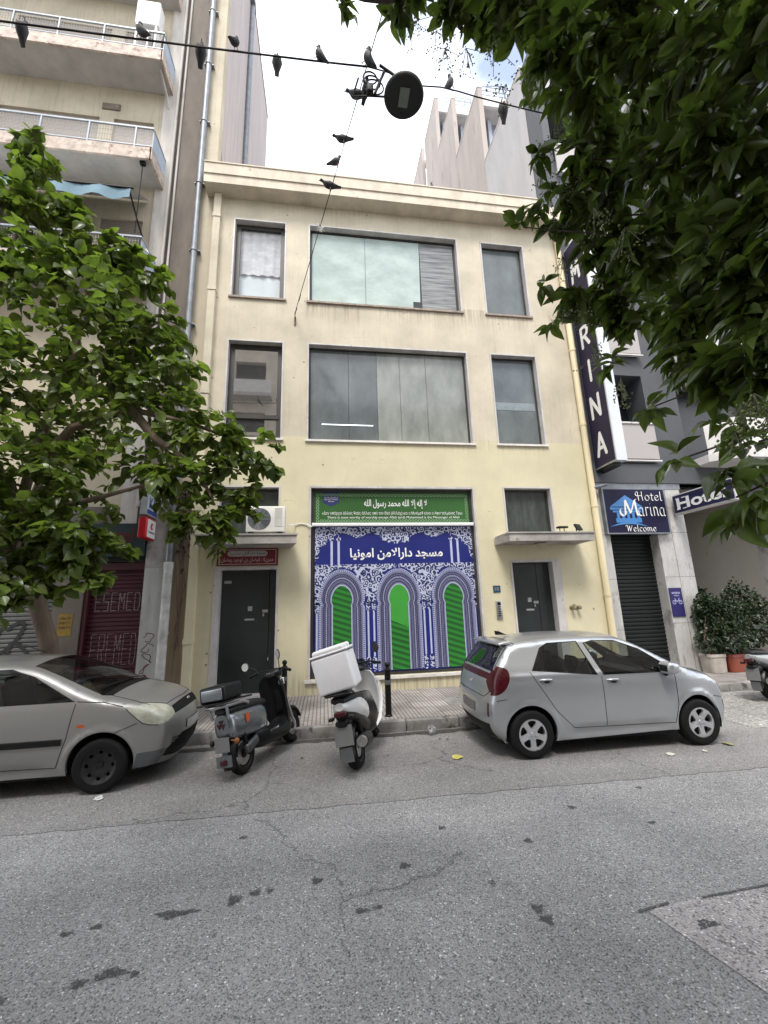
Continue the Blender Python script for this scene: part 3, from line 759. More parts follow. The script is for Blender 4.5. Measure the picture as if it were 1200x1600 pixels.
# things fixed to the yellow building
def cal(M_=None): pass
t = thing('wall_lamp', 'round glass bulkhead lamp under the right hand canopy', 'lamp', (5.05, -.34, 3.27))
l = MB(); l.lathe([(.001, -.02), (.13, -.02), (.15, -.0), (.15, -.001)], 20); l.build('base', M['dark_frame'], t, smooth=40)
l = MB(); l.lathe([(.001, -.115), (.06, -.105), (.11, -.07), (.125, -.02)], 20); l.build('shade', pm('dusty_lamp_glass', (.42, .36, .28), .3, var=.2, scale=10), t, smooth=60)
def floodlight(loc, rz, tilt, label):
    t = thing('floodlight', label, 'floodlight', loc, rz, 'small black floodlights on the door canopies')
    a = MB(); a.box(-.03, .03, -.03, .03, 0, .015); a.box(-.06, -.05, -.01, .01, .015, .12); a.box(.05, .06, -.01, .01, .015, .12); a.box(-.06, .06, -.01, .01, .015, .025); a.build('bracket', M['black_metal'], t)
    b = MB(); b.rbox(-.11, .11, -.085, .085, -.02, .025, r=.012, seg=2); b.xf(Matrix.Translation((0, -.02, .14)) @ Matrix.Rotation(tilt, 4, 'X')); b.build('housing', M['black_metal'], t, smooth=40)
    b = MB(); b.box(-.09, .09, -.07, .07, -.026, -.021); b.xf(Matrix.Translation((0, -.02, .14)) @ Matrix.Rotation(tilt, 4, 'X')); b.build('lens', glass('flood_lens', (.4, .4, .4), .6, .1, (.1, .1, .09)), t)
floodlight((-2.33, -.5, 3.477), 0, R(15), 'black floodlight at the left end of the left canopy')
floodlight((5.58, -.45, 3.477), 0, R(4), 'flat lying black floodlight in the middle of the right canopy')
floodlight((5.98, -.45, 3.477), R(25), R(65), 'upright black floodlight near the right end of the right canopy')
t = thing('floodlight_plate', 'dark flat panel lying on the right canopy beside the floodlights', 'panel', (5.35, -.4, 3.477))
b = MB(); b.box(-.45, .3, -.02, .02, .03, .05); b.box(-.02, .02, -.02, .02, 0, .03); b.build('panel', M['dark_frame'], t)
t = thing('number_plate', 'small dark blue house number plate left of the right door', 'number plate', (4.02, -.006, 2.24))
b = MB(); b.rbox(-.09, .09, -.008, .004, -.08, .08, r=.004, seg=1); b.build('plate', pm('enamel_blue', (.015, .05, .09), .35, var=.1), t)
b = MB(); put_text(b, '10', -.05, .05, -.04, .04, -.010, .0); b.build('digits', pm('worn_white_digits', (.30, .32, .33), .5, var=.1), t)
t = thing('intercom', 'slim steel door intercom beside the right doorway', 'intercom', (4.03, -.01, 1.77))
b = MB(); b.rbox(-.07, .07, -.03, .008, -.2, .2, r=.008, seg=2); b.build('case', M['steel'], t, smooth=40)
b = MB()
for k in range(5): b.box(-.03, .03, -.034, -.031, -.15 + k * .05, -.125 + k * .05)
b.box(-.04, .04, -.034, -.031, .1, .17); b.build('buttons', M['black_plastic'], t)
t = thing('fire_inlet', 'twin brass fire brigade inlet on the wall right of the right door', 'fire inlet', (5.92, -.002, 1.78))
b = MB()
for dx in (-.07, .07):
    b.lathe([(.05, 0), (.05, -.02), (.035, -.025), (.035, -.09), (.05, -.095), (.05, -.13), (.02, -.135), (.001, -.135)], 14, (dx, 0, -.02), 'y')
b.lathe([(.06, 0), (.06, -.012), (.001, -.013)], 14, (0, 0, .0), 'y'); b.build('couplings', pm('old_brass', (.30, .25, .16), .4, metal=.7, var=.3, scale=20), t, smooth=40)
t = thing('wall_hook', 'rusty iron wall anchor holding the thin cross street wire', 'wall anchor', (-.72, 0, 9.14))
b = MB(); b.box(-.02, .02, -.02, .0, -.22, .02); b.tube([(0, -.02, 0), (0, -.10, .02), (0, -.12, .06), (0, -.09, .09)], .012, 6); b.build('hook', pm('rusty_iron', (.11, .06, .04), .8, var=.5, scale=30), t, smooth=50)
# AC unit on the left canopy
t = thing('air_conditioner', 'white air conditioning unit standing on the left door canopy', 'air conditioner', (-1.22, -.42, 3.477))
b = MB(); b.rbox(-.40, .40, -.14, .14, .06, .62, r=.02); b.build('case', pm('ac_case', (.66, .65, .61), .5, var=.1, scale=4), t, smooth=40)
b = MB()
for k in range(9): b.lathe([(.03 + k * .024, -.004), (.036 + k * .024, -.008), (.042 + k * .024, -.004)], 28, (-.13, -.14, .34), 'y')
for k in range(12):
    a = 2 * PI * k / 12; b.tube([(-.13 + .03 * math.cos(a), -.146, .34 + .03 * math.sin(a)), (-.13 + .24 * math.cos(a + .5), -.146, .34 + .24 * math.sin(a + .5))], .004, 4)
b.build('fan_grille', M['grey_metal'], t, smooth=60)
b = MB(); b.lathe([(.001, 0), (.24, 0)], 28, (-.13, -.1405, .34), 'y'); b.build('fan_opening', M['black_plastic'], t)
b = MB(); b.box(.19, .34, -.146, -.141, .18, .58); b.box(.2, .33, -.149, -.1465, .36, .57); b.build('side_panel', pm('ac_panel', (.50, .49, .46), .5, var=.1), t)
b = MB(); b.box(-.35, -.25, -.14, .14, 0, .06); b.box(.25, .35, -.14, .14, 0, .06); b.build('feet', M['black_plastic'], t)
t = thing('cable', 'pale loose cable running from the air conditioner to the mural window', 'cable', (-.78, -.03, 3.74))
b = MB(); b.tube([(0, -.2, 0), (.06, -.1, .02), (.14, .0, .06), (.26, .01, .08), (.38, .01, .06), (.45, -.02, .03), (.52, -.02, .0)], .012, 6); b.build('flex', M['white_paint'], t, smooth=60)
# ------------------------------------------------------------------ printed panels on the ground floor
def stripe_mat(name, a, b_, period, slope, duty=.5, wob=0):
    m = bpy.data.materials.new(name); m.use_nodes = True
    nt = m.node_tree; bb = nt.nodes['Principled BSDF']; L = nt.links.new
    t = nod(nt, 'ShaderNodeTexCoord'); sx = nod(nt, 'ShaderNodeSeparateXYZ'); L(t.outputs['Object'], sx.inputs[0])
    q = nod(nt, 'ShaderNodeMath', operation='MULTIPLY_ADD'); L(sx.outputs['X'], q.inputs[0]); q.inputs[1].default_value = slope; L(sx.outputs['Z'], q.inputs[2])
    d = nod(nt, 'ShaderNodeMath', operation='DIVIDE'); L(q.outputs[0], d.inputs[0]); d.inputs[1].default_value = period
    f = nod(nt, 'ShaderNodeMath', operation='FRACT'); L(d.outputs[0], f.inputs[0])
    r = nod(nt, 'ShaderNodeValToRGB'); r.color_ramp.elements[0].position = duty - .12; r.color_ramp.elements[1].position = duty + .12
    r.color_ramp.elements[0].color = (*a, 1); r.color_ramp.elements[1].color = (*b_, 1)
    L(f.outputs[0], r.inputs['Fac']); L(r.outputs['Color'], bb.inputs['Base Color']); bb.inputs['Roughness'].default_value = .45
    return m
def lace_mat(name, a, b_, scale=15):
    """arabesque print: rings and curls of pale ink over blue"""
    m = bpy.data.materials.new(name); m.use_nodes = True
    nt = m.node_tree; bb = nt.nodes['Principled BSDF']; L = nt.links.new
    t = nod(nt, 'ShaderNodeTexCoord')
    n = nod(nt, 'ShaderNodeTexNoise', Scale=9, Detail=1); L(t.outputs['Object'], n.inputs['Vector'])
    ad = nod(nt, 'ShaderNodeMix', data_type='VECTOR'); ad.inputs['Factor'].default_value = .06
    L(t.outputs['Object'], ad.inputs['A']); L(n.outputs['Color'], ad.inputs['B'])
    v = nod(nt, 'ShaderNodeTexVoronoi', Scale=scale); L(ad.outputs['Result'], v.inputs['Vector'])
    k = nod(nt, 'ShaderNodeMath', operation='MULTIPLY'); L(v.outputs['Distance'], k.inputs[0]); k.inputs[1].default_value = 15.0
    s = nod(nt, 'ShaderNodeMath', operation='SINE'); L(k.outputs[0], s.inputs[0])
    r = nod(nt, 'ShaderNodeValToRGB'); r.color_ramp.elements[0].position = .42; r.color_ramp.elements[1].position = .58
    ma = nod(nt, 'ShaderNodeMapRange'); ma.inputs['From Min'].default_value = -1; L(s.outputs[0], ma.inputs['Value'])
    r.color_ramp.elements[0].color = (*b_, 1); r.color_ramp.elements[1].color = (*a, 1)
    L(ma.outputs[0], r.inputs['Fac']); L(r.outputs['Color'], bb.inputs['Base Color']); bb.inputs['Roughness'].default_value = .5
    return m
BLUE = (.0025, .010, .150); LAV = (.44, .47, .66); LAVD = (.30, .29, .44); NAVY = (.008, .008, .05)
M['b_blue'] = pm('printed_blue', BLUE, .5, var=.10, scale=1.5)
M['b_lav'] = pm('printed_lavender', (.155, .16, .27), .5, var=.10, scale=14)
M['b_white'] = pm('printed_white', LAV, .5, var=.08, scale=14)
M['b_dark'] = pm('printed_dark_line', NAVY, .5, var=0)
M['b_green'] = stripe_mat('printed_green_stripes', (.022, .20, .026), (.010, .085, .015), .125, .33)
M['b_green_top'] = pm('printed_green', (.04, .29, .035), .5, var=.08, scale=2)
M['b_lace'] = lace_mat('printed_arabesque', (.46, .49, .64), (.005, .010, .085), 10)
ban = thing('mural_sign', 'large blue mural panel printed with three green moorish arches and white Arabic lettering', 'mural panel', (1.66, .12, .46))
Yb = .124
def ly(k): return Yb - .0009 * k - .001
p = MB(); p.box(-.20, 3.56, Yb, Yb + .006, .53, 3.76); p.build('panel', M['b_blue'], ban, world=True)
# lace bands
top_half = [(-.2, 2.97), (-.12, 3.05), (-.08, 3.3), (.06, 3.36), (.08, 3.48), (.14, 3.5), (.3, 3.58), (.45, 3.62), (.62, 3.56), (.75, 3.5), (.85, 3.52), (1.0, 3.6), (1.1, 3.62), (1.25, 3.57), (1.36, 3.5), (1.37, 3.40), (1.5, 3.38), (1.6, 3.42), (1.66, 3.34)]
cx = 1.68
poly = top_half + [(2 * cx - a, b) for a, b in reversed(top_half)] + [(3.56, 3.755), (-.2, 3.755)]
l = MB(); l.sheet(poly, ly(1))
sp = [(-.62, 2.89), (-.62, 2.80), (-.5, 2.79), (-.34, 2.72), (-.32, 2.60), (-.22, 2.56), (-.18, 2.35), (-.13, 2.2), (-.07, 2.08), (0, 2.04)]
for c0 in (1.055, 2.345):
    l.sheet([(c0 + a, b) for a, b in sp] + [(c0 - a, b) for a, b in reversed(sp[:-1])], ly(1))
l.sheet([(.42, 2.89), (.42, 2.80), (.28, 2.79), (.13, 2.72), (.11, 2.60), (0, 2.56), (-.06, 2.35), (-.10, 2.2), (-.13, 2.08), (-.2, 2.04), (-.2, 2.89)], ly(1.4))
l.sheet([(2.98, 2.89), (2.98, 2.80), (3.10, 2.79), (3.25, 2.72), (3.27, 2.60), (3.38, 2.56), (3.43, 2.35), (3.47, 2.2), (3.5, 2.08), (3.56, 2.04), (3.56, 2.89)], ly(1.4))
colx = [-.15, .99, 1.12, 2.28, 2.41, 3.50]
for x_ in colx:
    for zc, h in ((1.93, .12), (2.07, .08), (.78, .09), (.64, .10)):
        l.sheet([(x_ + .055 * math.cos(2 * PI * k / 10) * (1 if k % 2 == 0 else .8), zc + h * math.sin(2 * PI * k / 10)) for k in range(10)], ly(2.2))
for x_ in (.18, .34, 3.02, 3.18):
    l.sheet([(x_ - .06, 3.46), (x_, 3.42), (x_ + .06, 3.46), (x_ + .035, 3.52), (x_ + .012, 3.49), (x_, 3.62), (x_ - .012, 3.49), (x_ - .035, 3.52)], ly(3))
l.build('arabesque', M['b_lace'], ban, world=True)
l = MB()
for x_ in (.18, .34, 3.02, 3.18): l.sheet([(x_ - .026, 2.88), (x_ + .026, 2.88), (x_ + .026, 3.43), (x_ - .026, 3.43)], ly(3))
for x_ in colx: l.sheet([(x_ - .02, .86), (x_ + .02, .86), (x_ + .02, 1.82), (x_ - .02, 1.82)], ly(3))
l.build('column_print', M['b_white'], ban, world=True)
def arch_outline(cx, t, zb=.56):
    """t = 0 outer edge, 1 = edge of the green field"""
    L_ = lambda a, b: a + (b - a) * t
    hw, neck, bulb, apex = L_(.515, .205), L_(.490, .195), L_(.515, .232), L_(2.76, 2.40)
    zn, zc = L_(1.96, 1.95), L_(2.12, 2.08)
    right = [(hw, zb), (hw, zn - .02), (neck, zn + .01)]
    for k in range(13):
        a = R(-22 + (112 * k / 12))
        rx = bulb / math.cos(R(0)); ry = apex - zc
        u = rx * math.cos(a); v = ry * math.sin(a)
        if a > 0: v *= (1 + .05 * (a / (PI / 2)) ** 3); u *= (1 - .06 * math.sin(2 * a) * 0)
        right.append((max(u, 0), zc + (v if a > 0 else v * .5)))
    right[-1] = (0, apex + .01)
    pts = [(cx + a, b) for a, b in right] + [(cx - a, b) for a, b in reversed(right[:-1])]
    return pts
for ci, c0 in enumerate((.405, 1.705, 2.995)):
    a_ = MB()
    seq = [(0, 1), (.035, 0), (.13, 1), (.16, 2), (.29, 3), (.34, 2), (.43, 3), (.48, 2), (.60, 3), (.65, 2), (.79, 3), (.85, 2), (.94, 1)]
    for k, (t_, mi_) in enumerate(seq):
        a_.m = mi_; a_.sheet(arch_outline(c0, t_), ly(4 + k * .8))
    # rows of printed dots
    for t_, mi_, st in ((.085, 1, .045), (.38, 3, .04), (.54, 1, .04), (.72, 3, .04)):
        pts = arch_outline(c0, t_)
        acc = 0.0
        for (p0, p1) in zip(pts, pts[1:]):
            d_ = math.hypot(p1[0] - p0[0], p1[1] - p0[1]); s_ = -acc
            while s_ + st <= d_:
                s_ += st; q = (p0[0] + (p1[0] - p0[0]) * s_ / d_, p0[1] + (p1[1] - p0[1]) * s_ / d_)
                a_.m = mi_; r_ = .0125 if t_ < .1 else .009
                a_.sheet([(q[0] - r_, q[1] - r_), (q[0] + r_, q[1] - r_), (q[0] + r_, q[1] + r_), (q[0] - r_, q[1] + r_)], ly(16))
            acc = d_ - s_
    ao = a_.build('arch', [M['b_blue'], M['b_white'], M['b_lav'], M['b_dark']], ban, world=True)
    f_ = MB(); f_.sheet(arch_outline(c0, 1.0), ly(17)); f_.build('green_field', M['b_green'], ao, world=True)
    if ci == 1:
        f_ = MB(); o_ = [q for q in arch_outline(c0, 1.0) if q[1] > 1.9]
        f_.sheet([(c0 + .2, 1.45)] + o_ + [(c0 - .2, 1.62)], ly(18)); f_.build('green_plain', M['b_green_top'], ao, world=True)
l = MB(); put_text(l, arabic('مسجد دارالامن امونيا'), .60, 2.80, 2.98, 3.26, ly(3), .025); l.build('lettering', M['white_paint'], ban, world=True)

gb = thing('printed_sign', 'green sign panel with white Arabic, Greek and English lettering above the blue mural', 'sign', (1.66, .12, 3.85))
p = MB(); p.box(-.22, 3.54, Yb, Yb + .006, 3.855, 4.62); p.build('panel', pm('printed_sign_green', (.018, .095, .013), .5, var=.18, scale=.9), gb, world=True)
p = MB(); p.sheet([(-.02, 4.615), (.36, 4.615), (.36, 4.34), (.17, 4.25), (-.02, 4.34)], ly(2)); p.build('badge', pm('printed_badge_blue', (.012, .022, .12), .5, var=.05), gb, world=True)
p = MB()
def ringlet(x_, z_, y_=None):
    n = 10; y_ = ly(3)
    vs = []
    for k in range(n):
        a = 2 * PI * k / n
        vs.append((x_ + .036 * math.cos(a), y_, z_ + .036 * math.sin(a))); vs.append((x_ + .022 * math.cos(a), y_, z_ + .022 * math.sin(a)))
    p.add(vs, [(2 * k, 2 * ((k + 1) % n), 2 * ((k + 1) % n) + 1, 2 * k + 1) for k in range(n)])
x_ = -.14
while x_ < 3.5:
    ringlet(x_, 3.905); ringlet(x_, 4.53); x_ += .0805
for k in range(7): ringlet(-.14, 3.985 + k * .078); ringlet(3.47, 3.985 + k * .078)
p.build('border_rings', pm('printed_ring_green', (.22, .36, .20), .5, var=.1), gb, world=True)
p = MB()
put_text(p, arabic('لا إله إلا الله محمد رسول الله'), .95, 2.48, 4.19, 4.43, ly(4), .012)
put_text(p, '«Δεν υπάρχει άλλος θεός άλλος από τον Θεό (Αλλάχ) και ο Μωάμεθ είναι ο Απεσταλμένος Του»', -.04, 3.36, 4.035, 4.135, ly(4), .0)
put_text(p, 'There is none worthy of worship except Allah (and) Muhammad is the Messenger of Allah', .08, 3.28, 3.945, 4.02, ly(4), .0)
for k, s_ in enumerate(('International Muslim', 'Association of Greece', 'Athens')):
    w_ = .16 if k < 2 else .07
    put_text(p, s_, .17 - w_, .17 + w_, 4.45 - k * .045, 4.475 - k * .045, ly(4))
p.build('lettering', M['white_paint'], gb, world=True)

rs = thing('wall_sign', 'dark red sign with pale script above the left hand door', 'sign', (-1.65, -.02, 2.90))
p = MB(); p.box(-2.29, -1.0, -.045, -.013, 2.885, 3.27); p.build('board', pm('dark_red_board', (.16, .012, .022), .45, var=.2, scale=2), rs, world=True)
p = MB()
for (a, b, c, d) in ((-2.25, -1.04, 2.915, 2.927), (-2.25, -1.04, 3.228, 3.24), (-2.25, -2.238, 2.928, 3.227), (-1.052, -1.04, 2.928, 3.227)): p.box(a, b, -.049, -.046, c, d)
p.build('border', pm('pale_border', (.5, .42, .36), .5, var=.1), rs, world=True)
p = MB(); pts = []
for cx_, a0 in ((-1.30, -90), (-2.0, 90)):
    for k in range(9): pts.append((cx_ + .075 * math.cos(R(a0 + 180 * k / 8)), 3.15 + .062 * math.sin(R(a0 + 180 * k / 8))))
p.sheet(pts, -.049); p.build('oval', pm('pale_oval', (.46, .42, .40), .5, var=.1), rs, world=True)
p = MB(); put_text(p, arabic('مسجد دار الامن مدرسة'), -2.03, -1.27, 3.105, 3.205, -.052, .0); p.build('oval_script', M['b_dark'], rs, world=True)
p = MB(); put_text(p, arabic('مدينة : فيضان بن توحيد رمضان').replace('ة', '\uFE94'), -2.2, -1.1, 2.95, 3.07, -.052, .012); p.build('lower_script', pm('pale_pink_ink', (.55, .40, .38), .5, var=.1), rs, world=True)

# ------------------------------------------------------------------ pen lettering
def arc(cx, cy, rx, ry, a0, a1, n=12):
    return [(cx + rx * math.cos(R(a0 + (a1 - a0) * k / n)), cy + ry * math.sin(R(a0 + (a1 - a0) * k / n))) for k in range(n + 1)]
PEN = {
 'H': (.95, [[(.30, .95), (.26, .55), (.30, 0)], [(.72, 1.0), (.70, .5), (.76, .0)], [(.22, .52), (.72, .55)], arc(.16, .74, .16, .22, 60, 290)]),
 'o': (.62, [arc(.30, .30, .23, .29, 60, 420, 20)]),
 't': (.45, [[(.2, .82), (.18, .2)] + arc(.30, .16, .12, .15, 180, 300, 6), [(.02, .58), (.40, .58)]]),
 'e': (.56, [arc(.28, .30, .22, .29, -20, -300, 16) + [(.46, .42), (.10, .28)]]),
 'l': (.34, [[(.14, 1.0), (.12, .14)] + arc(.22, .12, .10, .12, 180, 300, 6)]),
 'M': (1.05, [[(.22, .0), (.30, .98)], [(.30, .98), (.52, .12)], [(.52, .12), (.80, .98)], [(.80, .98), (.86, .12)] + arc(.95, .10, .09, .1, 180, 300, 5), arc(.12, .22, .16, .26, 130, 360, 10), [(.80, .98), (.90, 1.04)]]),
 'a': (.60, [arc(.26, .28, .20, .28, 60, 300, 14), [(.46, .54), (.44, .12)] + arc(.52, .10, .08, .1, 180, 300, 5)]),
 'r': (.46, [[(.14, .60), (.14, 0)], arc(.30, .40, .16, .18, 170, 50, 7)]),
 'i': (.28, [[(.12, .60), (.11, .1), (.2, 0)], [(.11, .80), (.15, .84)]]),
 'n': (.62, [[(.14, .60), (.14, 0)], arc(.30, .40, .16, .20, 170, 20, 7) + [(.46, .12), (.54, 0)]]),
 'W': (1.05, [arc(.10, .75, .14, .2, 180, 20, 6) + [(.28, .04)], [(.28, .04), (.50, .85)], [(.50, .85), (.62, .04)], [(.62, .04), (.94, .92)]]),
 'c': (.52, [arc(.28, .30, .22, .29, 40, 310, 14)]),
 'm': (.92, [[(.12, .60), (.12, 0)], arc(.27, .42, .15, .17, 170, 20, 6) + [(.41, 0)], arc(.57, .42, .15, .17, 170, 20, 6) + [(.72, .1), (.8, 0)]]),
}
def pen_text(mb, word, x0, x1, z0, h, y, w=.11, axis='y', gap=.02, gaps=None):
    tot = sum(PEN[c][0] + gap for c in word); sx = (x1 - x0) / tot
    pos = 0; yy = y
    for c in word:
        adv, strokes = PEN[c]
        for st in strokes:
            for (a, b) in zip(st, st[1:]):
                for nv in ((w * .74, w * .62), (-w * .16, w * .19)):
                    q = [(a[0] - nv[0] / 2, a[1] - nv[1] / 2), (a[0] + nv[0] / 2, a[1] + nv[1] / 2), (b[0] + nv[0] / 2, b[1] + nv[1] / 2), (b[0] - nv[0] / 2, b[1] - nv[1] / 2)]
                    yy -= .00002
                    mb.add([(x0 + (pos + u) * sx, yy, z0 + v * h) for u, v in q], [(0, 1, 2, 3)])
        pos += adv + gap
    return mb
def stroke_text(mb, strokes, place, w, eps=.00004, n=10):
    """round ended strokes; place(u, v, k) gives the 3D point"""
    k_ = 0
    for st in strokes:
        for (a, b) in zip(st, st[1:]):
            d = Vector((b[0] - a[0], b[1] - a[1])); L_ = d.length
            if L_ < 1e-6: continue
            d /= L_; nx, ny = -d.y * w / 2, d.x * w / 2
            k_ += 1
            ring = [(b[0] + nx, b[1] + ny)]
            a0 = math.atan2(ny, nx)
            pts = [(a[0] + w / 2 * math.cos(a0 + PI * t / n), a[1] + w / 2 * math.sin(a0 + PI * t / n)) for t in range(n + 1)]
            pts += [(b[0] + w / 2 * math.cos(a0 + PI + PI * t / n), b[1] + w / 2 * math.sin(a0 + PI + PI * t / n)) for t in range(n + 1)]
            mb.add([place(u, v, k_ * eps) for u, v in pts], [tuple(range(len(pts)))])
    return mb
# ------------------------------------------------------------------ apartment block on the left
M['lb_wall'] = plaster_mat('cream_render', (.50, .44, .34), (.52, .465, .36), 11.0, streak=.5, stains=[(-14, -3.9, 14.9, 1.2, .5, (.22, .17, .12)), (-14, -3.9, 18.0, 1.2, .5, (.22, .17, .12))])
M['lb_party'] = pm('streaked_party_wall', (.43, .385, .38), .85, var=.16, scale=2.2, stretch=(1, 2.2, .12), spots=((.36, .30, .29), 1.6, .60), bump=.2, bscale=20)
M['lb_dark'] = pm('dark_raw_concrete', (.15, .127, .107), .9, var=.35, scale=1.6, stretch=(1, 1, .35), bump=.35, bscale=30, spots=((.10, .08, .07), 2.5, .6))
M['lb_tan'] = pm('tan_painted_strip', (.38, .30, .215), .8, var=.25, scale=2, stretch=(2, 1, .3), spots=((.16, .12, .09), 4, .62))
M['lb_pier'] = pm('pale_grey_pier', (.50, .47, .44), .8, var=.22, scale=2.4, stretch=(2, 1, .35), spots=((.30, .26, .22), 3, .62))
M['lb_base'] = pm('whitewashed_pier', (.42, .42, .405), .75, var=.2, scale=2, stretch=(2, 1, .5), spots=((.28, .25, .23), 3, .6))
lb = thing('apartment_block', 'tall cream apartment block with long balconies on the left, pinkish blind side wall', 'building', (-8, 0, .16))
ops = []
for zf in (9.79, 12.99, 16.22, 19.44, 22.6):
    for (a, b) in ((-5.55, -4.55), (-8.3, -5.9), (-11.5, -8.8)):
        ops.append((a, b, zf + .0, zf + 1.87))
ops += [(-4.80, -3.72, .165, 2.92), (-8.1, -5.42, .165, 3.0), (-12, -8.4, .165, 3.0)]
w_ = MB(); wall_grid(w_, -14, -4.34, 4.2, 27.6, 0, .3, [o for o in ops if o[3] > 4])
w_.build('wall', M['lb_wall'], lb, world=True)
w_ = MB(); w_.box(-14, -3.0, .35, 8.4, 4.2, 27.55); w_.box(-14, -3.0, 3.4, 8.4, .1, 4.2); w_.build('side_wall', M['lb_party'], lb, world=True)
w_ = MB(); w_.box(-14.05, -2.98, .0, 8.43, 27.6, 27.85); w_.build('roof_edge', M['concrete'], lb, world=True)
w_ = MB(); w_.box(-4.335, -3.985, -.03, .32, 3.8, 27.6); w_.build('pale_pier', M['lb_pier'], lb, world=True)
w_ = MB(); w_.box(-3.98, -3.30, .05, .34, 2.9, 27.6); w_.build('concrete_strip', M['lb_dark'], lb, world=True)
w_ = MB(); w_.box(-3.297, -2.865, .03, .34, 4.6, 27.6); w_.build('cream_strip', M['lb_wall'], lb, world=True)
w_ = MB(); w_.box(-3.297, -2.868, .02, .34, .1, 4.597); w_.build('tan_strip', M['lb_tan'], lb, world=True)
w_ = MB()
for x_, r_ in ((-3.99, .035), (-3.88, .028)): w_.cyl((x_, -.045 if x_ < -3.95 else .02, 4.2), (x_, -.045 if x_ < -3.95 else .02, 27.5), r_, n=8)
w_.build('conduits', M['lb_pier'], lb, smooth=50, world=True)
w_ = MB(); w_.cyl((-3.24, -.09, 2.9), (-3.24, -.09, 27.7), .075, n=12)
for z in np.arange(4.5, 27, 2.1): w_.cyl((-3.24, -.09, z), (-3.24, -.09, z + .06), .09, n=12); w_.box(-3.36, -3.1, -.1, .02, z + .02, z + .04)
w_.build('downpipe', M['grey_metal'], lb, smooth=40, world=True)
w_ = MB(); w_.cyl((-3.24, -.09, .165), (-3.24, -.09, 2.9), .09, n=12); w_.cyl((-3.24, -.09, 2.84), (-3.24, -.09, 2.98), .1, n=12); w_.cyl((-3.24, -.09, 1.5), (-3.24, -.09, 1.56), .1, n=12)
w_.build('downpipe_foot', pm('grubby_white_pipe', (.50, .50, .48), .6, var=.3, scale=4), lb, smooth=40, world=True)
w_ = MB(); w_.box(-3.72, -3.32, -.06, .33, .1, 2.87); w_.build('pier_foot', M['lb_base'], lb, world=True)
w_ = MB(); w_.box(-3.72, -3.32, -.06, .33, 2.873, 4.6); w_.build('pier_top', M['concrete'], lb, world=True)
# graffiti scrawl on the pier foot
gs = []
rnd = random.Random(3)
z = 1.56
for k in range(6):
    h = .20; cx_ = -3.53
    gs.append([(cx_ + .09 * math.cos(t) * (1 if k % 2 else -1) + .03 * math.sin(3 * t + k), z - h * .5 + (h * .62) * math.sin(t * (1 + .15 * k)) * .7) for t in np.linspace(.2 * k, 5.3, 18)])
    z -= .2
g_ = MB(); stroke_text(g_, gs, lambda u, v, k: (u, -.062 - k, v), .014, n=4); g_.build('graffiti', pm('dark_red_spray', (.14, .03, .035), .6, var=.2), lb, world=True)
# party wall gutter and ledge
w_ = MB(); w_.cyl((-2.93, 3.45, 12.9), (-2.93, 3.45, 26.4), .11, n=10); w_.box(-3.0, -2.82, 3.2, 3.7, 26.4, 26.8); w_.build('side_gutter', M['grey_metal'], lb, smooth=40, world=True)
w_ = MB(); w_.prism([(.36, 12.9), (.95, 12.9), (.36, 15.2)], -2.995, -2.9, 'x'); w_.build('stair_trace', M['lb_dark'], lb, world=True)
# windows, shutters behind the balconies
M['roller'] = stripe_mat('roller_blind_slats', (.34, .30, .26), (.20, .17, .15), .045, 0)
M['old_glass'] = M['film_dark']
for (a, b, c, d) in [o for o in ops if o[3] > 4]:
    f = frame_mb(a + .002, b - .002, c + .01, d - .002, .12, .06, .06, mull=((a + b) / 2,)).build('window', pm('white_window_wood', (.42, .40, .36), .6, var=.2), lb, world=True)
    p = MB(); p.box(a + .06, b - .06, .15, .16, c + .06, d - .06); p.build('pane', M['old_glass'], f, world=True)
    p = MB(); p.box(a + .003, b - .003, .05, .075, c + (1.5 if c > 16 else .9 if b > -5 else .1), d - .003); p.build('blind', M['roller'], f, world=True)
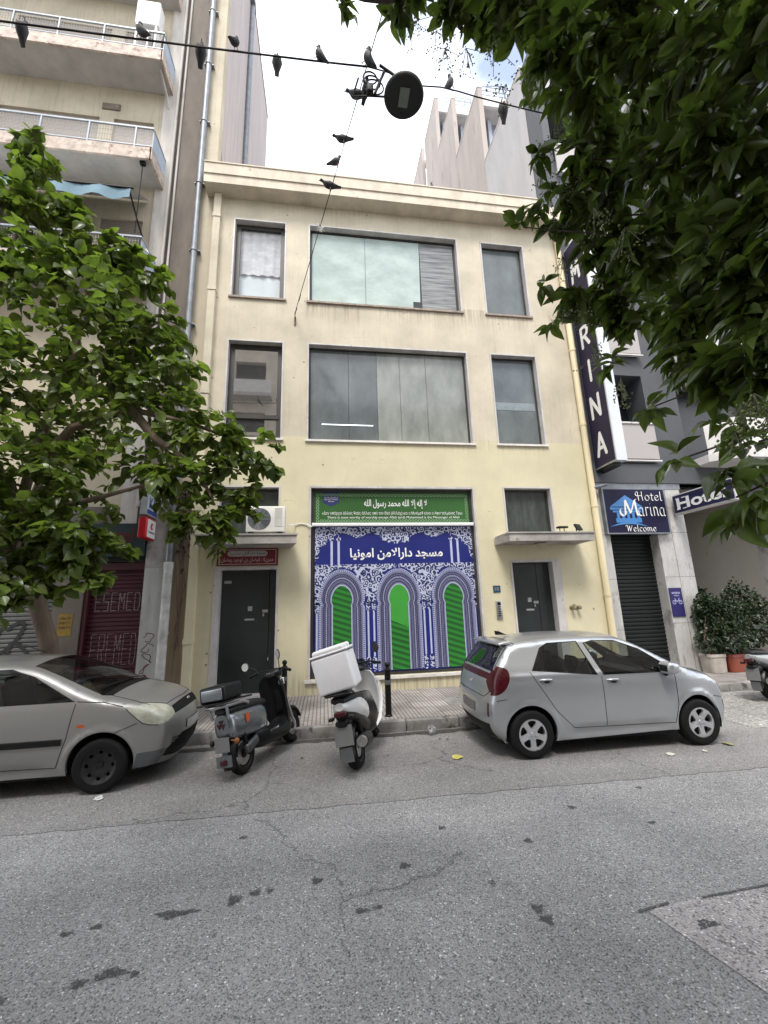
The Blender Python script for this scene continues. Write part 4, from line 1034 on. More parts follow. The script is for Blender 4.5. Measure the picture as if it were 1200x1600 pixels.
# balconies
M['rail'] = pm('blue_grey_rail_paint', (.34, .38, .43), .45, var=.2, scale=6)
M['soffit'] = pm('balcony_concrete', (.42, .405, .385), .85, var=.2, scale=1.8, bump=.2, bscale=30)
M['edge'] = pm('worn_balcony_edge', (.52, .44, .38), .85, var=.3, scale=5, bump=.3, bscale=25, spots=((.28, .19, .15), 6, .55))
M['panel_blue'] = pm('pale_blue_sheet', (.40, .48, .58), .5, var=.12, scale=3)
M['mesh'] = pm('white_railing_mesh', (.26, .25, .24), .6, var=.15, scale=9)
for i, zb in enumerate((9.45, 12.65, 15.88, 19.10)):
    s_ = MB(); s_.box(-12, -4.18, -.77, -.002, zb + .03, zb + .31)
    o = s_.build('balcony', M['soffit'], lb, world=True)
    s_ = MB(); s_.box(-12, -4.15, -.82, -.772, zb, zb + .34); s_.box(-4.177, -4.13, -.82, -.002, zb, zb + .34); s_.build('slab_edge', M['edge'], o, world=True)
    r_ = MB(); zr = zb + .34
    r_.box(-12, -4.15, -.81, -.77, zr + .60, zr + .64); r_.box(-12, -4.15, -.805, -.775, zr + .05, zr + .075)
    for x_ in np.arange(-11.9, -3.9, 1.05): r_.box(x_ - .015, x_ + .015, -.81, -.77, zr - .001, zr + .60)
    r_.box(-4.18, -4.14, -.77, -.01, zr + .60, zr + .64); r_.box(-4.18, -4.14, -.77, -.01, zr + .04, zr + .07)
    r_.build('railing', M['rail'], o, world=True)
    r_ = MB()
    for x_ in np.arange(-9.2, -4.2, .06): r_.box(x_ - .004, x_ + .004, -.793, -.786, zr + .075, zr + .60)
    for z in np.arange(zr + .14, zr + .58, .09 if i != 1 else .15): r_.box(-9.2, -4.2, -.797, -.794, z - .005, z + .005)
    r_.build('mesh_panel', M['mesh'], o, world=True)
    r_ = MB(); r_.box(-4.165, -4.155, -.76, -.02, zr + .07, zr + .60); r_.build('side_sheet', M['panel_blue'], o, world=True)
    if i == 2:
        r_ = MB(); r_.tube([(-4.25, -.6, zb + .02), (-4.25, -.4, zb - .06), (-4.22, -.15, zb - .25), (-4.2, -.03, zb - .5)], .025, 6); r_.build('drain', M['lb_pier'], o, smooth=50, world=True)
t = thing('wall_vent', 'small dark rectangular vent on the cream wall between two balconies', 'vent', (-5.64, 0, 15.23))
b = MB(); b.box(-.22, .22, -.03, -.001, -.10, .10); b.build('frame', M['lb_dark'], t)
b = MB()
for k in range(5): b.box(-.19, .19, -.036, -.031, -.08 + k * .036, -.065 + k * .036)
b.build('slats', M['sill'], t)
t = thing('balcony_air_conditioner', 'white air conditioner box standing on the upper left balcony', 'air conditioner', (-4.74, -.42, 16.222))
b = MB(); b.rbox(-.30, .30, -.16, .16, 1.25, 2.12, r=.03); b.box(-.26, -.22, -.15, .15, 0, 1.25); b.box(.22, .26, -.15, .15, 0, 1.25); b.build('case', M['white_paint'], t, smooth=40)
b = MB(); b.lathe([(.001, 0), (.27, 0)], 24, (0, -.163, 1.68), 'y'); b.build('fan_opening', M['grey_metal'], t)
t = thing('awning', 'rolled out pale blue and white cloth awning under the lower visible balcony', 'awning', (-7, 0, 11.7))
b = MB(); b.loft([[(-12, -.05, 12.25), (-4.45, -.05, 12.25)], [(-12, -.6, 11.84), (-4.4, -.6, 11.84)], [(-12, -1.1, 11.42), (-4.35, -1.1, 11.42)]], closed=False)
b.build('cloth', pm('white_awning_cloth', (.60, .62, .62), .8, var=.1, scale=3), t, world=True)
n_ = 60
b = MB(); b.loft([[(-12 + 7.65 * k / n_, -1.102 + .02 * math.sin(k), 11.42) for k in range(n_ + 1)], [(-12 + 7.65 * k / n_, -1.105 + .04 * math.sin(k * .9), 11.12 + .03 * math.sin(k * 1.3)) for k in range(n_ + 1)]], closed=False)
b.build('valance', pm('blue_awning_cloth', (.16, .26, .33), .8, var=.2, scale=3), t, world=True, smooth=60)
b = MB(); b.cyl((-12, -1.1, 11.41), (-4.3, -1.1, 11.41), .022, n=8)
b.tube([(-4.4, -1.06, 11.40), (-4.42, -.5, 11.1), (-4.45, -.03, 11.0)], .018, 6); b.tube([(-4.36, -.7, 12.62), (-4.36, -.7, 10.6)], .012, 6); b.box(-4.42, -4.30, -.74, -.66, 12.58, 12.66)
b.build('arm', M['black_metal'], t, world=True, smooth=40)
# ground floor shops; shutter, board and poster colours darkened to hold the tree's shade
M['shutter_wine'] = pm('wine_red_shutter', (.050, .004, .011), .6, var=.22, scale=3)
M['shutter_grey'] = pm('grey_shutter', (.085, .088, .085), .6, var=.3, scale=2)
def shutter(parent, x0, x1, z0, z1, y, mat, pitch=.085, name='roller_shutter'):
    s_ = MB(); prof = []
    z = z0
    while z < z1 - .01:
        h = min(pitch, z1 - z)
        prof += [(y, z), (y - .018, z + h * .25), (y - .018, z + h * .7), (y, z + h * .92)]
        z += pitch
    prof.append((y, z1))
    s_.loft([[(x0, a, b) for a, b in prof], [(x1, a, b) for a, b in prof]], closed=False)
    return s_.build(name, mat, parent, world=True)
s_ = MB(); s_.box(-14, -3.73, -.02, .3, 3.02, 4.2); s_.build('shop_band', M['lb_dark'], lb, world=True)
for a_, b_ in ((-5.40, -4.86), (-8.4, -8.12)):
    s_ = MB(); s_.box(a_, b_, -.03, .3, .1, 3.0); s_.build('shop_pier', M['lb_dark'], lb, world=True)
s_ = MB(); s_.box(-14, -3.7, .28, .34, .1, 3.02); s_.build('shop_back', M['room'], lb, world=True)
sh = shutter(lb, -4.83, -3.74, .17, 2.85, .10, M['shutter_wine'])
s_ = MB(); s_.box(-4.858, -4.78, .0, .12, .165, 2.9); s_.box(-4.779, -3.73, .02, .14, 2.85, 3.0); s_.build('shutter_frame', M['shutter_wine'], sh, world=True)
BL = {'E': [[(.8, 1), (0, 1), (0, 0), (.8, 0)], [(0, .5), (.7, .5)]], 'R': [[(0, 0), (0, 1), (.8, 1), (.8, .5), (0, .5)], [(.4, .5), (.8, 0)]], 'M': [[(0, 0), (0, 1), (.4, .5), (.8, 1), (.8, 0)]],
      'D': [[(0, 0), (0, 1), (.6, 1), (.8, .75), (.8, .25), (.6, 0), (0, 0)]], 'I': [[(.4, 0), (.4, 1)]], 'S': [[(.8, 1), (0, 1), (0, .5), (.8, .5), (.8, 0), (0, 0)]]}
def block_word(mb, word, x0, x1, z0, z1, y, w=.016, dash=True):
    step = (x1 - x0) / len(word)
    out = []
    for i, c in enumerate(word):
        for st in BL[c]:
            for a, b_ in zip(st, st[1:]):
                A = (x0 + i * step + a[0] * step * .8, z0 + a[1] * (z1 - z0)); B = (x0 + i * step + b_[0] * step * .8, z0 + b_[1] * (z1 - z0))
                n = 5
                for k in range(n):
                    if dash: out.append([(A[0] + (B[0] - A[0]) * (k + .1) / n, A[1] + (B[1] - A[1]) * (k + .1) / n), (A[0] + (B[0] - A[0]) * (k + .75) / n, A[1] + (B[1] - A[1]) * (k + .75) / n)])
    stroke_text(mb, out, lambda u, v, k: (u, y - k * .1, v), w, n=3)
g_ = MB(); block_word(g_, 'ESEMED', -4.66, -3.76, 2.02, 2.38, .078); block_word(g_, 'EREMED', -4.66, -3.76, .95, 1.55, .078, .013)
g_.build('stencil_letters', pm('faded_stencil_white', (.24, .18, .18), .8, var=.4, scale=30), sh, world=True)
sg = shutter(lb, -8.11, -5.41, .17, 3.0, .10, M['shutter_grey'])
g_ = MB(); rnd = random.Random(8); out = []
for k in range(9):
    cx_, cz_ = rnd.uniform(-7.6, -5.7), rnd.uniform(.8, 2.4)
    out.append([(cx_ + .45 * math.sin(t * (1 + .2 * (k % 3)) + k) , cz_ + .32 * math.sin(1.7 * t + 2 * k)) for t in np.linspace(0, 4.2, 22)])
stroke_text(g_, out, lambda u, v, k: (u, .075 - k * .1, v), .07, n=5); g_.build('graffiti', pm('black_spray', (.012, .012, .014), .6, var=.2), sg, world=True)
shutter(lb, -11.99, -8.41, .17, 3.0, .10, M['shutter_grey'])
t = thing('shop_sign', 'dark teal shop fascia board with red lettering above the wine red shutter', 'sign', (-4.6, -.03, 3.05))
b = MB(); b.box(-5.4, -3.74, -.10, -.022, 3.12, 3.82); b.build('board', pm('dark_teal_board', (.010, .028, .032), .5, var=.2, scale=2), t, world=True)
b = MB(); put_text(b, 'Fotel', -4.72, -3.98, 3.42, 3.72, -.103, .03); b.build('lettering', pm('dull_red_letters', (.09, .008, .012), .5, var=.1), t, world=True)
b = MB(); b.box(-5.4, -3.74, -.06, -.023, 3.025, 3.11); put_text(b, 'ΕΠΙΣΚΕΥΗ', -4.5, -3.8, 3.04, 3.09, -.063); b.build('lower_strip', M['black_plastic'], t, world=True)
t = thing('shop_sign', 'blue green shop fascia board above the grey graffiti shutter', 'sign', (-7, -.03, 3.05))
b = MB(); b.box(-8.2, -5.5, -.10, -.022, 3.12, 3.82); b.build('board', pm('teal_board', (.02, .07, .08), .5, var=.2, scale=2), t, world=True)
t = thing('projecting_sign', 'red light box sign with white face and red emblem sticking out from the pier', 'sign', (-3.62, -.06, 3.44))
b = MB(); b.rbox(-3.73, -3.57, -.56, -.062, 3.44, 3.87, r=.025); b.build('box', pm('red_plastic', (.50, .012, .022), .35, var=.1), t, smooth=40, world=True)
b = MB(); b.box(-3.569, -3.563, -.50, -.10, 3.47, 3.84); b.build('face', pm('white_plastic_face', (.72, .70, .70), .4, var=.05), t, world=True)
b = MB(); b.sheet([(-.30 + .07 * math.cos(a) * (1 - .25 * math.sin(a)), 3.71 + .075 * math.sin(a)) for a in np.linspace(0, 2 * PI, 20)[:-1]], -3.560, 'x')
b.build('emblem', pm('red_ink', (.42, .01, .03), .4, var=0), t, world=True)
b = MB(); b.sheet([(-.30 + .025 * math.cos(a) + .02, 3.70 + .03 * math.sin(a)) for a in np.linspace(0, 2 * PI, 14)[:-1]], -3.5585, 'x'); b.build('emblem_drop', M['white_paint'], t, world=True)
v_, f_ = text_flat('Vodafone', .02); a_ = np.array(v_); a_ = (a_ - a_.min(0)) / (a_.max(0) - a_.min(0))
b = MB(); b.add([(-3.560, -.46 + .32 * u, 3.56 + .05 * w) for u, w in a_], f_); b.build('lettering', M['b_dark'], t, world=True)
t = thing('projecting_sign', 'white sign box with blue letters and stripe above the red light box', 'sign', (-3.62, -.06, 3.92))
b = MB(); b.box(-3.70, -3.57, -.60, -.062, 3.92, 4.36); b.build('box', pm('grubby_sign_white', (.40, .42, .45), .5, var=.12), t, world=True)
b = MB(); b.sheet([(-.58, 3.94), (-.08, 3.94), (-.08, 4.03), (-.58, 4.03)], -3.566, 'x')
v_, f_ = text_flat('ΚΛ', .02); a_ = np.array(v_); a_ = (a_ - a_.min(0)) / (a_.max(0) - a_.min(0)); b.add([(-3.566, -.50 + .34 * u, 4.08 + .22 * w) for u, w in a_], f_); b.build('lettering', pm('sign_blue', (.02, .05, .22), .5, var=.1), t, world=True)
t = thing('poster', 'yellow paper notice stuck on the pier between two shop shutters', 'poster', (-5.12, -.032, 1.6))
b = MB(); b.box(-5.26, -5.0, -.036, -.031, 1.55, 1.98); b.build('paper', pm('yellow_paper', (.28, .18, .03), .8, var=.2, scale=12), t, world=True)
b = MB()
for z in (1.87, 1.78, 1.69): put_text(b, 'ΕΝΟΙΚΙΑΖΕΤΑΙ', -5.24, -5.02, z, z + .05, -.039)
b.build('print', M['b_dark'], t, world=True)
# ------------------------------------------------------------------ hotel on the right
M['h_grey'] = pm('dark_slate_render', (.075, .080, .090), .7, var=.14, scale=1.5)
M['h_white'] = pm('streaked_white_party_wall', (.40, .39, .395), .85, var=.14, scale=1.2, stretch=(1, 1.1, .28), spots=((.32, .305, .31), 1.6, .6), bump=.2, bscale=15)
M['h_pink'] = pm('streaked_pink_party_wall', (.36, .315, .29), .85, var=.14, scale=1.2, stretch=(1, 1.1, .28), spots=((.28, .24, .22), 1.6, .6), bump=.2, bscale=15)
M['h_front'] = pm('blue_grey_panel', (.30, .33, .39), .6, var=.2, scale=1.2, stretch=(3, 1, .3))
M['h_slab'] = pm('white_slab', (.58, .56, .55), .8, var=.15, scale=3)
M['h_marble'] = pm('veined_grey_marble', (.43, .42, .41), .4, var=.25, scale=2.2, stretch=(1.5, 1, .5), spots=[((.27, .255, .25), 4.5, .55), ((.58, .56, .55), 3, .62)], detail=9)
M['h_shutter'] = pm('dark_green_shutter', (.008, .011, .011), .6, var=.2, scale=2, spec=.25)
hb = thing('hotel_building', 'dark grey hotel with marble pillars at street level and stepped upper floors behind the tree', 'building', (9, 0, .16))
steps = [(.76, 4.0, 20.5, 'h_white'), (4.0, 7.05, 24.75, 'h_pink'), (7.05, 9.75, 28.8, 'h_pink'), (9.75, 12.4, 33.0, 'h_pink'), (13.2, 16.2, 33.6, 'h_pink')]
for k, (ya, yb, zt, mt) in enumerate(steps):
    s_ = MB(); s_.box(6.88, 7.10, ya, yb - .004, 4.9 if k else 4.9, zt)
    o = s_.build('blind_wall', M[mt], hb, world=True)
    s_ = MB(); s_.box(6.86, 7.12, ya - .02, yb, zt + .003, zt + .05); s_.build('coping', M['h_slab'], o, world=True)
    if k < 4:
        s_ = MB(); s_.box(7.103, 16, ya + .9, ya + 1.2, 4.9, zt - .35); s_.build('upper_front', M['h_front'], hb, world=True)
        s_ = MB(); s_.box(7.103, 16, ya + .12, yb + 1.1, zt - .75, zt - .45); s_.box(7.103, 16, ya + .05, ya + .16, zt - .95, zt - .40); s_.build('terrace_slab', M['h_slab'], hb, world=True)
        for x_ in (7.5, 8.4, 9.5, 10.6, 11.7): 
            s_ = MB(); s_.box(x_, x_ + .16, ya + .55, ya + .88, zt - 3.7, zt - .96); s_.build('fin', M['h_front'], hb, world=True)
        s_ = MB()
        for z in (.35, .6, .85): s_.box(7.13, 14, ya + .18, ya + .2, zt - .45 + z, zt - .43 + z)
        for x_ in np.arange(7.15, 14, .9): s_.box(x_, x_ + .03, ya + .175, ya + .205, zt - .45, zt + .42)
        s_.build('terrace_railing', M['grey_metal'], hb, world=True)
# street front above the ground floor
s_ = MB()
zf = [5.42, 8.55, 11.7, 14.8, 17.9]
wall_grid(s_, 6.90, 16, 4.86, 20.3, .02, .76, [(7.15, 8.83, z + .03, z + 2.6) for z in zf] + [(9.85, 13.4, z + .03, z + 2.6) for z in zf])
s_.build('wall', M['h_grey'], hb, world=True)
s_ = MB(); s_.box(7.0, 16, .74, .758, 5, 20); s_.build('balcony_back', pm('balcony_back_dark', (.018, .022, .028), .25, var=.3), hb, world=True)
M['h_cloth'] = pm('balcony_cloth', (.40, .375, .37), .8, var=.12, scale=40)
M['h_pale'] = pm('pale_balcony_front', (.62, .60, .58), .6, var=.08, scale=3)
for z in zf:
    s_ = MB(); s_.box(7.15, 8.86, -.10, -.07, z + .10, z + 1.08); o = s_.build('balcony_front', M['h_cloth'], hb, world=True)
    s_ = MB(); s_.box(7.12, 8.90, -.13, -.05, z + 1.085, z + 1.13); s_.box(7.12, 8.90, -.13, -.05, z + .02, z + .06); s_.build('rail', M['h_slab'], o, world=True)
    s_ = MB(); s_.prism([(9.9, .0), (9.9, -.5), (10.5, -.95), (13.4, -.95), (13.4, .0)], z - .1, z + .10, 'z'); o = s_.build('balcony', M['h_slab'], hb, world=True)
    s_ = MB(); 
    for (a, b) in (((9.95, -.48), (10.52, -.9)), ((10.53, -.9), (13.3, -.9))):
        dx, dy = b[0] - a[0], b[1] - a[1]; L_ = math.hypot(dx, dy); nx, ny = -dy / L_ * .02, dx / L_ * .02
        s_.prism([(a[0], a[1]), (b[0], b[1]), (b[0] + nx, b[1] + ny), (a[0] + nx, a[1] + ny)], z + .103, z + 1.0, 'z')
    s_.build('balcony_front', M['h_pale'], o, world=True)
# spandrel and ground floor
s_ = MB(); s_.box(6.90, 10.6, -.06, .018, 4.86, 5.38); s_.box(10.604, 16, -.06, .3, 4.5, 5.38); s_.build('spandrel', M['h_grey'], hb, world=True)
s_ = MB(); s_.box(6.90, 9.35, -.03, .3, 4.70, 4.857); s_.build('lintel', M['grey_metal'], hb, world=True)
def marble_pillar(x0, x1, ztop, ysplit, joints):
    o = MB(); o.box(x0, x1, -.02, .9, .1, ztop); o = o.build('pillar', M['h_marble'], hb, world=True)
    j = MB()
    for z in joints: j.box(x0 + .001, x1 - .001, -.0225, -.019, z - .004, z + .004)
    if ysplit: j.box(ysplit - .004, ysplit + .004, -.0225, -.019, .16, ztop - .01)
    j.build('joints', M['lb_dark'], o, world=True)
marble_pillar(6.90, 7.13, 4.697, None, (1.2, 2.4, 3.5))
marble_pillar(8.47, 9.32, 4.697, 8.88, (1.30, 2.42, 3.55, 4.2))
shutter(hb, 7.13, 8.47, .2, 3.5, .28, M['h_shutter'], .095)
s_ = MB(); s_.box(7.13, 8.47, .2, .35, 3.5, 4.697); s_.build('shutter_box', M['h_shutter'], hb, world=True)
s_ = MB(); s_.box(7.13, 8.47, .0, .30, .1, .2); s_.build('shutter_sill', M['marble'], hb, world=True)
# entrance recess
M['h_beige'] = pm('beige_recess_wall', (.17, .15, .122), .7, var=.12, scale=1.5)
s_ = MB(); s_.box(9.32, 16, 2.3, 2.5, .1, 4.86); s_.build('entrance_wall', M['h_beige'], hb, world=True)
s_ = MB(); s_.box(9.325, 16, -.02, 2.295, .1, .175); s_.build('entrance_floor', M['h_marble'], hb, world=True)
s_ = MB(); s_.box(12.2, 12.9, -.02, .7, .18, 4.49); s_.build('pillar', M['h_marble'], hb, world=True)
s_ = MB(); s_.box(9.32, 16, .302, 2.29, 4.55, 4.8); s_.build('entrance_ceiling', M['h_beige'], hb, world=True)

# signs on the hotel
hs = thing('hotel_sign', 'navy light box sign reading Hotel Marina Welcome with a blue temple over the dark shutter', 'sign', (7.85, -.02, 3.5))
X0, X1, Z0, Z1, YS = 6.98, 8.75, 3.50, 4.69, -.15
b = MB(); b.box(X0, X1, YS, -.032, Z0, Z1); b.build('box', M['grey_metal'], hs, world=True)
b = MB(); b.box(X0 + .035, X1 - .035, YS - .004, YS - .001, Z0 + .035, Z1 - .035); b.build('face', pm('navy_face', (.006, .006, .035), .55, spec=.25, var=.15, scale=2), hs, world=True)
b = MB(); y_ = YS - .006
b.sheet([(7.14, 4.20), (7.60, 4.50), (8.06, 4.20)], y_); b.box(7.14, 8.06, y_ - .001, y_ + .001, 4.12, 4.18); b.box(7.20, 8.0, y_ - .001, y_ + .001, 4.05, 4.10)
for x_ in (7.30, 7.44, 7.58, 7.72, 7.86): b.box(x_, x_ + .075, y_ - .001, y_ + .001, 3.80, 4.045)
b.box(7.26, 7.97, y_ - .002, y_ - .0012, 3.79, 3.90)
up_ = [(x_, 3.68 + .13 * math.sin(PI * (x_ - 7.06) / 1.08)) for x_ in np.linspace(7.06, 8.14, 24)]
dn_ = [(x_, 3.68 + .07 * math.sin(PI * (x_ - 7.06) / 1.08)) for x_ in np.linspace(8.14, 7.06, 24)]
b.sheet(up_ + dn_[1:-1], y_ - .003)
b.build('temple', pm('temple_blue', (.045, .20, .50), .4, var=.1, scale=6), hs, world=True)
b = MB(); pen_text(b, 'Hotel', 7.90, 8.66, 4.36, .24, YS - .010, .10); pen_text(b, 'M', 7.42, 7.98, 3.98, .40, YS - .012, .13); pen_text(b, 'arina', 7.90, 8.68, 3.96, .38, YS - .014, .10); pen_text(b, 'Welcome', 7.50, 8.34, 3.56, .17, YS - .010, .13)
b.build('lettering', M['white_paint'], hs, world=True)
t = thing('sign_lamp', 'short grey tube bracket at the top left corner of the hotel light box', 'bracket', (6.93, -.03, 4.72))
b = MB(); b.cyl((-.14, -.10, -.02), (.2, -.14, .05), .035, n=10); b.cyl((.1, .0, .03), (.1, -.12, .03), .02, n=8); b.build('tube', M['grey_metal'], t, smooth=40)

vs = thing('vertical_sign', 'tall purple navy blade sign with stacked white letters on the hotel corner', 'sign', (7.1, -.04, 5.19))
b = MB(); b.box(6.975, 7.26, -.86, -.03, 5.19, 11.9); b.build('box', pm('white_sign_side', (.62, .66, .72), .4, var=.08, scale=2, stretch=(1, 1, .2)), vs, world=True)
b = MB(); b.box(6.966, 6.972, -.83, -.06, 5.22, 11.87); b.build('face', pm('purple_navy_face', (.022, .018, .042), .6, spec=.3, var=.15, scale=1.5), vs, world=True)
b = MB(); b.box(6.964, 6.973, -.852, -.83, 5.20, 11.88); b.box(6.964, 6.973, -.06, -.04, 5.20, 11.88); b.box(6.964, 6.973, -.83, -.06, 5.20, 5.22); b.build('edge_trim', M['steel'], vs, world=True)
VL = {'M': [[(0, 0), (.1, 1), (.5, .35), (.9, 1), (1, 0)]], 'A': [[(0, 0), (.5, 1), (1, 0)], [(.2, .32), (.8, .32)]], 'R': [[(.05, 0), (.05, 1)], [(.05, 1), (.5, 1), (.8, .92), (.9, .75), (.8, .58), (.5, .5), (.05, .5)], [(.45, .5), (.95, 0)]],
      'I': [[(.5, 0), (.5, 1)]], 'N': [[(0, 0), (0, 1), (1, 0), (1, 1)]]}
b = MB()
for i, c in enumerate('MARINA'):
    zc = 5.50 + (5 - i) * 1.03
    stroke_text(b, [[(.25 + .30 * u, zc + .56 * v) for u, v in st] for st in VL[c]], lambda u, v, k: (6.963 - k, -.06 - u + .05, v), .095)
b.build('lettering', M['white_paint'], vs, world=True)
b = MB(); b.box(7.0, 7.2, -.7, -.1, 5.10, 5.19); b.cyl((7.06, -.2, 5.05), (7.06, -.2, 5.12), .03, n=8); b.build('bracket', M['black_metal'], vs, world=True)

ps = thing('projecting_sign', 'navy sign box with bold white serif letters half hidden by leaves over the hotel entrance', 'sign', (9.1, -.04, 4.0))
b = MB(); b.box(9.0, 9.22, -1.75, -.10, 4.0, 4.5); b.build('box', M['h_slab'], ps, world=True)
b = MB(); b.box(8.988, 8.998, -1.73, -.12, 4.03, 4.47); b.build('face', M['b_dark'], ps, world=True)
b = MB(); v_, f_ = text_flat('Hotel', .03); a_ = np.array(v_); a_ = (a_ - a_.min(0)) / (a_.max(0) - a_.min(0)); b.add([(8.984, -.22 - 1.35 * u, 4.10 + .29 * w) for u, w in a_], f_)
for u0 in (.0, .135):
    for w in (0, .95): b.box(8.9825, 8.9828, -.22 - 1.35 * (u0 - .012) , -.22 - 1.35 * (u0 + .07), 4.10 + .29 * w - .005, 4.10 + .29 * w + .02)
b.build('lettering', M['white_paint'], ps, world=True)
t = thing('notice_plate', 'violet blue notice plate with motorcycle outline on the marble pillar', 'sign', (8.66, -.03, 1.45))
b = MB(); b.rbox(8.49, 8.84, -.045, -.024, 1.45, 2.15, r=.006, seg=1); b.build('plate', pm('violet_blue', (.010, .006, .095), .6, var=.1), t, world=True)
b = MB(); put_text(b, 'MARINA', 8.55, 8.78, 2.0, 2.05, -.047, .02); put_text(b, 'PARKING', 8.60, 8.74, 1.945, 1.975, -.047, .01)
for cx_ in (8.58, 8.75):
    b.add([(cx_ + r_ * math.cos(2 * PI * k / 16), -.047, 1.80 + r_ * math.sin(2 * PI * k / 16)) for k in range(16) for r_ in (.05, .038)], [(2 * k, 2 * ((k + 1) % 16), 2 * ((k + 1) % 16) + 1, 2 * k + 1) for k in range(16)])
stroke_text(b, [[(8.58, 1.80), (8.63, 1.86), (8.66, 1.81), (8.71, 1.86), (8.75, 1.80)], [(8.63, 1.86), (8.60, 1.89)], [(8.71, 1.86), (8.73, 1.90)]], lambda u, v, k: (u, -.0475 - k, v), .012, n=4)
b.build('print', pm('pale_blue_ink', (.45, .45, .70), .4, var=0), t, world=True)

# ------------------------------------------------------------------ house opposite, seen only in the window panes
ob = thing('opposite_building', 'beige apartment house across the street mirrored in the window panes', 'building', (0, -12.6, .15))
M['o_wall'] = pm('beige_facade', (.60, .53, .45), .85, var=.15, scale=1.2)
zf2 = [4.2 + 3.15 * k for k in range(4)]
o_ops = [(a, a + w, z + .0, z + 2.2) for z in zf2 for (a, w) in ((-13, 2.4), (-8.5, 2.4), (-5.0, 1.7))]
s_ = MB(); wall_grid(s_, -16, -1, .1, 18.6, 0, .35, [(-a - w if False else a, a + w, z, z2) for (a, b_, z, z2) in o_ops for w in (b_ - a,)])
for i in range(len(s_.v)): s_.v[i] = (s_.v[i][0], -12.6 - s_.v[i][1], s_.v[i][2])
s_.box(-16, -1, -20, -13.2, .1, 18.6); s_.box(-.999, 15, -20, -12.61, .1, 13.4)
s_.build('wall', M['o_wall'], ob, world=True)
s_ = MB()
for (a, b_, z, z2) in o_ops: s_.box(a - .05, b_ + .05, -12.93, -12.9, z - .02, z2 + .05)
s_.build('panes', M['pane_dark'], ob, world=True)
for z in zf2:
    s_ = MB(); s_.box(-9, -2.9, -12.6, -11.95, z - .22, z - .02); o = s_.build('balcony', M['soffit'], ob, world=True)
    s_ = MB(); s_.box(-9, -2.9, -12.0, -11.96, z - .018, z + .75); s_.build('parapet', M['h_pale'] if int(z) % 2 else M['o_wall'], o, world=True)
s_ = MB(); s_.box(-16, 15, -12.64, -12.605, .1, 3.9); s_.build('shop_fronts', M['film_dark'], ob, world=True)
# ------------------------------------------------------------------ cars
def pchip(xs, ys):
    xs = np.array(xs, float); ys = np.array(ys, float)
    h = np.diff(xs); d = np.diff(ys) / h
    m = np.zeros_like(ys)
    for i in range(1, len(xs) - 1):
        if d[i - 1] * d[i] > 0:
            w1, w2 = 2 * h[i] + h[i - 1], h[i] + 2 * h[i - 1]
            m[i] = (w1 + w2) / (w1 / d[i - 1] + w2 / d[i])
    m[0], m[-1] = d[0], d[-1]
    def f(x):
        x = np.clip(np.asarray(x, float), xs[0], xs[-1])
        i = np.clip(np.searchsorted(xs, x) - 1, 0, len(xs) - 2)
        t = (x - xs[i]) / h[i]
        return (2 * t ** 3 - 3 * t ** 2 + 1) * ys[i] + (t ** 3 - 2 * t ** 2 + t) * h[i] * m[i] + (-2 * t ** 3 + 3 * t ** 2) * ys[i + 1] + (t ** 3 - t ** 2) * h[i] * m[i + 1]
    return f
def chaikin(p, n=2, closed=False):
    p = [np.array(q, float) for q in p]
    for _ in range(n):
        o = [] if closed else [p[0]]
        for i in range(len(p) if closed else len(p) - 1):
            a, b = p[i], p[(i + 1) % len(p)]
            o += [a * .75 + b * .25, a * .25 + b * .75]
        if not closed: o.append(p[-1])
        p = o
    return np.array(p)
def resample(p, step):
    p = np.asarray(p, float); d = np.r_[0, np.cumsum(np.hypot(*np.diff(p, axis=0).T))]
    n = max(2, int(round(d[-1] / step)) + 1); s = np.linspace(0, d[-1], n)
    return np.c_[np.interp(s, d, p[:, 0]), np.interp(s, d, p[:, 1])], s
def densify(poly, step=.035):
    out = []
    for i in range(len(poly)):
        a, b = np.array(poly[i], float), np.array(poly[(i + 1) % len(poly)], float)
        n = max(1, int(np.hypot(*(b - a)) / step))
        out += [tuple(a + (b - a) * k / n) for k in range(n)]
    return out
def rpoly(poly, n=2):
    return [tuple(q) for q in chaikin(poly, n, True)]
def inside(P, poly):
    poly = np.asarray(poly); x, y = P[:, 0], P[:, 1]; c = np.zeros(len(P), bool)
    for i in range(len(poly)):
        x0, y0 = poly[i]; x1, y1 = poly[i - 1]
        cond = ((y0 > y) != (y1 > y))
        with np.errstate(divide='ignore', invalid='ignore'):
            c ^= cond & (x < (x1 - x0) * (y - y0) / (y1 - y0 + 1e-12) + x0)
    return c
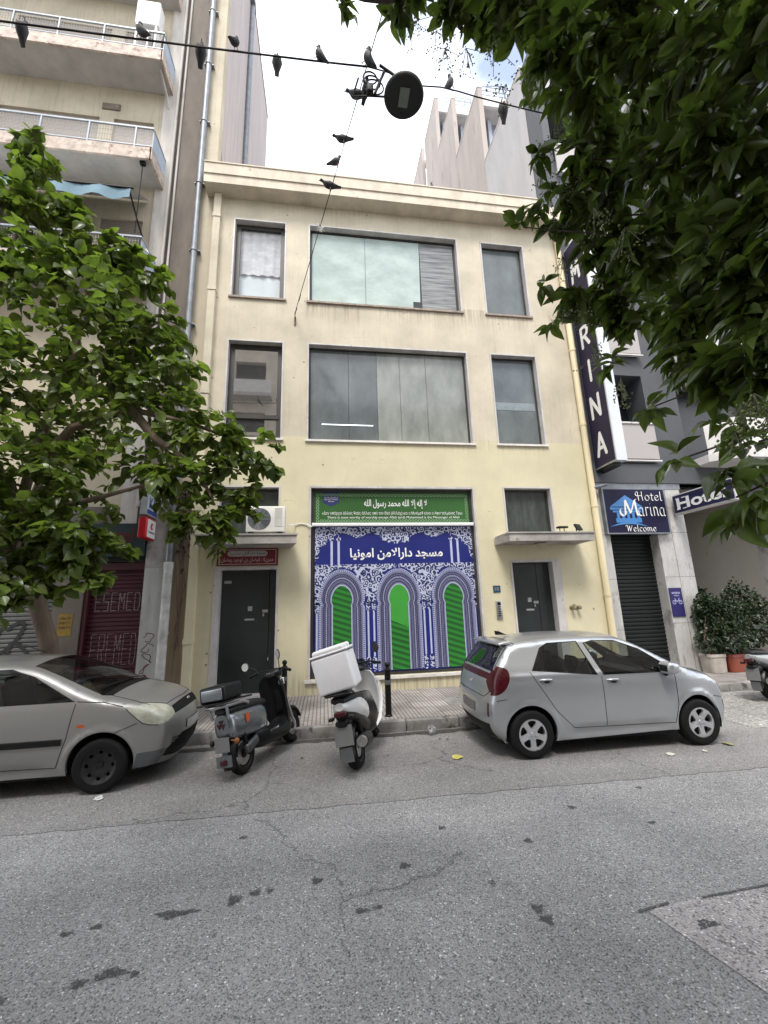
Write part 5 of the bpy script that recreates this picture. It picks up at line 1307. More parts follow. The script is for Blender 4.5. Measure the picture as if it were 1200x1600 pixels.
def regions(outer, inner, step=.045, dens=.035):
    """triangulate a 2D outline split by inner polygons; later polygons win; returns points and {name: triangles}"""
    vs, faces = [], []
    def ccw(p):
        a = sum(p[i - 1][0] * p[i][1] - p[i][0] * p[i - 1][1] for i in range(len(p)))
        return p if a > 0 else p[::-1]
    outer = ccw([tuple(q) for q in outer]); inner = [(n, ccw([tuple(q) for q in p])) for n, p in inner]
    for poly in [outer] + [q for _, q in inner]:
        d = densify(poly, dens); faces.append(list(range(len(vs), len(vs) + len(d)))); vs += d
    o = np.array(outer); lo, hi = o.min(0), o.max(0)
    gx, gy = np.meshgrid(np.arange(lo[0], hi[0], step) + .011, np.arange(lo[1], hi[1], step) + .007)
    gx = gx + (np.arange(gx.shape[0]) % 2)[:, None] * step * .5
    gp = np.c_[gx.ravel(), gy.ravel()]; gp = gp[inside(gp, outer)]
    vs += [tuple(q) for q in gp]
    r = mgeo.delaunay_2d_cdt([Vector(q) for q in vs], [], faces, 1, 1e-5)
    V = np.array([tuple(q) for q in r[0]]); T = {}
    names = ['body'] + [n for n, _ in inner]
    for f, of in zip(r[2], r[5]):
        if 0 not in of: continue
        n = names[max(of)]
        if n == 'hole': continue
        T.setdefault(n, []).append(tuple(f))
    return V, T

def surf_mesh(name, P, N, tris, mat, parent):
    """mesh with given smooth normals"""
    tris = np.array(tris); used = np.unique(tris); idx = -np.ones(len(P), int); idx[used] = np.arange(len(used))
    me = bpy.data.meshes.new(name)
    pv, nv = P[used], N[used]; t = idx[tris]
    # orient faces by the normals
    fn = np.cross(pv[t[:, 1]] - pv[t[:, 0]], pv[t[:, 2]] - pv[t[:, 0]])
    flip = (fn * nv[t].mean(1)).sum(1) < 0
    t[flip] = t[flip][:, ::-1]
    me.from_pydata([tuple(q) for q in pv], [], [tuple(map(int, q)) for q in t])
    me.materials.append(mat)
    me.polygons.foreach_set('use_smooth', [True] * len(me.polygons))
    me.normals_split_custom_set_from_vertices([tuple(q) for q in nv])
    o = bpy.data.objects.new(name, me); COL.objects.link(o)
    if parent: o.parent = parent
    return o

class CarShape:
    def __init__(s, sp):
        s.sp = sp
        c = chaikin(sp['S'], 3); s.S, s.sl = resample(c, .028)
        s.prof = pchip(*zip(*sp['prof'])); s.plan = pchip(*zip(*sp['plan'])); s.r = sp.get('r', .075)
        t = np.gradient(s.S, axis=0); t /= np.hypot(t[:, 0], t[:, 1])[:, None]; s.n = np.c_[t[:, 1], -t[:, 0]]
        cs = [(s.s_of(x, z), v) for (x, z), v in zip(sp['S'], sp['crown'])]
        cs = sorted(cs); s.cr = pchip([a for a, _ in cs], [b for _, b in cs])
        s.ye = s.hw(s.S) - s.r
        s.L = s.sl[-1]
    def s_of(s, x, z):
        return s.sl[np.argmin((s.S[:, 0] - x) ** 2 + (s.S[:, 1] - z) ** 2)]
    def hw(s, Q):
        return s.prof(Q[:, 1]) * s.plan(Q[:, 0])
    def dist(s, Q):
        a, b = s.S[:-1], s.S[1:]; ab = b - a
        out = np.full(len(Q), 9.)
        for i in range(0, len(a)):
            t = np.clip(((Q - a[i]) @ ab[i]) / (ab[i] @ ab[i]), 0, 1)
            d = Q - (a[i] + t[:, None] * ab[i]); out = np.minimum(out, np.hypot(d[:, 0], d[:, 1]))
        return out
    def y(s, Q):
        d = np.clip(s.dist(Q), 0, s.r)
        y = s.hw(Q) - (s.r - np.sqrt(np.maximum(s.r ** 2 - (s.r - d) ** 2, 0)))
        for (cx, cz, r0, amp) in s.sp['flare']:
            rr = np.hypot(Q[:, 0] - cx, Q[:, 1] - cz); y = y + amp * np.exp(-((rr - r0 - .02) / .035) ** 2) * (d / s.r)
        for (z0, x0, x1, amp, wd) in s.sp.get('crease', []):
            k = np.clip((Q[:, 0] - x0) / .2, 0, 1) * np.clip((x1 - Q[:, 0]) / .2, 0, 1)
            y = y + amp * np.exp(-((Q[:, 1] - z0) / wd) ** 2) * k
        return y
    def side(s, Q):
        Q = np.asarray(Q, float); e = 2e-3; y = s.y(Q)
        dx = (s.y(Q + [e, 0]) - s.y(Q - [e, 0])) / (2 * e); dz = (s.y(Q + [0, e]) - s.y(Q - [0, e])) / (2 * e)
        # near the silhouette use the outward direction of the nearest outline point
        P = np.c_[Q[:, 0], y, Q[:, 1]]; N = np.c_[-dx, np.ones(len(Q)), -dz]; N /= np.linalg.norm(N, axis=1)[:, None]
        d = s.dist(Q); near = d < .012
        if near.any():
            i = np.argmin(((Q[near][:, None] - s.S[None]) ** 2).sum(2), 1)
            nn = np.c_[s.n[i][:, 0], np.full(near.sum(), .25), s.n[i][:, 1]]; N[near] = nn / np.linalg.norm(nn, axis=1)[:, None]
        return P, N
    def strip_pos(s, U):
        sl, yy = U[:, 0], U[:, 1]
        x = np.interp(sl, s.sl, s.S[:, 0]); z = np.interp(sl, s.sl, s.S[:, 1]); nx = np.interp(sl, s.sl, s.n[:, 0]); nz_ = np.interp(sl, s.sl, s.n[:, 1])
        ye = np.interp(sl, s.sl, s.ye); v = np.clip(np.abs(yy) / ye, 0, 1); c = s.cr(sl) * (1 - v ** 2.3)
        return np.c_[x + nx * c, yy, z + nz_ * c]
    def strip(s, U):
        U = np.asarray(U, float); e = 4e-3; P = s.strip_pos(U)
        Uc = U.copy(); Uc[:, 0] = np.clip(U[:, 0], e, s.L - e)
        a = s.strip_pos(Uc + [e, 0]) - s.strip_pos(Uc - [e, 0])
        b = s.strip_pos(Uc + [0, e]) - s.strip_pos(Uc - [0, e])
        N = np.cross(b, a); N /= np.linalg.norm(N, axis=1)[:, None] + 1e-12
        nx = np.interp(U[:, 0], s.sl, s.n[:, 0]); nz_ = np.interp(U[:, 0], s.sl, s.n[:, 1])
        fl = (N[:, 0] * nx + N[:, 2] * nz_) < 0; N[fl] *= -1
        return P, N

def paint(name, c, rough=.30, metal=.68, coat=.7):
    m = pm(name, c, rough, metal=metal, var=.04, scale=1.5, coat=coat, spec=.5)
    return m
M['car_glass'] = glass('car_window_glass', (.62, .66, .64), .05, .02)
M['car_glass_dark'] = glass('tinted_car_glass', (.22, .24, .24), .30, .02)
M['car_in'] = pm('car_interior_dark', (.010, .010, .011), .7, var=.3, scale=8)
M['red_lamp'] = pm('red_lamp_plastic', (.050, .002, .006), .28, var=.15, scale=6, coat=.25, spec=.4)
M['clear_lamp'] = pm('clouded_headlight', (.42, .43, .35), .2, var=.3, scale=9, coat=.8)
M['black_lamp'] = pm('smoked_headlight', (.02, .022, .025), .08, var=.1, coat=.8)
M['plate_grey'] = pm('grey_number_plate', (.16, .16, .16), .6, var=.1)
M['seam'] = pm('panel_gap_black', (.006, .006, .006), .8, var=0)
M['orange'] = pm('orange_indicator', (.45, .09, .02), .25, var=.1)

def wheel(parent, x, y, sgn, r, spec):
    """sgn = -1 for the side facing -y"""
    w = MB(); hwid = spec.get('tw', .09)
    prof = [(r * .66, hwid), (r * .70, hwid * 1.0), (r * .86, hwid * 1.06), (r * .96, hwid * .96), (r * .995, hwid * .7), (r, hwid * .3), (r, -hwid * .3), (r * .995, -hwid * .7), (r * .96, -hwid * .96), (r * .86, -hwid * 1.06), (r * .66, -hwid)]
    w.lathe([(a, b * sgn) for a, b in prof], 40, (x, y, r), 'y')
    o = w.build('wheel', M['rubber'], parent, smooth=50)
    R_ = r * .685; yo = y + sgn * hwid * .86
    rim = MB()
    rim.lathe([(R_ * .90, yo - y - sgn * .10), (R_ * .92, yo - y - sgn * .01), (R_ * .97, yo - y + sgn * .006), (R_, yo - y), (R_ * 1.0, yo - y - sgn * .03)], 40, (x, y, r), 'y')
    outer = [(R_ * .94 * math.cos(2 * PI * k / 48), R_ * .94 * math.sin(2 * PI * k / 48)) for k in range(48)]
    holes = []
    ns = spec['spokes']
    for k in range(ns):
        a = 2 * PI * k / ns + spec.get('phase', PI / 2)
        loc = spec['hole']
        h = [(rr * R_ * math.cos(a + t), rr * R_ * math.sin(a + t)) for rr, t in loc]
        holes.append(('hole', rpoly(h, 2)))
    V, T = regions(outer, holes, .05, .02)
    rr = np.hypot(V[:, 0], V[:, 1]) / R_
    dish = np.interp(rr, spec['dish'][0], spec['dish'][1])
    pts = [(x + a, yo + sgn * d, r + b) for (a, b), d in zip(V, dish)]
    rim.add(pts, T['body'])
    # hole walls
    for _, h in holes:
        n = len(h); ring = [(x + a, yo + sgn * np.interp(math.hypot(a, b) / R_, spec['dish'][0], spec['dish'][1]), r + b) for a, b in h]
        rim.loft([ring, [(p[0], p[1] - sgn * .03, p[2]) for p in ring]])
    for k in range(spec.get('nuts', 5)):
        a = 2 * PI * (k + .5) / spec.get('nuts', 5) + spec.get('phase', PI / 2)
        rim.lathe([(.001, sgn * .012), (.009, sgn * .012), (.011, -sgn * .01)], 8, (x + .26 * R_ * math.cos(a), yo + sgn * np.interp(.26, spec['dish'][0], spec['dish'][1]), r + .26 * R_ * math.sin(a)), 'y')
    rim.lathe([(.001, sgn * .016), (R_ * .13, sgn * .014), (R_ * .15, 0)], 16, (x, yo + sgn * spec['dish'][1][0], r), 'y')
    rim.build('rim', spec['mat'], o, smooth=35)
    b = MB(); b.lathe([(.001, yo - y - sgn * .07), (R_ * .93, yo - y - sgn * .07)], 24, (x, y, r), 'y'); b.lathe([(R_ * .12, yo - y - sgn * .06), (R_ * .62, yo - y - sgn * .062), (R_ * .62, yo - y - sgn * .068)], 24, (x, y, r), 'y')
    b.build('brake', M['car_in'], o)
    return o

def make_car(name, label, sp, loc, rz=0.0):
    root = thing(name, label, 'car', loc, rz)
    cs = CarShape(sp); body_m = sp['paint']
    wb, wr = sp['wb'], sp['wr']
    sill = sp['sill']
    S = [tuple(q) for q in cs.S]
    outer = S + [(x, sill(x)) for x in np.linspace(S[-1][0] + .02, S[0][0] - .02, 60)]
    arch = []
    for ax in (0, wb):
        ar = sp['arch']
        arch.append(('hole', [(ax + ar * math.cos(t), wr + .012 + ar * math.sin(t)) for t in np.linspace(-.35, PI + .35, 40)] + [(ax - ar * .94, -.1), (ax + ar * .94, -.1)]))
    V, T = regions(outer, sp['side'] + arch)
    P, N = cs.side(V)
    parts = {}
    for sg in (-1, 1):
        Ps = P * [1, sg, 1]; Ns = N * [1, sg, 1]
        door_objs = {}
        order = sorted(T.keys(), key=lambda n: (n.startswith('glass'), n))
        for n in order:
            base = n.split('.')[0]
            if base == 'body': continue
            if base == 'door':
                door_objs[n.split('.')[1]] = surf_mesh('door', Ps, Ns, T[n], body_m, root)
            elif base == 'glass':
                par = door_objs.get(n.split('.')[1], root)
                Q = Ps - Ns * .006
                surf_mesh('window', Q, Ns, T[n], M['car_glass'], par)
            elif base == 'rubber':
                surf_mesh('window_trim', Ps, Ns, T[n], M['black_plastic'], door_objs.get(n.split('.')[1], root))
            else:
                surf_mesh(base, Ps, Ns, T[n], sp['mats'][base], root)
        bs = surf_mesh('side_panel', Ps, Ns, T['body'], body_m, root)
        # arch lips
        l = MB()
        for ax in (0, wb):
            ar = sp['arch']; ring = np.array([(ax + ar * math.cos(t), wr + .012 + ar * math.sin(t)) for t in np.linspace(-.2, PI + .2, 40)])
            yy = cs.y(ring)
            l.loft([[(q[0], sg * v, q[1]) for q, v in zip(ring, yy)], [(q[0], sg * (v - .035), q[1]) for q, v in zip(ring, yy)]], closed=False)
        l.build('arch_edge', body_m, bs, smooth=60)
        l = MB()
        for ax in (0, wb):
            ar = sp['arch'] + .01; ring = np.array([(ax + ar * math.cos(t), wr + .012 + ar * math.sin(t)) for t in np.linspace(-.3, PI + .3, 30)])
            l.loft([[(q[0], sg * .735, q[1]) for q in ring], [(q[0], sg * .42, q[1]) for q in ring]], closed=False)
            l.sheet([tuple(q) for q in ring], sg * .42)
        l.build('wheel_arch', M['seam'], bs)
        # seams
        l = MB()
        for ln in sp['seams']:
            q = np.array(densify(ln, .03)[: None])[: -max(1, int(np.hypot(*(np.array(ln[0]) - np.array(ln[-1]))) / .03))] if len(ln) > 2 else np.array([np.array(ln[0]) + (np.array(ln[1]) - np.array(ln[0])) * k / 20 for k in range(21)])
            pp, nn = cs.side(q); pp = pp * [1, sg, 1]
            l.tube([tuple(a) for a in pp], .0042, 5)
        l.build('panel_gaps', M['seam'], bs, smooth=80)
        if 'handles' in sp:
            for hx, hz in sp['handles']:
                h = MB(); q = np.array([(hx - .09, hz), (hx, hz + .004), (hx + .09, hz)]); pp, _ = cs.side(q)
                h.tube([(hx - .085, sg * (pp[0][1] - .004), hz - .004), (hx - .07, sg * (pp[0][1] + .022), hz), (hx, sg * (pp[1][1] + .028), hz + .003), (hx + .07, sg * (pp[2][1] + .022), hz), (hx + .085, sg * (pp[2][1] - .004), hz - .004)], [.010, .013, .014, .013, .010], 8)
                k = 'rear' if hx < sp['bpillar'] else 'front'
                par = door_objs.get(k, root)
                h.build('handle', body_m, par, smooth=60)
                h = MB(); pp, nn = cs.side(np.array([(hx + .01 + .045 * math.cos(t), hz - .018 + .026 * math.sin(t)) for t in np.linspace(0, 2 * PI, 17)[:-1]]))
                h.add([tuple(a * [1, sg, 1] + b * [1, sg, 1] * .002) for a, b in zip(pp, nn)], [tuple(range(16))]); h.build('handle_recess', M['car_in'] if sp.get('dark_recess') else body_m, par)
        # mirror
        if 'mirror' not in sp: 
            for ax in (0, wb): wheel(root, ax, sg * sp['track'], sg, wr, sp['wheel'])
            continue
        mx, mz = sp['mirror']
        yb = float(cs.y(np.array([[mx, mz]]))[0])
        h = MB(); st = len(h.v)
        h.rbox(-.095, .095, -.115, .115, -.078, .078, r=.05, seg=4)
        for i in range(st, len(h.v)):
            a = h.v[i]; tp = 1 - .35 * max(0, a[0]) / .095
            h.v[i] = (a[0], a[1] * tp, a[2] * tp)
        h.xf(Matrix.Translation((mx, sg * (yb + .115), mz + .05)))
        o = h.build('mirror', sp.get('mirror_mat', body_m), root, smooth=50)
        h = MB(); h.tube([(mx + .02, sg * (yb - .02), mz - .06), (mx + .015, sg * (yb + .06), mz - .01)], [.03, .025], 8); h.build('mirror_foot', M['black_plastic'], o, smooth=50)
        h = MB(); h.box(mx - .0985, mx - .0945, sg * (yb + .045), sg * (yb + .185), mz + .01, mz + .09); h.build('mirror_glass', M['chrome'], o)
        for ax in (0, wb):
            wheel(root, ax, sg * sp['track'], sg, wr, sp['wheel'])
    # over-the-top strip
    ye = cs.ye
    outer = [(a, b) for a, b in zip(cs.sl, ye)] + [(a, -b) for a, b in zip(cs.sl[::-1], ye[::-1])]
    V, T = regions(outer, sp['strip'](cs), .05, .04)
    P, N = cs.strip(V)
    for n, t in T.items():
        base = n.split('.')[0]
        if base == 'body': surf_mesh('roof_and_bonnet', P, N, t, body_m, root)
        elif base == 'glass': surf_mesh('windscreen' if 'front' in n else 'rear_window', P - N * .005, N, t, M['car_glass'] if 'front' in n else M['car_glass_dark'], root)
        else: surf_mesh(base, P + N * sp.get('lift', {}).get(base, 0), N, t, sp['mats'][base], root)
    l = MB()
    for ln in sp['strip_seams'](cs):
        q = np.array([np.array(a) + (np.array(b) - np.array(a)) * k / 14 for a, b in zip(ln, ln[1:]) for k in range(15)])
        pp, nn = cs.strip(q); l.tube([tuple(a) for a in pp], .0045, 5)
    l.build('bonnet_gaps', M['seam'], root, smooth=80)
    # underbody and cabin
    u = MB(); x0, x1 = S[-1][0] + .1, S[0][0] - .12
    u.box(x0, x1, -.66, .66, .17, .24); u.box(.40, wb - .42, -.70, .70, .165, .32); u.build('underbody', M['seam'], root)
    u = MB(); u.box(.42, wb - .42, -.68, .68, .33, .36); u.box(-.36, .4, -.42, .42, .33, .62); u.box(wb - .42, wb - .36, -.66, .66, .36, .92); u.box(wb - .72, wb - .41, -.64, .64, .70, .93)
    u.build('cabin_floor', M['car_in'], root)
    for sx_, hz in sp['seats']:
        for sy in (-.34, .34):
            s_ = MB(); s_.rbox(-.24, .24, -.25, .25, .40, .58, r=.06); 
            k0 = len(s_.v); s_.rbox(-.08, .08, -.23, .23, 0, .60, r=.06)
            for i in range(k0, len(s_.v)):
                a = s_.v[i]; s_.v[i] = (a[0] - .24 - a[2] * .28, a[1], a[2] + .50)
            k0 = len(s_.v); s_.rbox(-.05, .05, -.13, .13, 0, .19, r=.05)
            for i in range(k0, len(s_.v)):
                a = s_.v[i]; s_.v[i] = (a[0] - .43 - a[2] * .2, a[1], a[2] + hz)
            s_.cyl((-.41, -.05, 1.0), (-.44, -.05, hz + .03), .008, n=6); s_.cyl((-.41, .05, 1.0), (-.44, .05, hz + .03), .008, n=6)
            s_.xf(Matrix.Translation((sx_, sy, 0))); s_.build('seat', M['car_in'], root, smooth=50)
    s_ = MB(); k = 28
    for t in range(k):
        a0, a1 = 2 * PI * t / k, 2 * PI * (t + 1) / k
        c_ = lambda a: (wb - .78 + .07 * math.cos(a) * .6, .34 + .18 * math.sin(a), .92 + .17 * math.cos(a))
        s_.tube([c_(a0), c_(a1)], .014, 6, cap=False)
    s_.cyl((wb - .78, .34, .92), (wb - .6, .34, .84), .03, n=8); s_.box(wb - .79, wb - .77, .18, .50, .905, .935); s_.build('steering_wheel', M['car_in'], root, smooth=60)
    for f in sp.get('extra', []): f(root, cs)
    return root

silver = paint('silver_car_paint', (.45, .465, .485))
champ = paint('champagne_silver_paint', (.30, .298, .288), .40, .5, .35)
# --- small five door hatchback
ROUND5 = {'spokes': 5, 'hole': [(.36, -.14), (.36, .14), (.70, .40), (.84, .36), (.87, .0), (.84, -.36), (.70, -.40)], 'dish': ([0, .3, .6, .9, 1], [-.012, -.010, .004, .012, .0]), 'mat': pm('silver_wheel_trim', (.55, .56, .58), .3, metal=.6, var=.05), 'nuts': 5, 'tw': .088}
def strip_small(c):
    f, sx = [], c.s_of
    wsb, wst = sx(2.36, .98), sx(1.56, 1.415)
    yb, yt = .60, .53
    f.append(('black_cowl', [(sx(2.44, .955), .58), (sx(2.44, .955), -.58), (wsb + .005, -.62), (wsb + .005, .62)]))
    f.append(('glass.front', [(wsb, yb), (wst, yt), (wst, -yt), (wsb, -yb)]))
    rt, rb = sx(-.20, 1.36), sx(-.43, 1.05)
    f.append(('glass.rear', [(rt, .50), (rb, .57), (rb, -.57), (rt, -.50)]))
    lt, lb = sx(-.45, 1.04), sx(-.475, .95)
    f.append(('light_bar', [(lt, .62), (lb, .58), (lb, -.58), (lt, -.62)]))
    t2, b2 = sx(-.435, 1.09), sx(-.50, .80)
    for sg in (1, -1):
        f.append(('tail_light', [(t2, .56 * sg), (t2, .70 * sg), (sx(-.47, 1.0), .71 * sg), (b2, .70 * sg), (b2, .615 * sg), (sx(-.485, .93), .50 * sg)]))
        f.append(('reflector', [(sx(-.535, .66), .61 * sg), (sx(-.54, .50), .60 * sg), (sx(-.54, .50), .64 * sg), (sx(-.535, .66), .66 * sg)]))
        f.append(('headlight', [(sx(3.035, .74), .44 * sg), (sx(2.86, .87), .56 * sg), (sx(2.86, .87), .64 * sg), (sx(3.05, .66), .62 * sg), (sx(3.06, .62), .50 * sg)]))
    f.append(('number_plate', [(sx(-.54, .60), .26), (sx(-.545, .49), .26), (sx(-.545, .49), -.26), (sx(-.54, .60), -.26)]))
    f.append(('black_bumper', [(sx(-.535, .41), .62), (sx(-.40, .22), .60), (sx(-.40, .22), -.60), (sx(-.535, .41), -.62)]))
    f.append(('grille', [(sx(3.07, .50), .5), (sx(3.05, .34), .5), (sx(3.05, .34), -.5), (sx(3.07, .50), -.5)]))
    return f
def strip_small_seams(c):
    sx = c.s_of
    a = [[(sx(2.45, .955), .55), (sx(2.9, .86), .60), (sx(3.02, .77), .50), (sx(3.05, .72), 0), (sx(3.02, .77), -.50), (sx(2.9, .86), -.60), (sx(2.45, .955), -.55)]]
    a.append([(sx(-.18, 1.38), -.55), (sx(-.505, .80), -.62), (sx(-.525, .74), -.5), (sx(-.53, .72), 0), (sx(-.525, .74), .5), (sx(-.505, .80), .62), (sx(-.18, 1.38), .55)])
    a.append([(sx(-.05, 1.425), -.56), (sx(-.06, 1.42), 0), (sx(-.05, 1.425), .56)])
    return a
fw = [(1.10, .965), (.955, 1.355), (1.10, 1.382), (1.42, 1.36), (1.72, 1.25), (2.10, .99), (2.12, .955)]
rw = [(.11, 1.055), (.30, 1.315), (.42, 1.365), (.83, 1.38), (.98, .97)]
def grow(p, k):
    c = np.mean(p, 0); return [tuple(c + (np.array(q) - c) * (1 + k / max(np.hypot(*(np.array(q) - c)), .05))) for q in p]
def small_extra(root, cs):
    a = MB(); a.prism([(-.06, 0), (.10, 0), (-.02, .055), (-.07, .06)], -.02, .02, 'y'); a.xf(Matrix.Translation((-.02, 0, 1.468))); a.build('aerial', M['black_plastic'], root, smooth=40)
    a = MB(); p, n = cs.strip(np.array([(cs.s_of(-.49, .87) , 0.)]))
    a.ball((p[0][0] - .004, 0, p[0][2]), .045, 14, 8, (.15, 1.2, .6)); a.build('badge', M['chrome'], root, smooth=60)
    a = MB(); a.rbox(-.23, -.05, -.53, .53, -.018, .018, r=.015, seg=2); a.xf(Matrix.Translation((-.03, 0, 1.412)) @ Matrix.Rotation(R(-9), 4, 'Y')); a.build('roof_spoiler', silver, root, smooth=50)
    a = MB(); a.cyl((-.28, 0, 1.16), (-.43, -.30, 1.08), .007, n=6); a.build('rear_wiper', M['black_plastic'], root, smooth=60)
SMALL = dict(
    S=[(2.86, .20), (2.93, .27), (2.955, .42), (2.95, .56), (2.93, .68), (2.85, .80), (2.70, .875), (2.45, .945), (2.34, .985), (2.12, 1.095), (1.82, 1.27), (1.56, 1.395), (1.35, 1.425), (.9, 1.437), (.35, 1.43), (-.02, 1.395), (-.15, 1.365), (-.24, 1.27), (-.40, 1.04), (-.455, .90), (-.475, .76), (-.51, .66), (-.515, .44), (-.47, .31), (-.36, .21)],
    crown=[.10, .12, .13, .13, .12, .10, .07, .04, .05, .07, .06, .05, .05, .05, .05, .04, .035, .035, .045, .05, .055, .06, .065, .06, .05],
    prof=[(.15, .735), (.25, .765), (.45, .787), (.65, .795), (.85, .785), (.95, .765), (1.05, .735), (1.2, .672), (1.35, .610), (1.45, .575)],
    plan=[(-.55, .90), (-.40, .935), (-.1, .985), (.3, 1.0), (1.8, 1.0), (2.2, .992), (2.5, .962), (2.75, .90), (2.97, .80)],
    flare=[(0, .30, .345, .012), (2.4, .30, .345, .012)], crease=[(.985, -.3, 2.7, .012, .035), (.40, .5, 1.95, .010, .045), (.27, .45, 2.0, -.02, .06)], r=.075,
    wb=2.4, wr=.288, arch=.338, track=.695, sill=lambda x: .205 - .015 * math.cos(x * 1.3), paint=silver, wheel=ROUND5,
    side=[('door.rear', [(.06, 1.03), (.16, .86), (.36, .55), (.58, .335), (1.02, .325), (1.04, .90), (1.055, .975), (.90, 1.40), (.40, 1.388), (.26, 1.34)]),
          ('door.front', [(1.03, .325), (2.02, .31), (2.10, .55), (2.13, .93), (2.14, .98), (1.72, 1.29), (1.42, 1.392), (1.10, 1.405), (.905, 1.40), (1.06, .975), (1.045, .90)]),
          ('rubber.rear', grow(rw, .022)), ('rubber.front', grow(fw, .022)), ('glass.rear', rw), ('glass.front', fw),
          ('tail_light', rpoly([(-.50, 1.12), (-.29, 1.11), (-.215, 1.06), (-.235, .92), (-.33, .80), (-.46, .755), (-.62, .76)], 2)),
          ('headlight', [(2.66, .862), (2.80, .84), (2.97, .70), (2.97, .60), (2.89, .62), (2.80, .76)]),
          ('fog', [(2.87, .52), (2.99, .56), (2.99, .36), (2.90, .34)])],
    mats={'tail_light': M['red_lamp'], 'light_bar': M['red_lamp'], 'reflector': M['red_lamp'], 'headlight': M['black_lamp'], 'fog': M['black_plastic'], 'number_plate': M['plate_grey'], 'black_bumper': M['black_plastic'], 'grille': M['black_plastic'], 'black_cowl': M['black_plastic']},
    lift={'number_plate': .006},
    strip=strip_small, strip_seams=strip_small_seams,
    seams=[[(.06, 1.03), (.16, .86), (.36, .55), (.58, .335), (1.02, .325), (1.02, .326)], [(1.03, .325), (1.045, .90), (1.055, .975)], [(1.03, .325), (2.02, .31), (2.10, .55), (2.13, .93), (2.14, .98)], [(-.30, .72), (-.43, .70)], [(2.70, .60), (2.86, .57)]],
    handles=[(.255, .935), (1.20, .895)], bpillar=.9, dark_recess=True, mirror=(1.98, .97), seats=[(1.35, .98), (.62, .98)], extra=[small_extra])
make_car('hatchback_car', 'silver five door hatchback parked at the kerb on the right, seen from its rear corner', SMALL, (2.66, -3.20, .004), R(-1.0))

# --- older three door hatchback, nose only in view
STEEL = {'spokes': 8, 'hole': [(.62, -.13), (.62, .13), (.80, .15), (.80, -.15)], 'dish': ([0, .25, .45, .7, .95], [-.05, -.05, -.02, -.03, .0]), 'mat': pm('black_steel_wheel', (.007, .007, .008), .55, var=.3), 'nuts': 4, 'tw': .09}
def strip_old(c):
    sx = c.s_of; f = []
    f.append(('black_cowl', [(sx(2.47, .975), .60), (sx(2.47, .975), -.60), (sx(2.37, 1.0), -.66), (sx(2.37, 1.0), .66)]))
    f.append(('glass.front', [(sx(2.38, 1.0), .645), (sx(1.56, 1.38), .55), (sx(1.56, 1.38), -.55), (sx(2.38, 1.0), -.645)]))
    f.append(('glass.rear', [(sx(-.12, 1.33), .50), (sx(-.42, 1.02), .58), (sx(-.42, 1.02), -.58), (sx(-.12, 1.33), -.50)]))
    f.append(('grille', [(sx(3.09, .80), .44), (sx(3.155, .735), .46), (sx(3.165, .715), .40), (sx(3.165, .715), -.40), (sx(3.155, .735), -.46), (sx(3.09, .80), -.44)]))
    for sg in (1, -1):
        f.append(('headlight', [(sx(2.86, .892), .60 * sg), (sx(3.06, .825), .47 * sg), (sx(3.16, .72), .46 * sg), (sx(3.165, .69), .56 * sg), (sx(3.12, .75), .70 * sg)]))
    f.append(('lower_grille', [(sx(3.17, .47), .34), (sx(3.12, .33), .55), (sx(3.08, .26), .56), (sx(3.08, .26), -.56), (sx(3.12, .33), -.55), (sx(3.17, .47), -.34)]))
    f.append(('number_plate', [(sx(3.185, .60), .26), (sx(3.18, .50), .26), (sx(3.18, .50), -.26), (sx(3.185, .60), -.26)]))
    return f
def strip_old_seams(c):
    sx = c.s_of
    return [[(sx(2.48, .975), .60), (sx(2.84, .90), .64), (sx(3.05, .83), .46), (sx(3.08, .81), 0), (sx(3.05, .83), -.46), (sx(2.84, .90), -.64), (sx(2.48, .975), -.60)]]
fo = [(.86, .985), (.80, 1.30), (1.0, 1.345), (1.35, 1.335), (1.62, 1.26), (2.14, .985)]
ro = [(.0, 1.03), (.22, 1.27), (.70, 1.315), (.76, .995)]
def old_extra(root, cs):
    a = MB(); p, n = cs.strip(np.array([(cs.s_of(3.12, .768), 0.)])); a.ball((p[0][0] + .004, 0, p[0][2] + .004), .05, 16, 8, (.25, 1.3, .5)); a.build('badge', M['chrome'], root, smooth=60)
    a = MB(); a.cyl((1.35, 0, 1.485), (1.0, 0, 1.62), .006, .003, n=6); a.build('aerial', M['black_plastic'], root)
    for k in (0, 1):
        a = MB(); q = np.array([(cs.s_of(2.36, 1.01) + t * .06, .35 - .55 * t - k * .35) for t in np.linspace(0, 1, 10)]); p, n = cs.strip(q); a.tube([tuple(b + c_ * .012) for b, c_ in zip(p, n)], .008, 6); a.build('wiper', M['black_plastic'], root, smooth=60)
    for k in range(5):
        a = MB(); q = np.array([(cs.s_of(3.16, .44) - .028 * k, y) for y in np.linspace(-.5, .5, 24)]); p, n = cs.strip(q); a.tube([tuple(b + c_ * .004) for b, c_ in zip(p, n)], .006, 5); a.build('grille_bar', M['black_plastic'], root, smooth=60)
    for sg in (-1, 1):
        q = np.array([(x, .565 + .0 * x) for x in np.linspace(.45, 2.08, 40)]); p, n = cs.side(q)
        a = MB(); a.loft([[(b[0], sg * (b[1] + .002), b[2] - .035) for b in p], [(b[0], sg * (b[1] + .016), b[2] - .028) for b in p], [(b[0], sg * (b[1] + .016), b[2] + .028) for b in p], [(b[0], sg * (b[1] + .002), b[2] + .035) for b in p]], closed=False)
        a.build('side_moulding', M['black_plastic'], root, smooth=40)
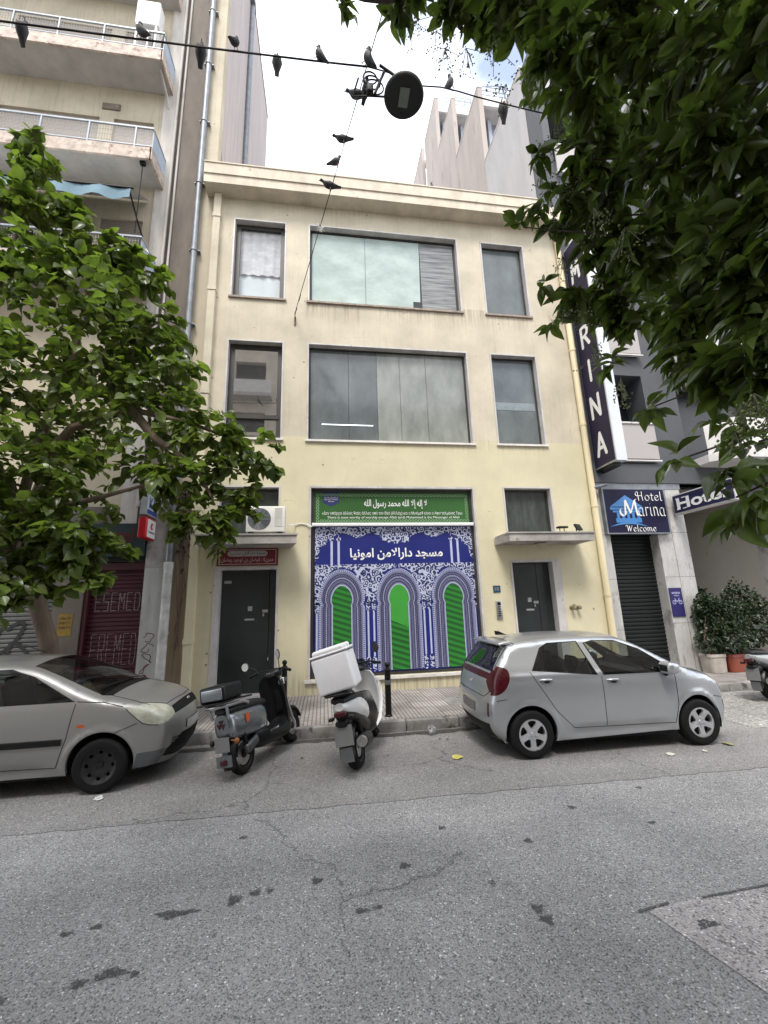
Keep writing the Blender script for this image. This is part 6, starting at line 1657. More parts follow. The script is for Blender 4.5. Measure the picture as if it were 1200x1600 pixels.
OLD = dict(
    S=[(3.03, .20), (3.10, .30), (3.14, .46), (3.145, .60), (3.13, .70), (3.06, .80), (2.86, .895), (2.50, .975), (2.36, 1.01), (2.10, 1.13), (1.80, 1.28), (1.56, 1.375), (1.25, 1.41), (.7, 1.415), (.2, 1.395), (-.08, 1.34), (-.25, 1.19), (-.42, 1.02), (-.50, .85), (-.53, .65), (-.53, .45), (-.45, .24)],
    crown=[.10, .12, .13, .13, .12, .09, .06, .05, .07, .09, .08, .06, .05, .05, .05, .05, .05, .06, .06, .07, .07, .05],
    prof=[(.15, .755), (.3, .79), (.5, .812), (.7, .815), (.9, .80), (.99, .78), (1.1, .74), (1.25, .68), (1.42, .60)],
    plan=[(-.6, .90), (-.3, .96), (.2, 1.0), (1.9, 1.0), (2.3, .992), (2.7, .955), (2.95, .885), (3.18, .78)],
    flare=[(0, .29, .345, .016), (2.486, .29, .345, .018)], crease=[(.27, .45, 2.0, -.02, .06)], r=.085,
    wb=2.486, wr=.285, arch=.345, track=.715, sill=lambda x: .21, paint=champ, wheel=STEEL,
    side=[('door.front', [(.74, .32), (2.04, .30), (2.12, .6), (2.17, .96), (2.18, 1.0), (1.64, 1.31), (1.38, 1.375), (1.0, 1.385), (.76, 1.33), (.80, .95)]),
          ('rubber.front', grow(fo, .022)), ('rubber.rear', grow(ro, .02)), ('glass.front', fo), ('glass.rear', ro),
          ('headlight', rpoly([(2.70, .862), (2.75, .872), (2.95, .905), (3.2, .84), (3.24, .68), (3.04, .648), (2.90, .69)], 1)),
          ('black_bumper', [(2.86, .37), (3.25, .37), (3.25, .1), (2.80, .1)]),
          ('indicator', rpoly([(2.215, .735), (2.30, .735), (2.30, .70), (2.215, .70)], 2)),
          ('tail_light', rpoly([(-.6, 1.0), (-.38, .98), (-.40, .66), (-.6, .66)], 2))],
    mats={'headlight': M['clear_lamp'], 'tail_light': M['red_lamp'], 'black_bumper': pm('grey_bumper', (.10, .105, .11), .5, var=.15), 'grille': M['black_plastic'], 'lower_grille': M['black_plastic'], 'indicator': M['orange'], 'number_plate': pm('dirty_white_plate', (.42, .42, .41), .5, var=.15), 'black_cowl': M['black_plastic']},
    lift={'number_plate': .012, 'grille': -.006, 'lower_grille': -.008},
    strip=strip_old, strip_seams=strip_old_seams,
    seams=[[(.74, .32), (2.04, .30), (2.12, .6), (2.17, .96), (2.18, 1.0)], [(.74, .32), (.80, .95), (.80, .96)], [(2.84, .70), (2.62, .62), (2.60, .615)], [(2.18, .98), (2.45, .955), (2.70, .885)], [(2.71, .862), (2.80, .775)], [(2.80, .775), (2.89, .69)], [(2.89, .69), (2.965, .665)], [(2.965, .665), (3.05, .652)]],
    handles=[(.95, .90)], bpillar=.5, seats=[(1.25, .98)], extra=[old_extra])
make_car('old_hatchback_car', 'dusty champagne silver hatchback with black steel wheels parked at the left edge', OLD, (-5.016, -3.06, .004), R(0.5))
# ------------------------------------------------------------------ scooters
def sring(x, zc, w, h, e=2.6, n=22, yc=0.0):
    out = []
    for k in range(n):
        a = 2 * PI * k / n; c, s_ = math.cos(a), math.sin(a)
        out.append((x, yc + w * math.copysign(abs(c) ** (2 / e), c), zc + h * math.copysign(abs(s_) ** (2 / e), s_)))
    return out
def sloft(mb, secs, e=2.6, n=22):
    """smooth superellipse loft; secs = (x, zc, half width, half height[, yc])"""
    secs = [tuple(q) + (0.0,) * (5 - len(q)) for q in secs]
    t = np.arange(len(secs)); f = [pchip(t, [q[i] for q in secs]) if len(secs) > 2 else None for i in range(5)]
    tt = np.linspace(0, len(secs) - 1, (len(secs) - 1) * 4 + 1)
    return mb.loft([sring(*[float(f[i](u)) for i in (0, 1, 2, 3)], e, n, float(f[4](u))) for u in tt], cap=True)
def shield(mb, rows, thick=.035, n=16):
    """leg shield: rows = (z, x at centre, half width, sweep back at the edge)"""
    front, back = [], []
    t = np.arange(len(rows)); f = [pchip(t, [q[i] for q in rows]) for i in range(4)]
    for u in np.linspace(0, len(rows) - 1, (len(rows) - 1) * 4 + 1):
        z, x, w, sw = [float(g(u)) for g in f]
        front.append([(x - sw * (v * v), w * v, z) for v in np.linspace(-1, 1, n)] + [(x - thick - sw * (v * v), w * .97 * v, z) for v in np.linspace(1, -1, n)])
    return mb.loft(front, cap=True)
def bike_wheel(parent, x, r, tw, rim_mat, spokes=5):
    w = MB(); R0 = r - tw * 1.0
    prof = [(R0, tw * .8)] + [(r - tw * .62 + tw * .62 * math.sin(a), tw * math.cos(a)) for a in np.linspace(0, PI, 13)] + [(R0, -tw * .8)]
    w.lathe(prof, 36, (x, 0, r), 'y'); o = w.build('wheel', M['rubber'], parent, smooth=60)
    m_ = MB(); m_.lathe([(R0 - .02, tw * .6), (R0 + .004, tw * .85), (R0 + .004, -tw * .85), (R0 - .02, -tw * .6), (R0 - .02, tw * .6)], 32, (x, 0, r), 'y')
    m_.lathe([(.001, .05), (.04, .05), (.05, .03), (.05, -.03), (.04, -.05), (.001, -.05)], 16, (x, 0, r), 'y')
    for k in range(spokes):
        a = 2 * PI * k / spokes + .3
        for da in (-.16, .16):
            m_.tube([(x + .035 * math.cos(a), 0, r + .035 * math.sin(a)), (x + (R0 - .01) * math.cos(a + da), 0, r + (R0 - .01) * math.sin(a + da))], .011, 6)
    m_.build('rim', rim_mat, o, smooth=50)
    d = MB(); d.lathe([(.05, -tw * .55), (R0 * .72, -tw * .55), (R0 * .72, -tw * .62), (.05, -tw * .62)], 28, (x, 0, r), 'y'); d.build('brake_disc', M['steel'], o, smooth=40)
    return o
def mirror(parent, base, head, mat_back, rx=.075, rz_=.05, face=None):
    m_ = MB(); b, h = Vector(base), Vector(head)
    m_.tube([b, b.lerp(h, .35) + Vector((0, .0, .03)), h], .007, 6)
    m_.ball(h, 1, 14, 8, (.02, rx, rz_)); o = m_.build('mirror', mat_back, parent, smooth=60)
    g_ = MB(); g_.add([(h.x - .021, h.y + rx * .88 * math.cos(2 * PI * k / 18), h.z + rz_ * .88 * math.sin(2 * PI * k / 18)) for k in range(18)], [tuple(range(18))]); g_.build('mirror_glass', face or M['chrome'], o)
    return o
def handlebar(parent, x, z, w, mat):
    h = MB(); h.tube([(x - .10, -w, z - .02), (x - .03, -w * .55, z + .02), (x, 0, z + .02), (x - .03, w * .55, z + .02), (x - .10, w, z - .02)], .014, 8); o = h.build('handlebar', M['black_metal'], parent, smooth=60)
    for s_ in (-1, 1):
        g_ = MB(); g_.tube([(x - .055, s_ * w * .70, z + .008), (x - .115, s_ * w * 1.05, z - .025)], .020, 10); g_.build('grip', M['rubber'], o, smooth=50)
        g_ = MB(); g_.tube([(x - .01, s_ * w * .50, z + .01), (x + .02, s_ * w * .75, z + .0), (x - .03, s_ * w * .98, z - .02)], .007, 6); g_.build('brake_lever', M['steel'], o, smooth=50)

M['brushed_grey'] = pm('brushed_grey_panel', (.26, .28, .30), .24, metal=.75, var=.12, scale=3, stretch=(1, 1, 14), coat=.3)
M['satin_black'] = pm('satin_black_plastic', (.006, .0065, .0075), .4, var=.2, scale=6, spec=.35)
M['seat_black'] = pm('black_vinyl', (.006, .006, .0065), .55, var=.2, scale=25, bump=.2, bscale=120)
def dark_scooter(loc, rz, lean):
    t = thing('scooter', 'dark electric scooter with brushed grey rear panel and black top box, leaning by the kerb', 'scooter', loc)
    t.rotation_euler = (lean, 0, rz)
    wb, r = 1.24, .225
    bike_wheel(t, 0, r, .055, M['black_metal'], 3); fw_ = bike_wheel(t, wb, r, .052, M['satin_black'], 5)
    b = MB(); sloft(b, [(-.33, .63, .09, .11), (-.27, .61, .135, .15), (-.05, .59, .165, .175), (.2, .57, .17, .18), (.38, .55, .155, .17), (.46, .53, .12, .13)], 3.2, 26); b.build('rear_body', M['brushed_grey'], t, smooth=50)
    b = MB(); sloft(b, [(-.34, .78, .07, .025), (-.25, .775, .125, .045), (.0, .765, .145, .05), (.3, .75, .14, .055), (.5, .72, .10, .04)], 2.8); b.build('seat', M['seat_black'], t, smooth=50)
    b = MB(); sloft(b, [(.20, .32, .10, .10), (.34, .32, .15, .13), (.55, .27, .165, .09), (.80, .26, .17, .085), (.98, .30, .165, .11), (1.05, .36, .12, .10)], 3.5); b.build('floor_board', M['satin_black'], t, smooth=50)
    b = MB(); sloft(b, [(.28, .50, .12, .22), (.40, .48, .13, .20), (.48, .44, .10, .14)], 3); b.build('seat_base', M['satin_black'], t, smooth=50)
    b = MB(); shield(b, [(.28, 1.06, .13, .06), (.45, 1.05, .185, .10), (.65, 1.03, .205, .13), (.82, 1.0, .20, .13), (.93, .965, .17, .11), (1.0, .94, .11, .06)], .05); b.build('leg_shield', M['satin_black'], t, smooth=60)
    b = MB(); sloft(b, [(.955, .70, .06, .22), (1.0, .70, .10, .25), (1.08, .66, .09, .25), (1.12, .62, .05, .18)], 2.5); b.build('front_cover', M['satin_black'], t, smooth=60)
    b = MB()
    for s_ in (-.075, .075): b.cyl((1.10, s_, .60), (wb, s_, r), .022, n=10)
    b.cyl((.97, 0, .98), (1.12, 0, .56), .03, n=10); b.build('fork', M['steel'], t, smooth=50)
    b = MB(); n_ = 18; b.loft([[(wb + (r + .03 + dr) * math.cos(a), yy, r + (r + .03 + dr) * math.sin(a)) for (dr, yy) in ((0, -.068), (.022, -.05), (.03, 0), (.022, .05), (0, .068), (-.006, .06), (.012, 0), (-.006, -.06))] for a in np.linspace(R(15), R(150), n_)], cap=True); b.build('front_fender', M['satin_black'], t, smooth=50)
    b = MB(); sloft(b, [(.86, 1.02, .09, .04), (.93, 1.03, .14, .07), (1.0, 1.02, .12, .07), (1.04, 1.0, .06, .04)], 2.5); b.build('headset', M['satin_black'], t, smooth=60)
    b = MB(); b.rbox(.845, .875, -.07, .07, .99, 1.05, r=.01); b.build('display', M['black_lamp'], t, smooth=40)
    b = MB(); b.rbox(.87, .92, -.19, -.10, .86, .95, r=.012); b.build('switch_box', M['chrome'], t, smooth=40)
    handlebar(t, .95, 1.06, .33, M['black_metal'])
    mirror(t, (.93, .24, 1.07), (.86, .40, 1.19), M['satin_black'], .065, .065); mirror(t, (.93, -.12, 1.08), (.88, -.15, 1.29), M['satin_black'], .035, .075)
    # rear rack, grab rail and top box
    b = MB(); b.tube([(.02, -.15, .80), (-.10, -.16, .84), (-.40, -.13, .85), (-.46, 0, .85), (-.40, .13, .85), (-.10, .16, .84), (.02, .15, .80)], .022, 8); b.tube([(-.38, -.13, .85), (-.33, -.11, .70)], .018, 8); b.tube([(-.38, .13, .85), (-.33, .11, .70)], .018, 8)
    b.build('grab_rail', pm('silver_rail', (.48, .48, .49), .3, metal=.7, var=.05), t, smooth=50)
    b = MB(); b.rbox(-.50, -.12, -.19, .19, .885, .905, r=.008, seg=2); b.tube([(-.1, -.1, .885), (.1, -.16, .87)], .012, 6); b.build('rack', M['black_metal'], t, smooth=40)
    b = MB(); b.rbox(-.46, -.10, -.175, .175, .906, 1.085, r=.03); o = b.build('top_box', M['satin_black'], t, smooth=50)
    b = MB(); b.rbox(-.482, -.455, -.15, .13, .93, 1.06, r=.012); b.build('back_panel', M['brushed_grey'], o, smooth=50)
    b = MB(); b.box(-.12, -.10, -.12, -.08, 1.02, 1.05); b.build('latch', M['chrome'], o)
    # rear fender, lamps, plate
    b = MB(); b.loft([[((r + .035 + dr) * math.cos(a), yy, r + (r + .035 + dr) * math.sin(a)) for (dr, yy) in ((0, -.085), (.03, -.06), (.035, 0), (.03, .06), (0, .085), (0, 0))] for a in np.linspace(R(70), R(200), 16)], cap=True); b.build('rear_fender', M['satin_black'], t, smooth=50)
    b = MB(); b.box(-.345, -.325, -.10, .10, .18, .30); b.box(-.33, -.28, -.02, .02, .27, .50); b.build('plate_holder', pm('grey_lamp_carrier', (.10, .105, .11), .5, var=.1), t)
    b = MB(); b.rbox(-.352, -.346, -.10, .10, .34, .50, r=.004, seg=1); b.build('number_plate', M['plate_grey'], t)
    b = MB(); b.rbox(-.36, -.346, -.045, .045, .205, .265, r=.01, seg=2); b.build('rear_reflector', M['red_lamp'], t, smooth=40)
    for s_ in (-1, 1):
        b = MB(); b.ball((-.30, s_ * .17, .44), .035, 12, 8, (.8, .9, 1)); b.tube([(-.28, s_ * .08, .45), (-.295, s_ * .15, .44)], .01, 6); b.build('indicator', pm('amber_lens', (.22, .07, .012), .3, var=.2) if s_ < 0 else M['satin_black'], t, smooth=60)
    # tail emblem lamp and orange sticker
    b = MB()
    c0 = (-.345, .63)
    for a in (90, 210, 330):
        p = [(0.008, a - 60), (.06, a - 38), (.065, a + 38), (.008, a + 60)]
        b.add([(-.336 - .002, rr * math.cos(R(q)) - .0, .635 + rr * math.sin(R(q))) for rr, q in p], [(0, 1, 2, 3)])
    b.build('tail_light', M['red_lamp'], t)
    b = MB(); pts = [(-.09, .66), (-.07, .69), (-.04, .675), (-.01, .69), (.0, .65), (-.015, .60), (-.04, .575), (-.045, .61), (-.06, .57), (-.08, .61)]
    b.add([(x, -.172, z) for x, z in pts], [tuple(range(len(pts)))]); b.build('sticker', pm('orange_sticker', (.55, .09, .02), .5, var=.1), t)
    b = MB(); put_text(b, 'OX-R', .22, .34, .445, .475, -.172); b.build('model_lettering', M['white_paint'], t)
    # motor casing, stand
    b = MB(); b.rbox(-.02, .24, -.15, -.085, .235, .345, r=.025); b.rbox(.02, .20, -.158, -.15, .255, .325, r=.004, seg=1); b.xf(Matrix.Translation((.02, 0, .0)) @ Matrix.Rotation(R(-14), 4, 'Y')); b.build('motor_casing', pm('grey_cast_metal', (.13, .135, .14), .4, metal=.6, var=.2), t, smooth=40)
    b = MB(); b.tube([(0, -.10, r), (.18, -.10, .30), (.36, -.08, .32)], .025, 8); b.tube([(0, .10, r), (.18, .10, .30), (.36, .08, .32)], .025, 8); b.tube([(-.02, -.11, r + .02), (-.10, -.12, .52)], .028, 8); b.tube([(-.02, .11, r + .02), (-.10, .12, .52)], .028, 8); b.build('swing_arm', M['black_metal'], t, smooth=50)
    b = MB(); b.tube([(.48, .12, .24), (.42, .24, .045)], .012, 6); b.build('side_stand', M['black_metal'], t, smooth=50)
    b = MB(); b.box(.40, .62, -.185, -.17, .345, .37); b.build('foot_trim', M['chrome'], t)
    return t

M['scoot_white'] = pm('glossy_white_fairing', (.72, .72, .72), .22, var=.04, coat=.6)
M['scoot_grey'] = pm('silver_grey_fairing', (.34, .35, .36), .28, metal=.4, var=.06, coat=.5)
M['box_white'] = pm('white_delivery_box', (.74, .74, .75), .45, var=.06, scale=3)
def sport_scooter(name, label, loc, rz, lean, body, box):
    t = thing(name, label, 'scooter', loc); t.rotation_euler = (lean, 0, rz)
    wb, r = 1.31, .265
    bike_wheel(t, 0, r, .076, M['black_metal'], 5); bike_wheel(t, wb, r + .01, .058, M['black_metal'], 5)
    b = MB(); sloft(b, [(-.42, .80, .05, .04), (-.34, .78, .10, .075), (-.12, .74, .15, .12), (.12, .68, .185, .15), (.34, .60, .185, .16), (.50, .52, .14, .12)], 2.4, 24); b.build('rear_body', body, t, smooth=50)
    b = MB(); sloft(b, [(-.36, .70, .08, .06), (-.15, .64, .12, .10), (.10, .55, .14, .13), (.35, .42, .15, .12), (.60, .33, .15, .09)], 2.6, 20); b.build('under_body', M['satin_black'], t, smooth=50)
    b = MB(); sloft(b, [(-.40, .86, .07, .03), (-.28, .86, .13, .045), (.0, .83, .15, .05), (.18, .79, .15, .045), (.42, .76, .13, .05), (.58, .70, .08, .04)], 2.6); b.build('seat', M['seat_black'], t, smooth=50)
    b = MB(); sloft(b, [(.42, .38, .14, .14), (.65, .36, .20, .14), (.90, .42, .21, .16), (1.05, .56, .20, .20)], 2.6); b.build('floor_board', M['satin_black'], t, smooth=50)
    b = MB(); shield(b, [(.32, 1.04, .16, .16), (.50, 1.08, .24, .22), (.70, 1.10, .27, .24), (.88, 1.07, .26, .22), (1.0, 1.02, .20, .15)], .06); b.build('leg_shield', body, t, smooth=60)
    for s_ in (-1, 1):
        b = MB(); b.loft([[(x, s_ * (y + dy), z) for x, z, y in ((.60, .30, .19), (.80, .34, .225), (.98, .52, .255), (1.06, .74, .27))] for dy in (0, .02)], closed=False); b.loft([[(x, s_ * y, z) for x, z, y in ((.60, .30, .205), (.80, .34, .235), (.98, .52, .265), (1.06, .74, .28))], [(x + .10, s_ * (y - .05), z + .12) for x, z, y in ((.60, .30, .205), (.80, .34, .235), (.98, .52, .265), (1.06, .74, .28))]], closed=False)
        b.build('side_fairing', body, t, smooth=60)
    b = MB(); sloft(b, [(1.02, .72, .12, .22), (1.14, .70, .17, .20), (1.26, .64, .10, .12), (1.32, .60, .03, .05)], 2.2); b.build('front_cover', body, t, smooth=60)
    b = MB(); b.loft([[(1.12 - .02 * v * v - .0, w * v, .92) for v, w in [(q, .17) for q in np.linspace(-1, 1, 12)]], [(1.05 - .04 * v * v, .17 * v, 1.06) for v in np.linspace(-1, 1, 12)], [(.98 - .05 * v * v, .11 * v, 1.18) for v in np.linspace(-1, 1, 12)]], closed=False); b.build('wind_screen', glass('smoked_screen', (.25, .26, .27), .35, .05, (.05, .05, .05)), t, smooth=60)
    b = MB()
    for s_ in (-.08, .08): b.cyl((1.16, s_, .62), (wb, s_, r), .024, n=10)
    b.build('fork', M['black_metal'], t, smooth=50)
    b = MB(); b.loft([[(wb + (r + .03 + dr) * math.cos(a), yy, r + (r + .03 + dr) * math.sin(a)) for (dr, yy) in ((0, -.075), (.02, -.055), (.03, 0), (.02, .055), (0, .075), (.01, 0))] for a in np.linspace(R(10), R(160), 16)], cap=True); b.build('front_fender', body, t, smooth=50)
    b = MB(); sloft(b, [(.86, 1.04, .07, .03), (.94, 1.05, .12, .05), (1.02, 1.05, .10, .05)], 2.5); b.build('headset', M['satin_black'], t, smooth=60)
    handlebar(t, .97, 1.10, .35, M['black_metal'])
    mirror(t, (.97, -.22, 1.12), (.90, -.33, 1.31), M['satin_black'], .05, .085, M['mirror']); mirror(t, (.97, .22, 1.12), (.90, .38, 1.28), M['satin_black'], .07, .05, M['mirror'])
    # tail
    b = MB(); b.rbox(-.452, -.40, -.075, .075, .70, .755, r=.015); b.build('tail_light', M['red_lamp'], t, smooth=40)
    b = MB(); sloft(b, [(-.44, .62, .06, .02), (-.36, .60, .075, .06), (-.22, .58, .08, .08)], 3); b.prism([(-.40, .62), (-.34, .64), (-.34, .28), (-.40, .24)], -.085, .085, 'y'); b.build('plate_holder', M['satin_black'], t, smooth=40)
    b = MB(); b.prism([(-.412, .60), (-.405, .60), (-.425, .38), (-.432, .38)], -.11, .11, 'y'); b.build('number_plate', M['plate_grey'], t)
    b = MB(); b.prism([(-.416, .36), (-.408, .36), (-.400, .20), (-.41, .20)], -.075, .075, 'y'); b.build('mud_flap', pm('grey_mud_flap', (.11, .115, .12), .6, var=.15), t)
    for s_ in (-1, 1):
        b = MB(); b.rbox(-.44, -.37, s_ * .085, s_ * .15, .665, .70, r=.012); b.build('indicator', M['satin_black'], t, smooth=40)
    # drive unit and exhaust
    b = MB(); b.rbox(-.12, .46, .085, .17, .20, .36, r=.04); b.cyl((.02, .08, r), (.02, .18, r), .10, n=18); b.build('drive_casing', M['satin_black'], t, smooth=40)
    b = MB(); sloft(b, [(-.26, .36, .055, .065, -.165), (-.22, .355, .07, .08, -.165), (.05, .31, .075, .085, -.16), (.25, .27, .055, .06, -.13), (.38, .24, .03, .03, -.10)], 2.4); b.build('silencer', M['satin_black'] if box else M['steel'], t, smooth=50)
    b = MB(); b.lathe([(.001, -.004), (.028, -.004), (.030, -.02), (.060, -.024), (.066, .0), (.066, .03)], 20, (-.262, -.165, .362), 'x'); b.build('silencer_cap', M['steel'], t, smooth=40)
    for s_ in (-1, 1):
        b = MB(); b.tube([(-.02, s_ * .12, r), (-.16, s_ * .13, .58)], .028, 10); b.tube([(-.06, s_ * .122, .33), (-.14, s_ * .128, .53)], .038, 10); b.build('shock_absorber', M['black_metal'], t, smooth=50)
    b = MB(); b.loft([[((r + .03 + dr) * math.cos(a), yy, r + (r + .03 + dr) * math.sin(a)) for (dr, yy) in ((0, -.085), (.02, -.06), (.03, 0), (.02, .06), (0, .085), (0, 0))] for a in np.linspace(R(40), R(165), 14)], cap=True); b.build('rear_fender', M['satin_black'], t, smooth=50)
    b = MB(); b.tube([(.40, .12, .26), (.34, .27, .06)], .012, 6); b.build('side_stand', M['black_metal'], t, smooth=50)
    if box:
        b = MB(); b.tube([(-.05, -.12, .88), (-.2, -.13, .93), (-.48, -.12, .95), (-.48, .12, .95), (-.2, .13, .93), (-.05, .12, .88)], .014, 8); b.box(-.46, -.02, -.15, .15, .955, .975); b.build('rack', M['black_metal'], t, smooth=50)
    return t
DS = dark_scooter((-.97, -3.60, .006), R(66), R(-10))
WS = sport_scooter('scooter', 'white scooter with black seat carrying a big white delivery box, parked in the middle', (.43, -3.74, .006), R(74), R(-10), M['scoot_white'], True)
sport_scooter('motor_scooter', 'silver grey scooter cut off by the right edge near the planters', (8.28, -2.25, .012), R(14), R(-4), M['scoot_grey'], False)
# delivery box: its own thing, resting on the rack of the white scooter
bx = thing('delivery_box', 'big plain white delivery box on the back of the white scooter', 'box')
b = MB(); b.rbox(-.20, .20, -.235, .235, 0, .44, r=.035, seg=4); b.build('case', M['box_white'], bx, smooth=50)
b = MB(); b.rbox(-.207, .207, -.242, .242, .443, .47, r=.013, seg=2); b.rbox(-.19, .19, -.205, .205, .46, .525, r=.05, seg=4); b.build('lid', M['box_white'], bx, smooth=50)
b = MB(); b.box(.202, .206, -.215, .215, .04, .43); b.box(-.16, .16, -.2405, -.239, .43, .44); b.build('door_seal', M['black_plastic'], bx)
bpy.context.view_layer.update()
bx.matrix_world = WS.matrix_world @ Matrix.Translation((-.27, -.03, .975)) @ Matrix.Rotation(R(-6), 4, 'X')

# ------------------------------------------------------------------ bollards, litter, planters
for loc, lab in (((1.07, -2.06, .158), 'black cast iron bollard standing between white scooter and silver hatchback'), ((-.72, -1.10, .158), 'black cast iron bollard standing just behind the dark scooter front wheel')):
    t = thing('bollard', lab, 'bollard', loc, 0, 'black bollards along the pavement')
    b = MB(); b.lathe([(.001, 0), (.062, 0), (.062, .02), (.052, .03), (.052, .70), (.056, .71), (.056, .74), (.03, .76), (.028, .775)], 20); b.build('post', M['black_metal'], t, smooth=40)
    b = MB(); b.ball((0, 0, .815), .047, 16, 10); b.build('ball_top', M['black_metal'], t, smooth=60)
    b = MB(); b.lathe([(.0535, .50), (.0545, .51), (.0545, .56), (.0535, .57)], 20); b.build('band', pm('grey_reflective_band', (.10, .10, .11), .4, var=.2), t, smooth=40)
rnd = random.Random(12)
def crumple(name, label, cat, loc, s, mat, flat=.6, seed=1):
    r_ = random.Random(seed); b = MB(); b.ball((0, 0, s * flat * .8), s, 12, 9, (1, .8, flat))
    for i, p in enumerate(b.v): 
        k = r_.uniform(.6, 1.25); b.v[i] = (p[0] * k, p[1] * k, max(.004, p[2] * r_.uniform(.5, 1.4)))
    o = b.build(name, mat, None, smooth=20); o.location = loc; tag(o, label, cat); return o
crumple('plastic_bag', 'crumpled pale translucent plastic bag in the gutter by the kerb', 'litter', (1.64, -2.66, .01), .085, glass('thin_plastic', (.8, .8, .82), .35, .2, (.6, .6, .62)), .7, 5)
crumple('paper_scrap', 'white paper scrap on the road beside the champagne car front wheel', 'litter', (-2.42, -3.98, .006), .05, M['white_paint'], .3, 7)
def leaf_litter(loc, s, rz, label, c, grp=None, name='fallen_leaf'):
    b = MB(); n = 9; up, dn = [], []
    for i in range(n):
        u = i / (n - 1); w = .42 * math.sin(PI * u ** .8) + (.08 * math.sin(9 * u)); up.append((u - .5, w, .10 * math.sin(PI * u) + .06 * w)); dn.append((u - .5, -w * .9, .08 * math.sin(PI * u) - .02))
    mid = [(i / (n - 1) - .5, 0, .03 + .05 * math.sin(PI * i / (n - 1))) for i in range(n)]
    b.loft([up, mid, dn], closed=False)
    for i, p in enumerate(b.v): b.v[i] = (p[0] * s, p[1] * s, max(.003, p[2] * s))
    o = b.build(name, c, None, smooth=60); o.location = loc; o.rotation_euler = (0, 0, rz); return tag(o, label, 'leaf' if name == 'fallen_leaf' else 'litter', grp)
ylf = pm('yellow_leaf', (.50, .45, .12), .6, var=.25, scale=20); pale = pm('pale_paper_bits', (.55, .52, .45), .7, var=.2, scale=30); brn = pm('brown_leaf', (.12, .08, .05), .7, var=.3, scale=20)
leaf_litter((1.72, -3.70, .012), .16, .3, 'yellow fallen leaf on the asphalt left of the silver hatchback rear wheel', ylf)
leaf_litter((4.35, -4.22, .012), .11, .2, 'pale dry leaf under the silver hatchback doors, larger one', pale)
leaf_litter((4.85, -4.20, .012), .08, 1.2, 'pale dry leaf just left of the silver hatchback front wheel', pale)
leaf_litter((5.35, -4.05, .012), .14, 2.0, 'brown yellow leaf right of the silver hatchback front tyre', pm('dull_leaf', (.28, .26, .10), .7, var=.3))
for k in range(46):
    x, y = rnd.uniform(-2.2, 6.2), -2.64 - abs(rnd.gauss(0, .42)); s = rnd.uniform(.02, .05)
    leaf_litter((x, y, .012), s, rnd.uniform(0, 6), 'small scrap of litter or dry leaf in the gutter strip', rnd.choice((pale, brn, brn)), 'scraps of litter along the gutter', 'litter_scrap')

def shrub_leaves(mb, c, rx, ry, rz_, n, size, rnd, shell=.5):
    for _ in range(n):
        while True:
            v = Vector((rnd.uniform(-1, 1), rnd.uniform(-1, 1), rnd.uniform(-1, 1)))
            if shell < v.length < 1: break
        k = 1 + .22 * math.sin(5 * v.x + 3 * v.z) + .15 * math.sin(7 * v.y + 2)
        p = Vector((c[0] + v.x * rx * k, c[1] + v.y * ry * k, c[2] + v.z * rz_ * k))
        add_leaf(mb, p, (v + Vector((0, 0, -.3)) + Vector((rnd.gauss(0, .5), rnd.gauss(0, .5), rnd.gauss(0, .5)))).normalized(), size * rnd.uniform(.7, 1.3), rnd)
def add_leaf(mb, p, d, s, rnd, w=.42, fold=.18, droop=.12):
    """a leaf of six faces: base p, direction d, length s"""
    d = Vector(d)
    side = d.cross(Vector((rnd.gauss(0, .6), rnd.gauss(0, .6), 1)))
    if side.length < 1e-3: side = Vector((1, 0, 0))
    side.normalize(); nrm = side.cross(d).normalized()
    b0 = len(mb.v)
    def P(u, v): return p + d * (u * s) + side * (v * s * w) + nrm * (abs(v) * s * fold - droop * s * u * u * 1.6)
    for q in (P(0, 0), P(.3, .85), P(.3, 0), P(.3, -.85), P(.65, .8), P(.65, 0), P(.65, -.8), P(1, 0)): mb.v.append((q.x, q.y, q.z))
    for f in ((0, 2, 1), (0, 3, 2), (1, 2, 5, 4), (2, 3, 6, 5), (4, 5, 7), (5, 6, 7)):
        mb.f.append(tuple(b0 + i for i in f)); mb.mi.append(mb.m)
def leaf_mat(name, c, c2, trans=.35, rough=.35):
    m = bpy.data.materials.new(name); m.use_nodes = True; nt = m.node_tree; b = nt.nodes['Principled BSDF']; L = nt.links.new
    t = nod(nt, 'ShaderNodeTexCoord'); n = nod(nt, 'ShaderNodeTexNoise', Scale=5.5, Detail=3, Roughness=.7); L(t.outputs['Object'], n.inputs['Vector'])
    g_ = nod(nt, 'ShaderNodeNewGeometry'); ad = nod(nt, 'ShaderNodeMath', operation='MULTIPLY_ADD'); L(g_.outputs['Random Per Island'], ad.inputs[0]); ad.inputs[1].default_value = .55; L(n.outputs['Fac'], ad.inputs[2])
    r = nod(nt, 'ShaderNodeValToRGB'); r.color_ramp.elements[0].position = .35; r.color_ramp.elements[1].position = 1.0
    r.color_ramp.elements[0].color = (*c, 1); r.color_ramp.elements[1].color = (*c2, 1); L(ad.outputs[0], r.inputs['Fac'])
    L(r.outputs['Color'], b.inputs['Base Color']); b.inputs['Roughness'].default_value = rough
    tr = nod(nt, 'ShaderNodeBsdfTranslucent'); sc = nod(nt, 'ShaderNodeVectorMath', operation='MULTIPLY'); sc.inputs[1].default_value = (1.15, 1.3, .55); L(r.outputs['Color'], sc.inputs[0]); L(sc.outputs[0], tr.inputs['Color'])
    mixn = nod(nt, 'ShaderNodeMixShader'); mixn.inputs['Fac'].default_value = trans
    L(b.outputs['BSDF'], mixn.inputs[1]); L(tr.outputs['BSDF'], mixn.inputs[2]); L(mixn.outputs['Shader'], nt.nodes['Material Output'].inputs['Surface'])
    return m
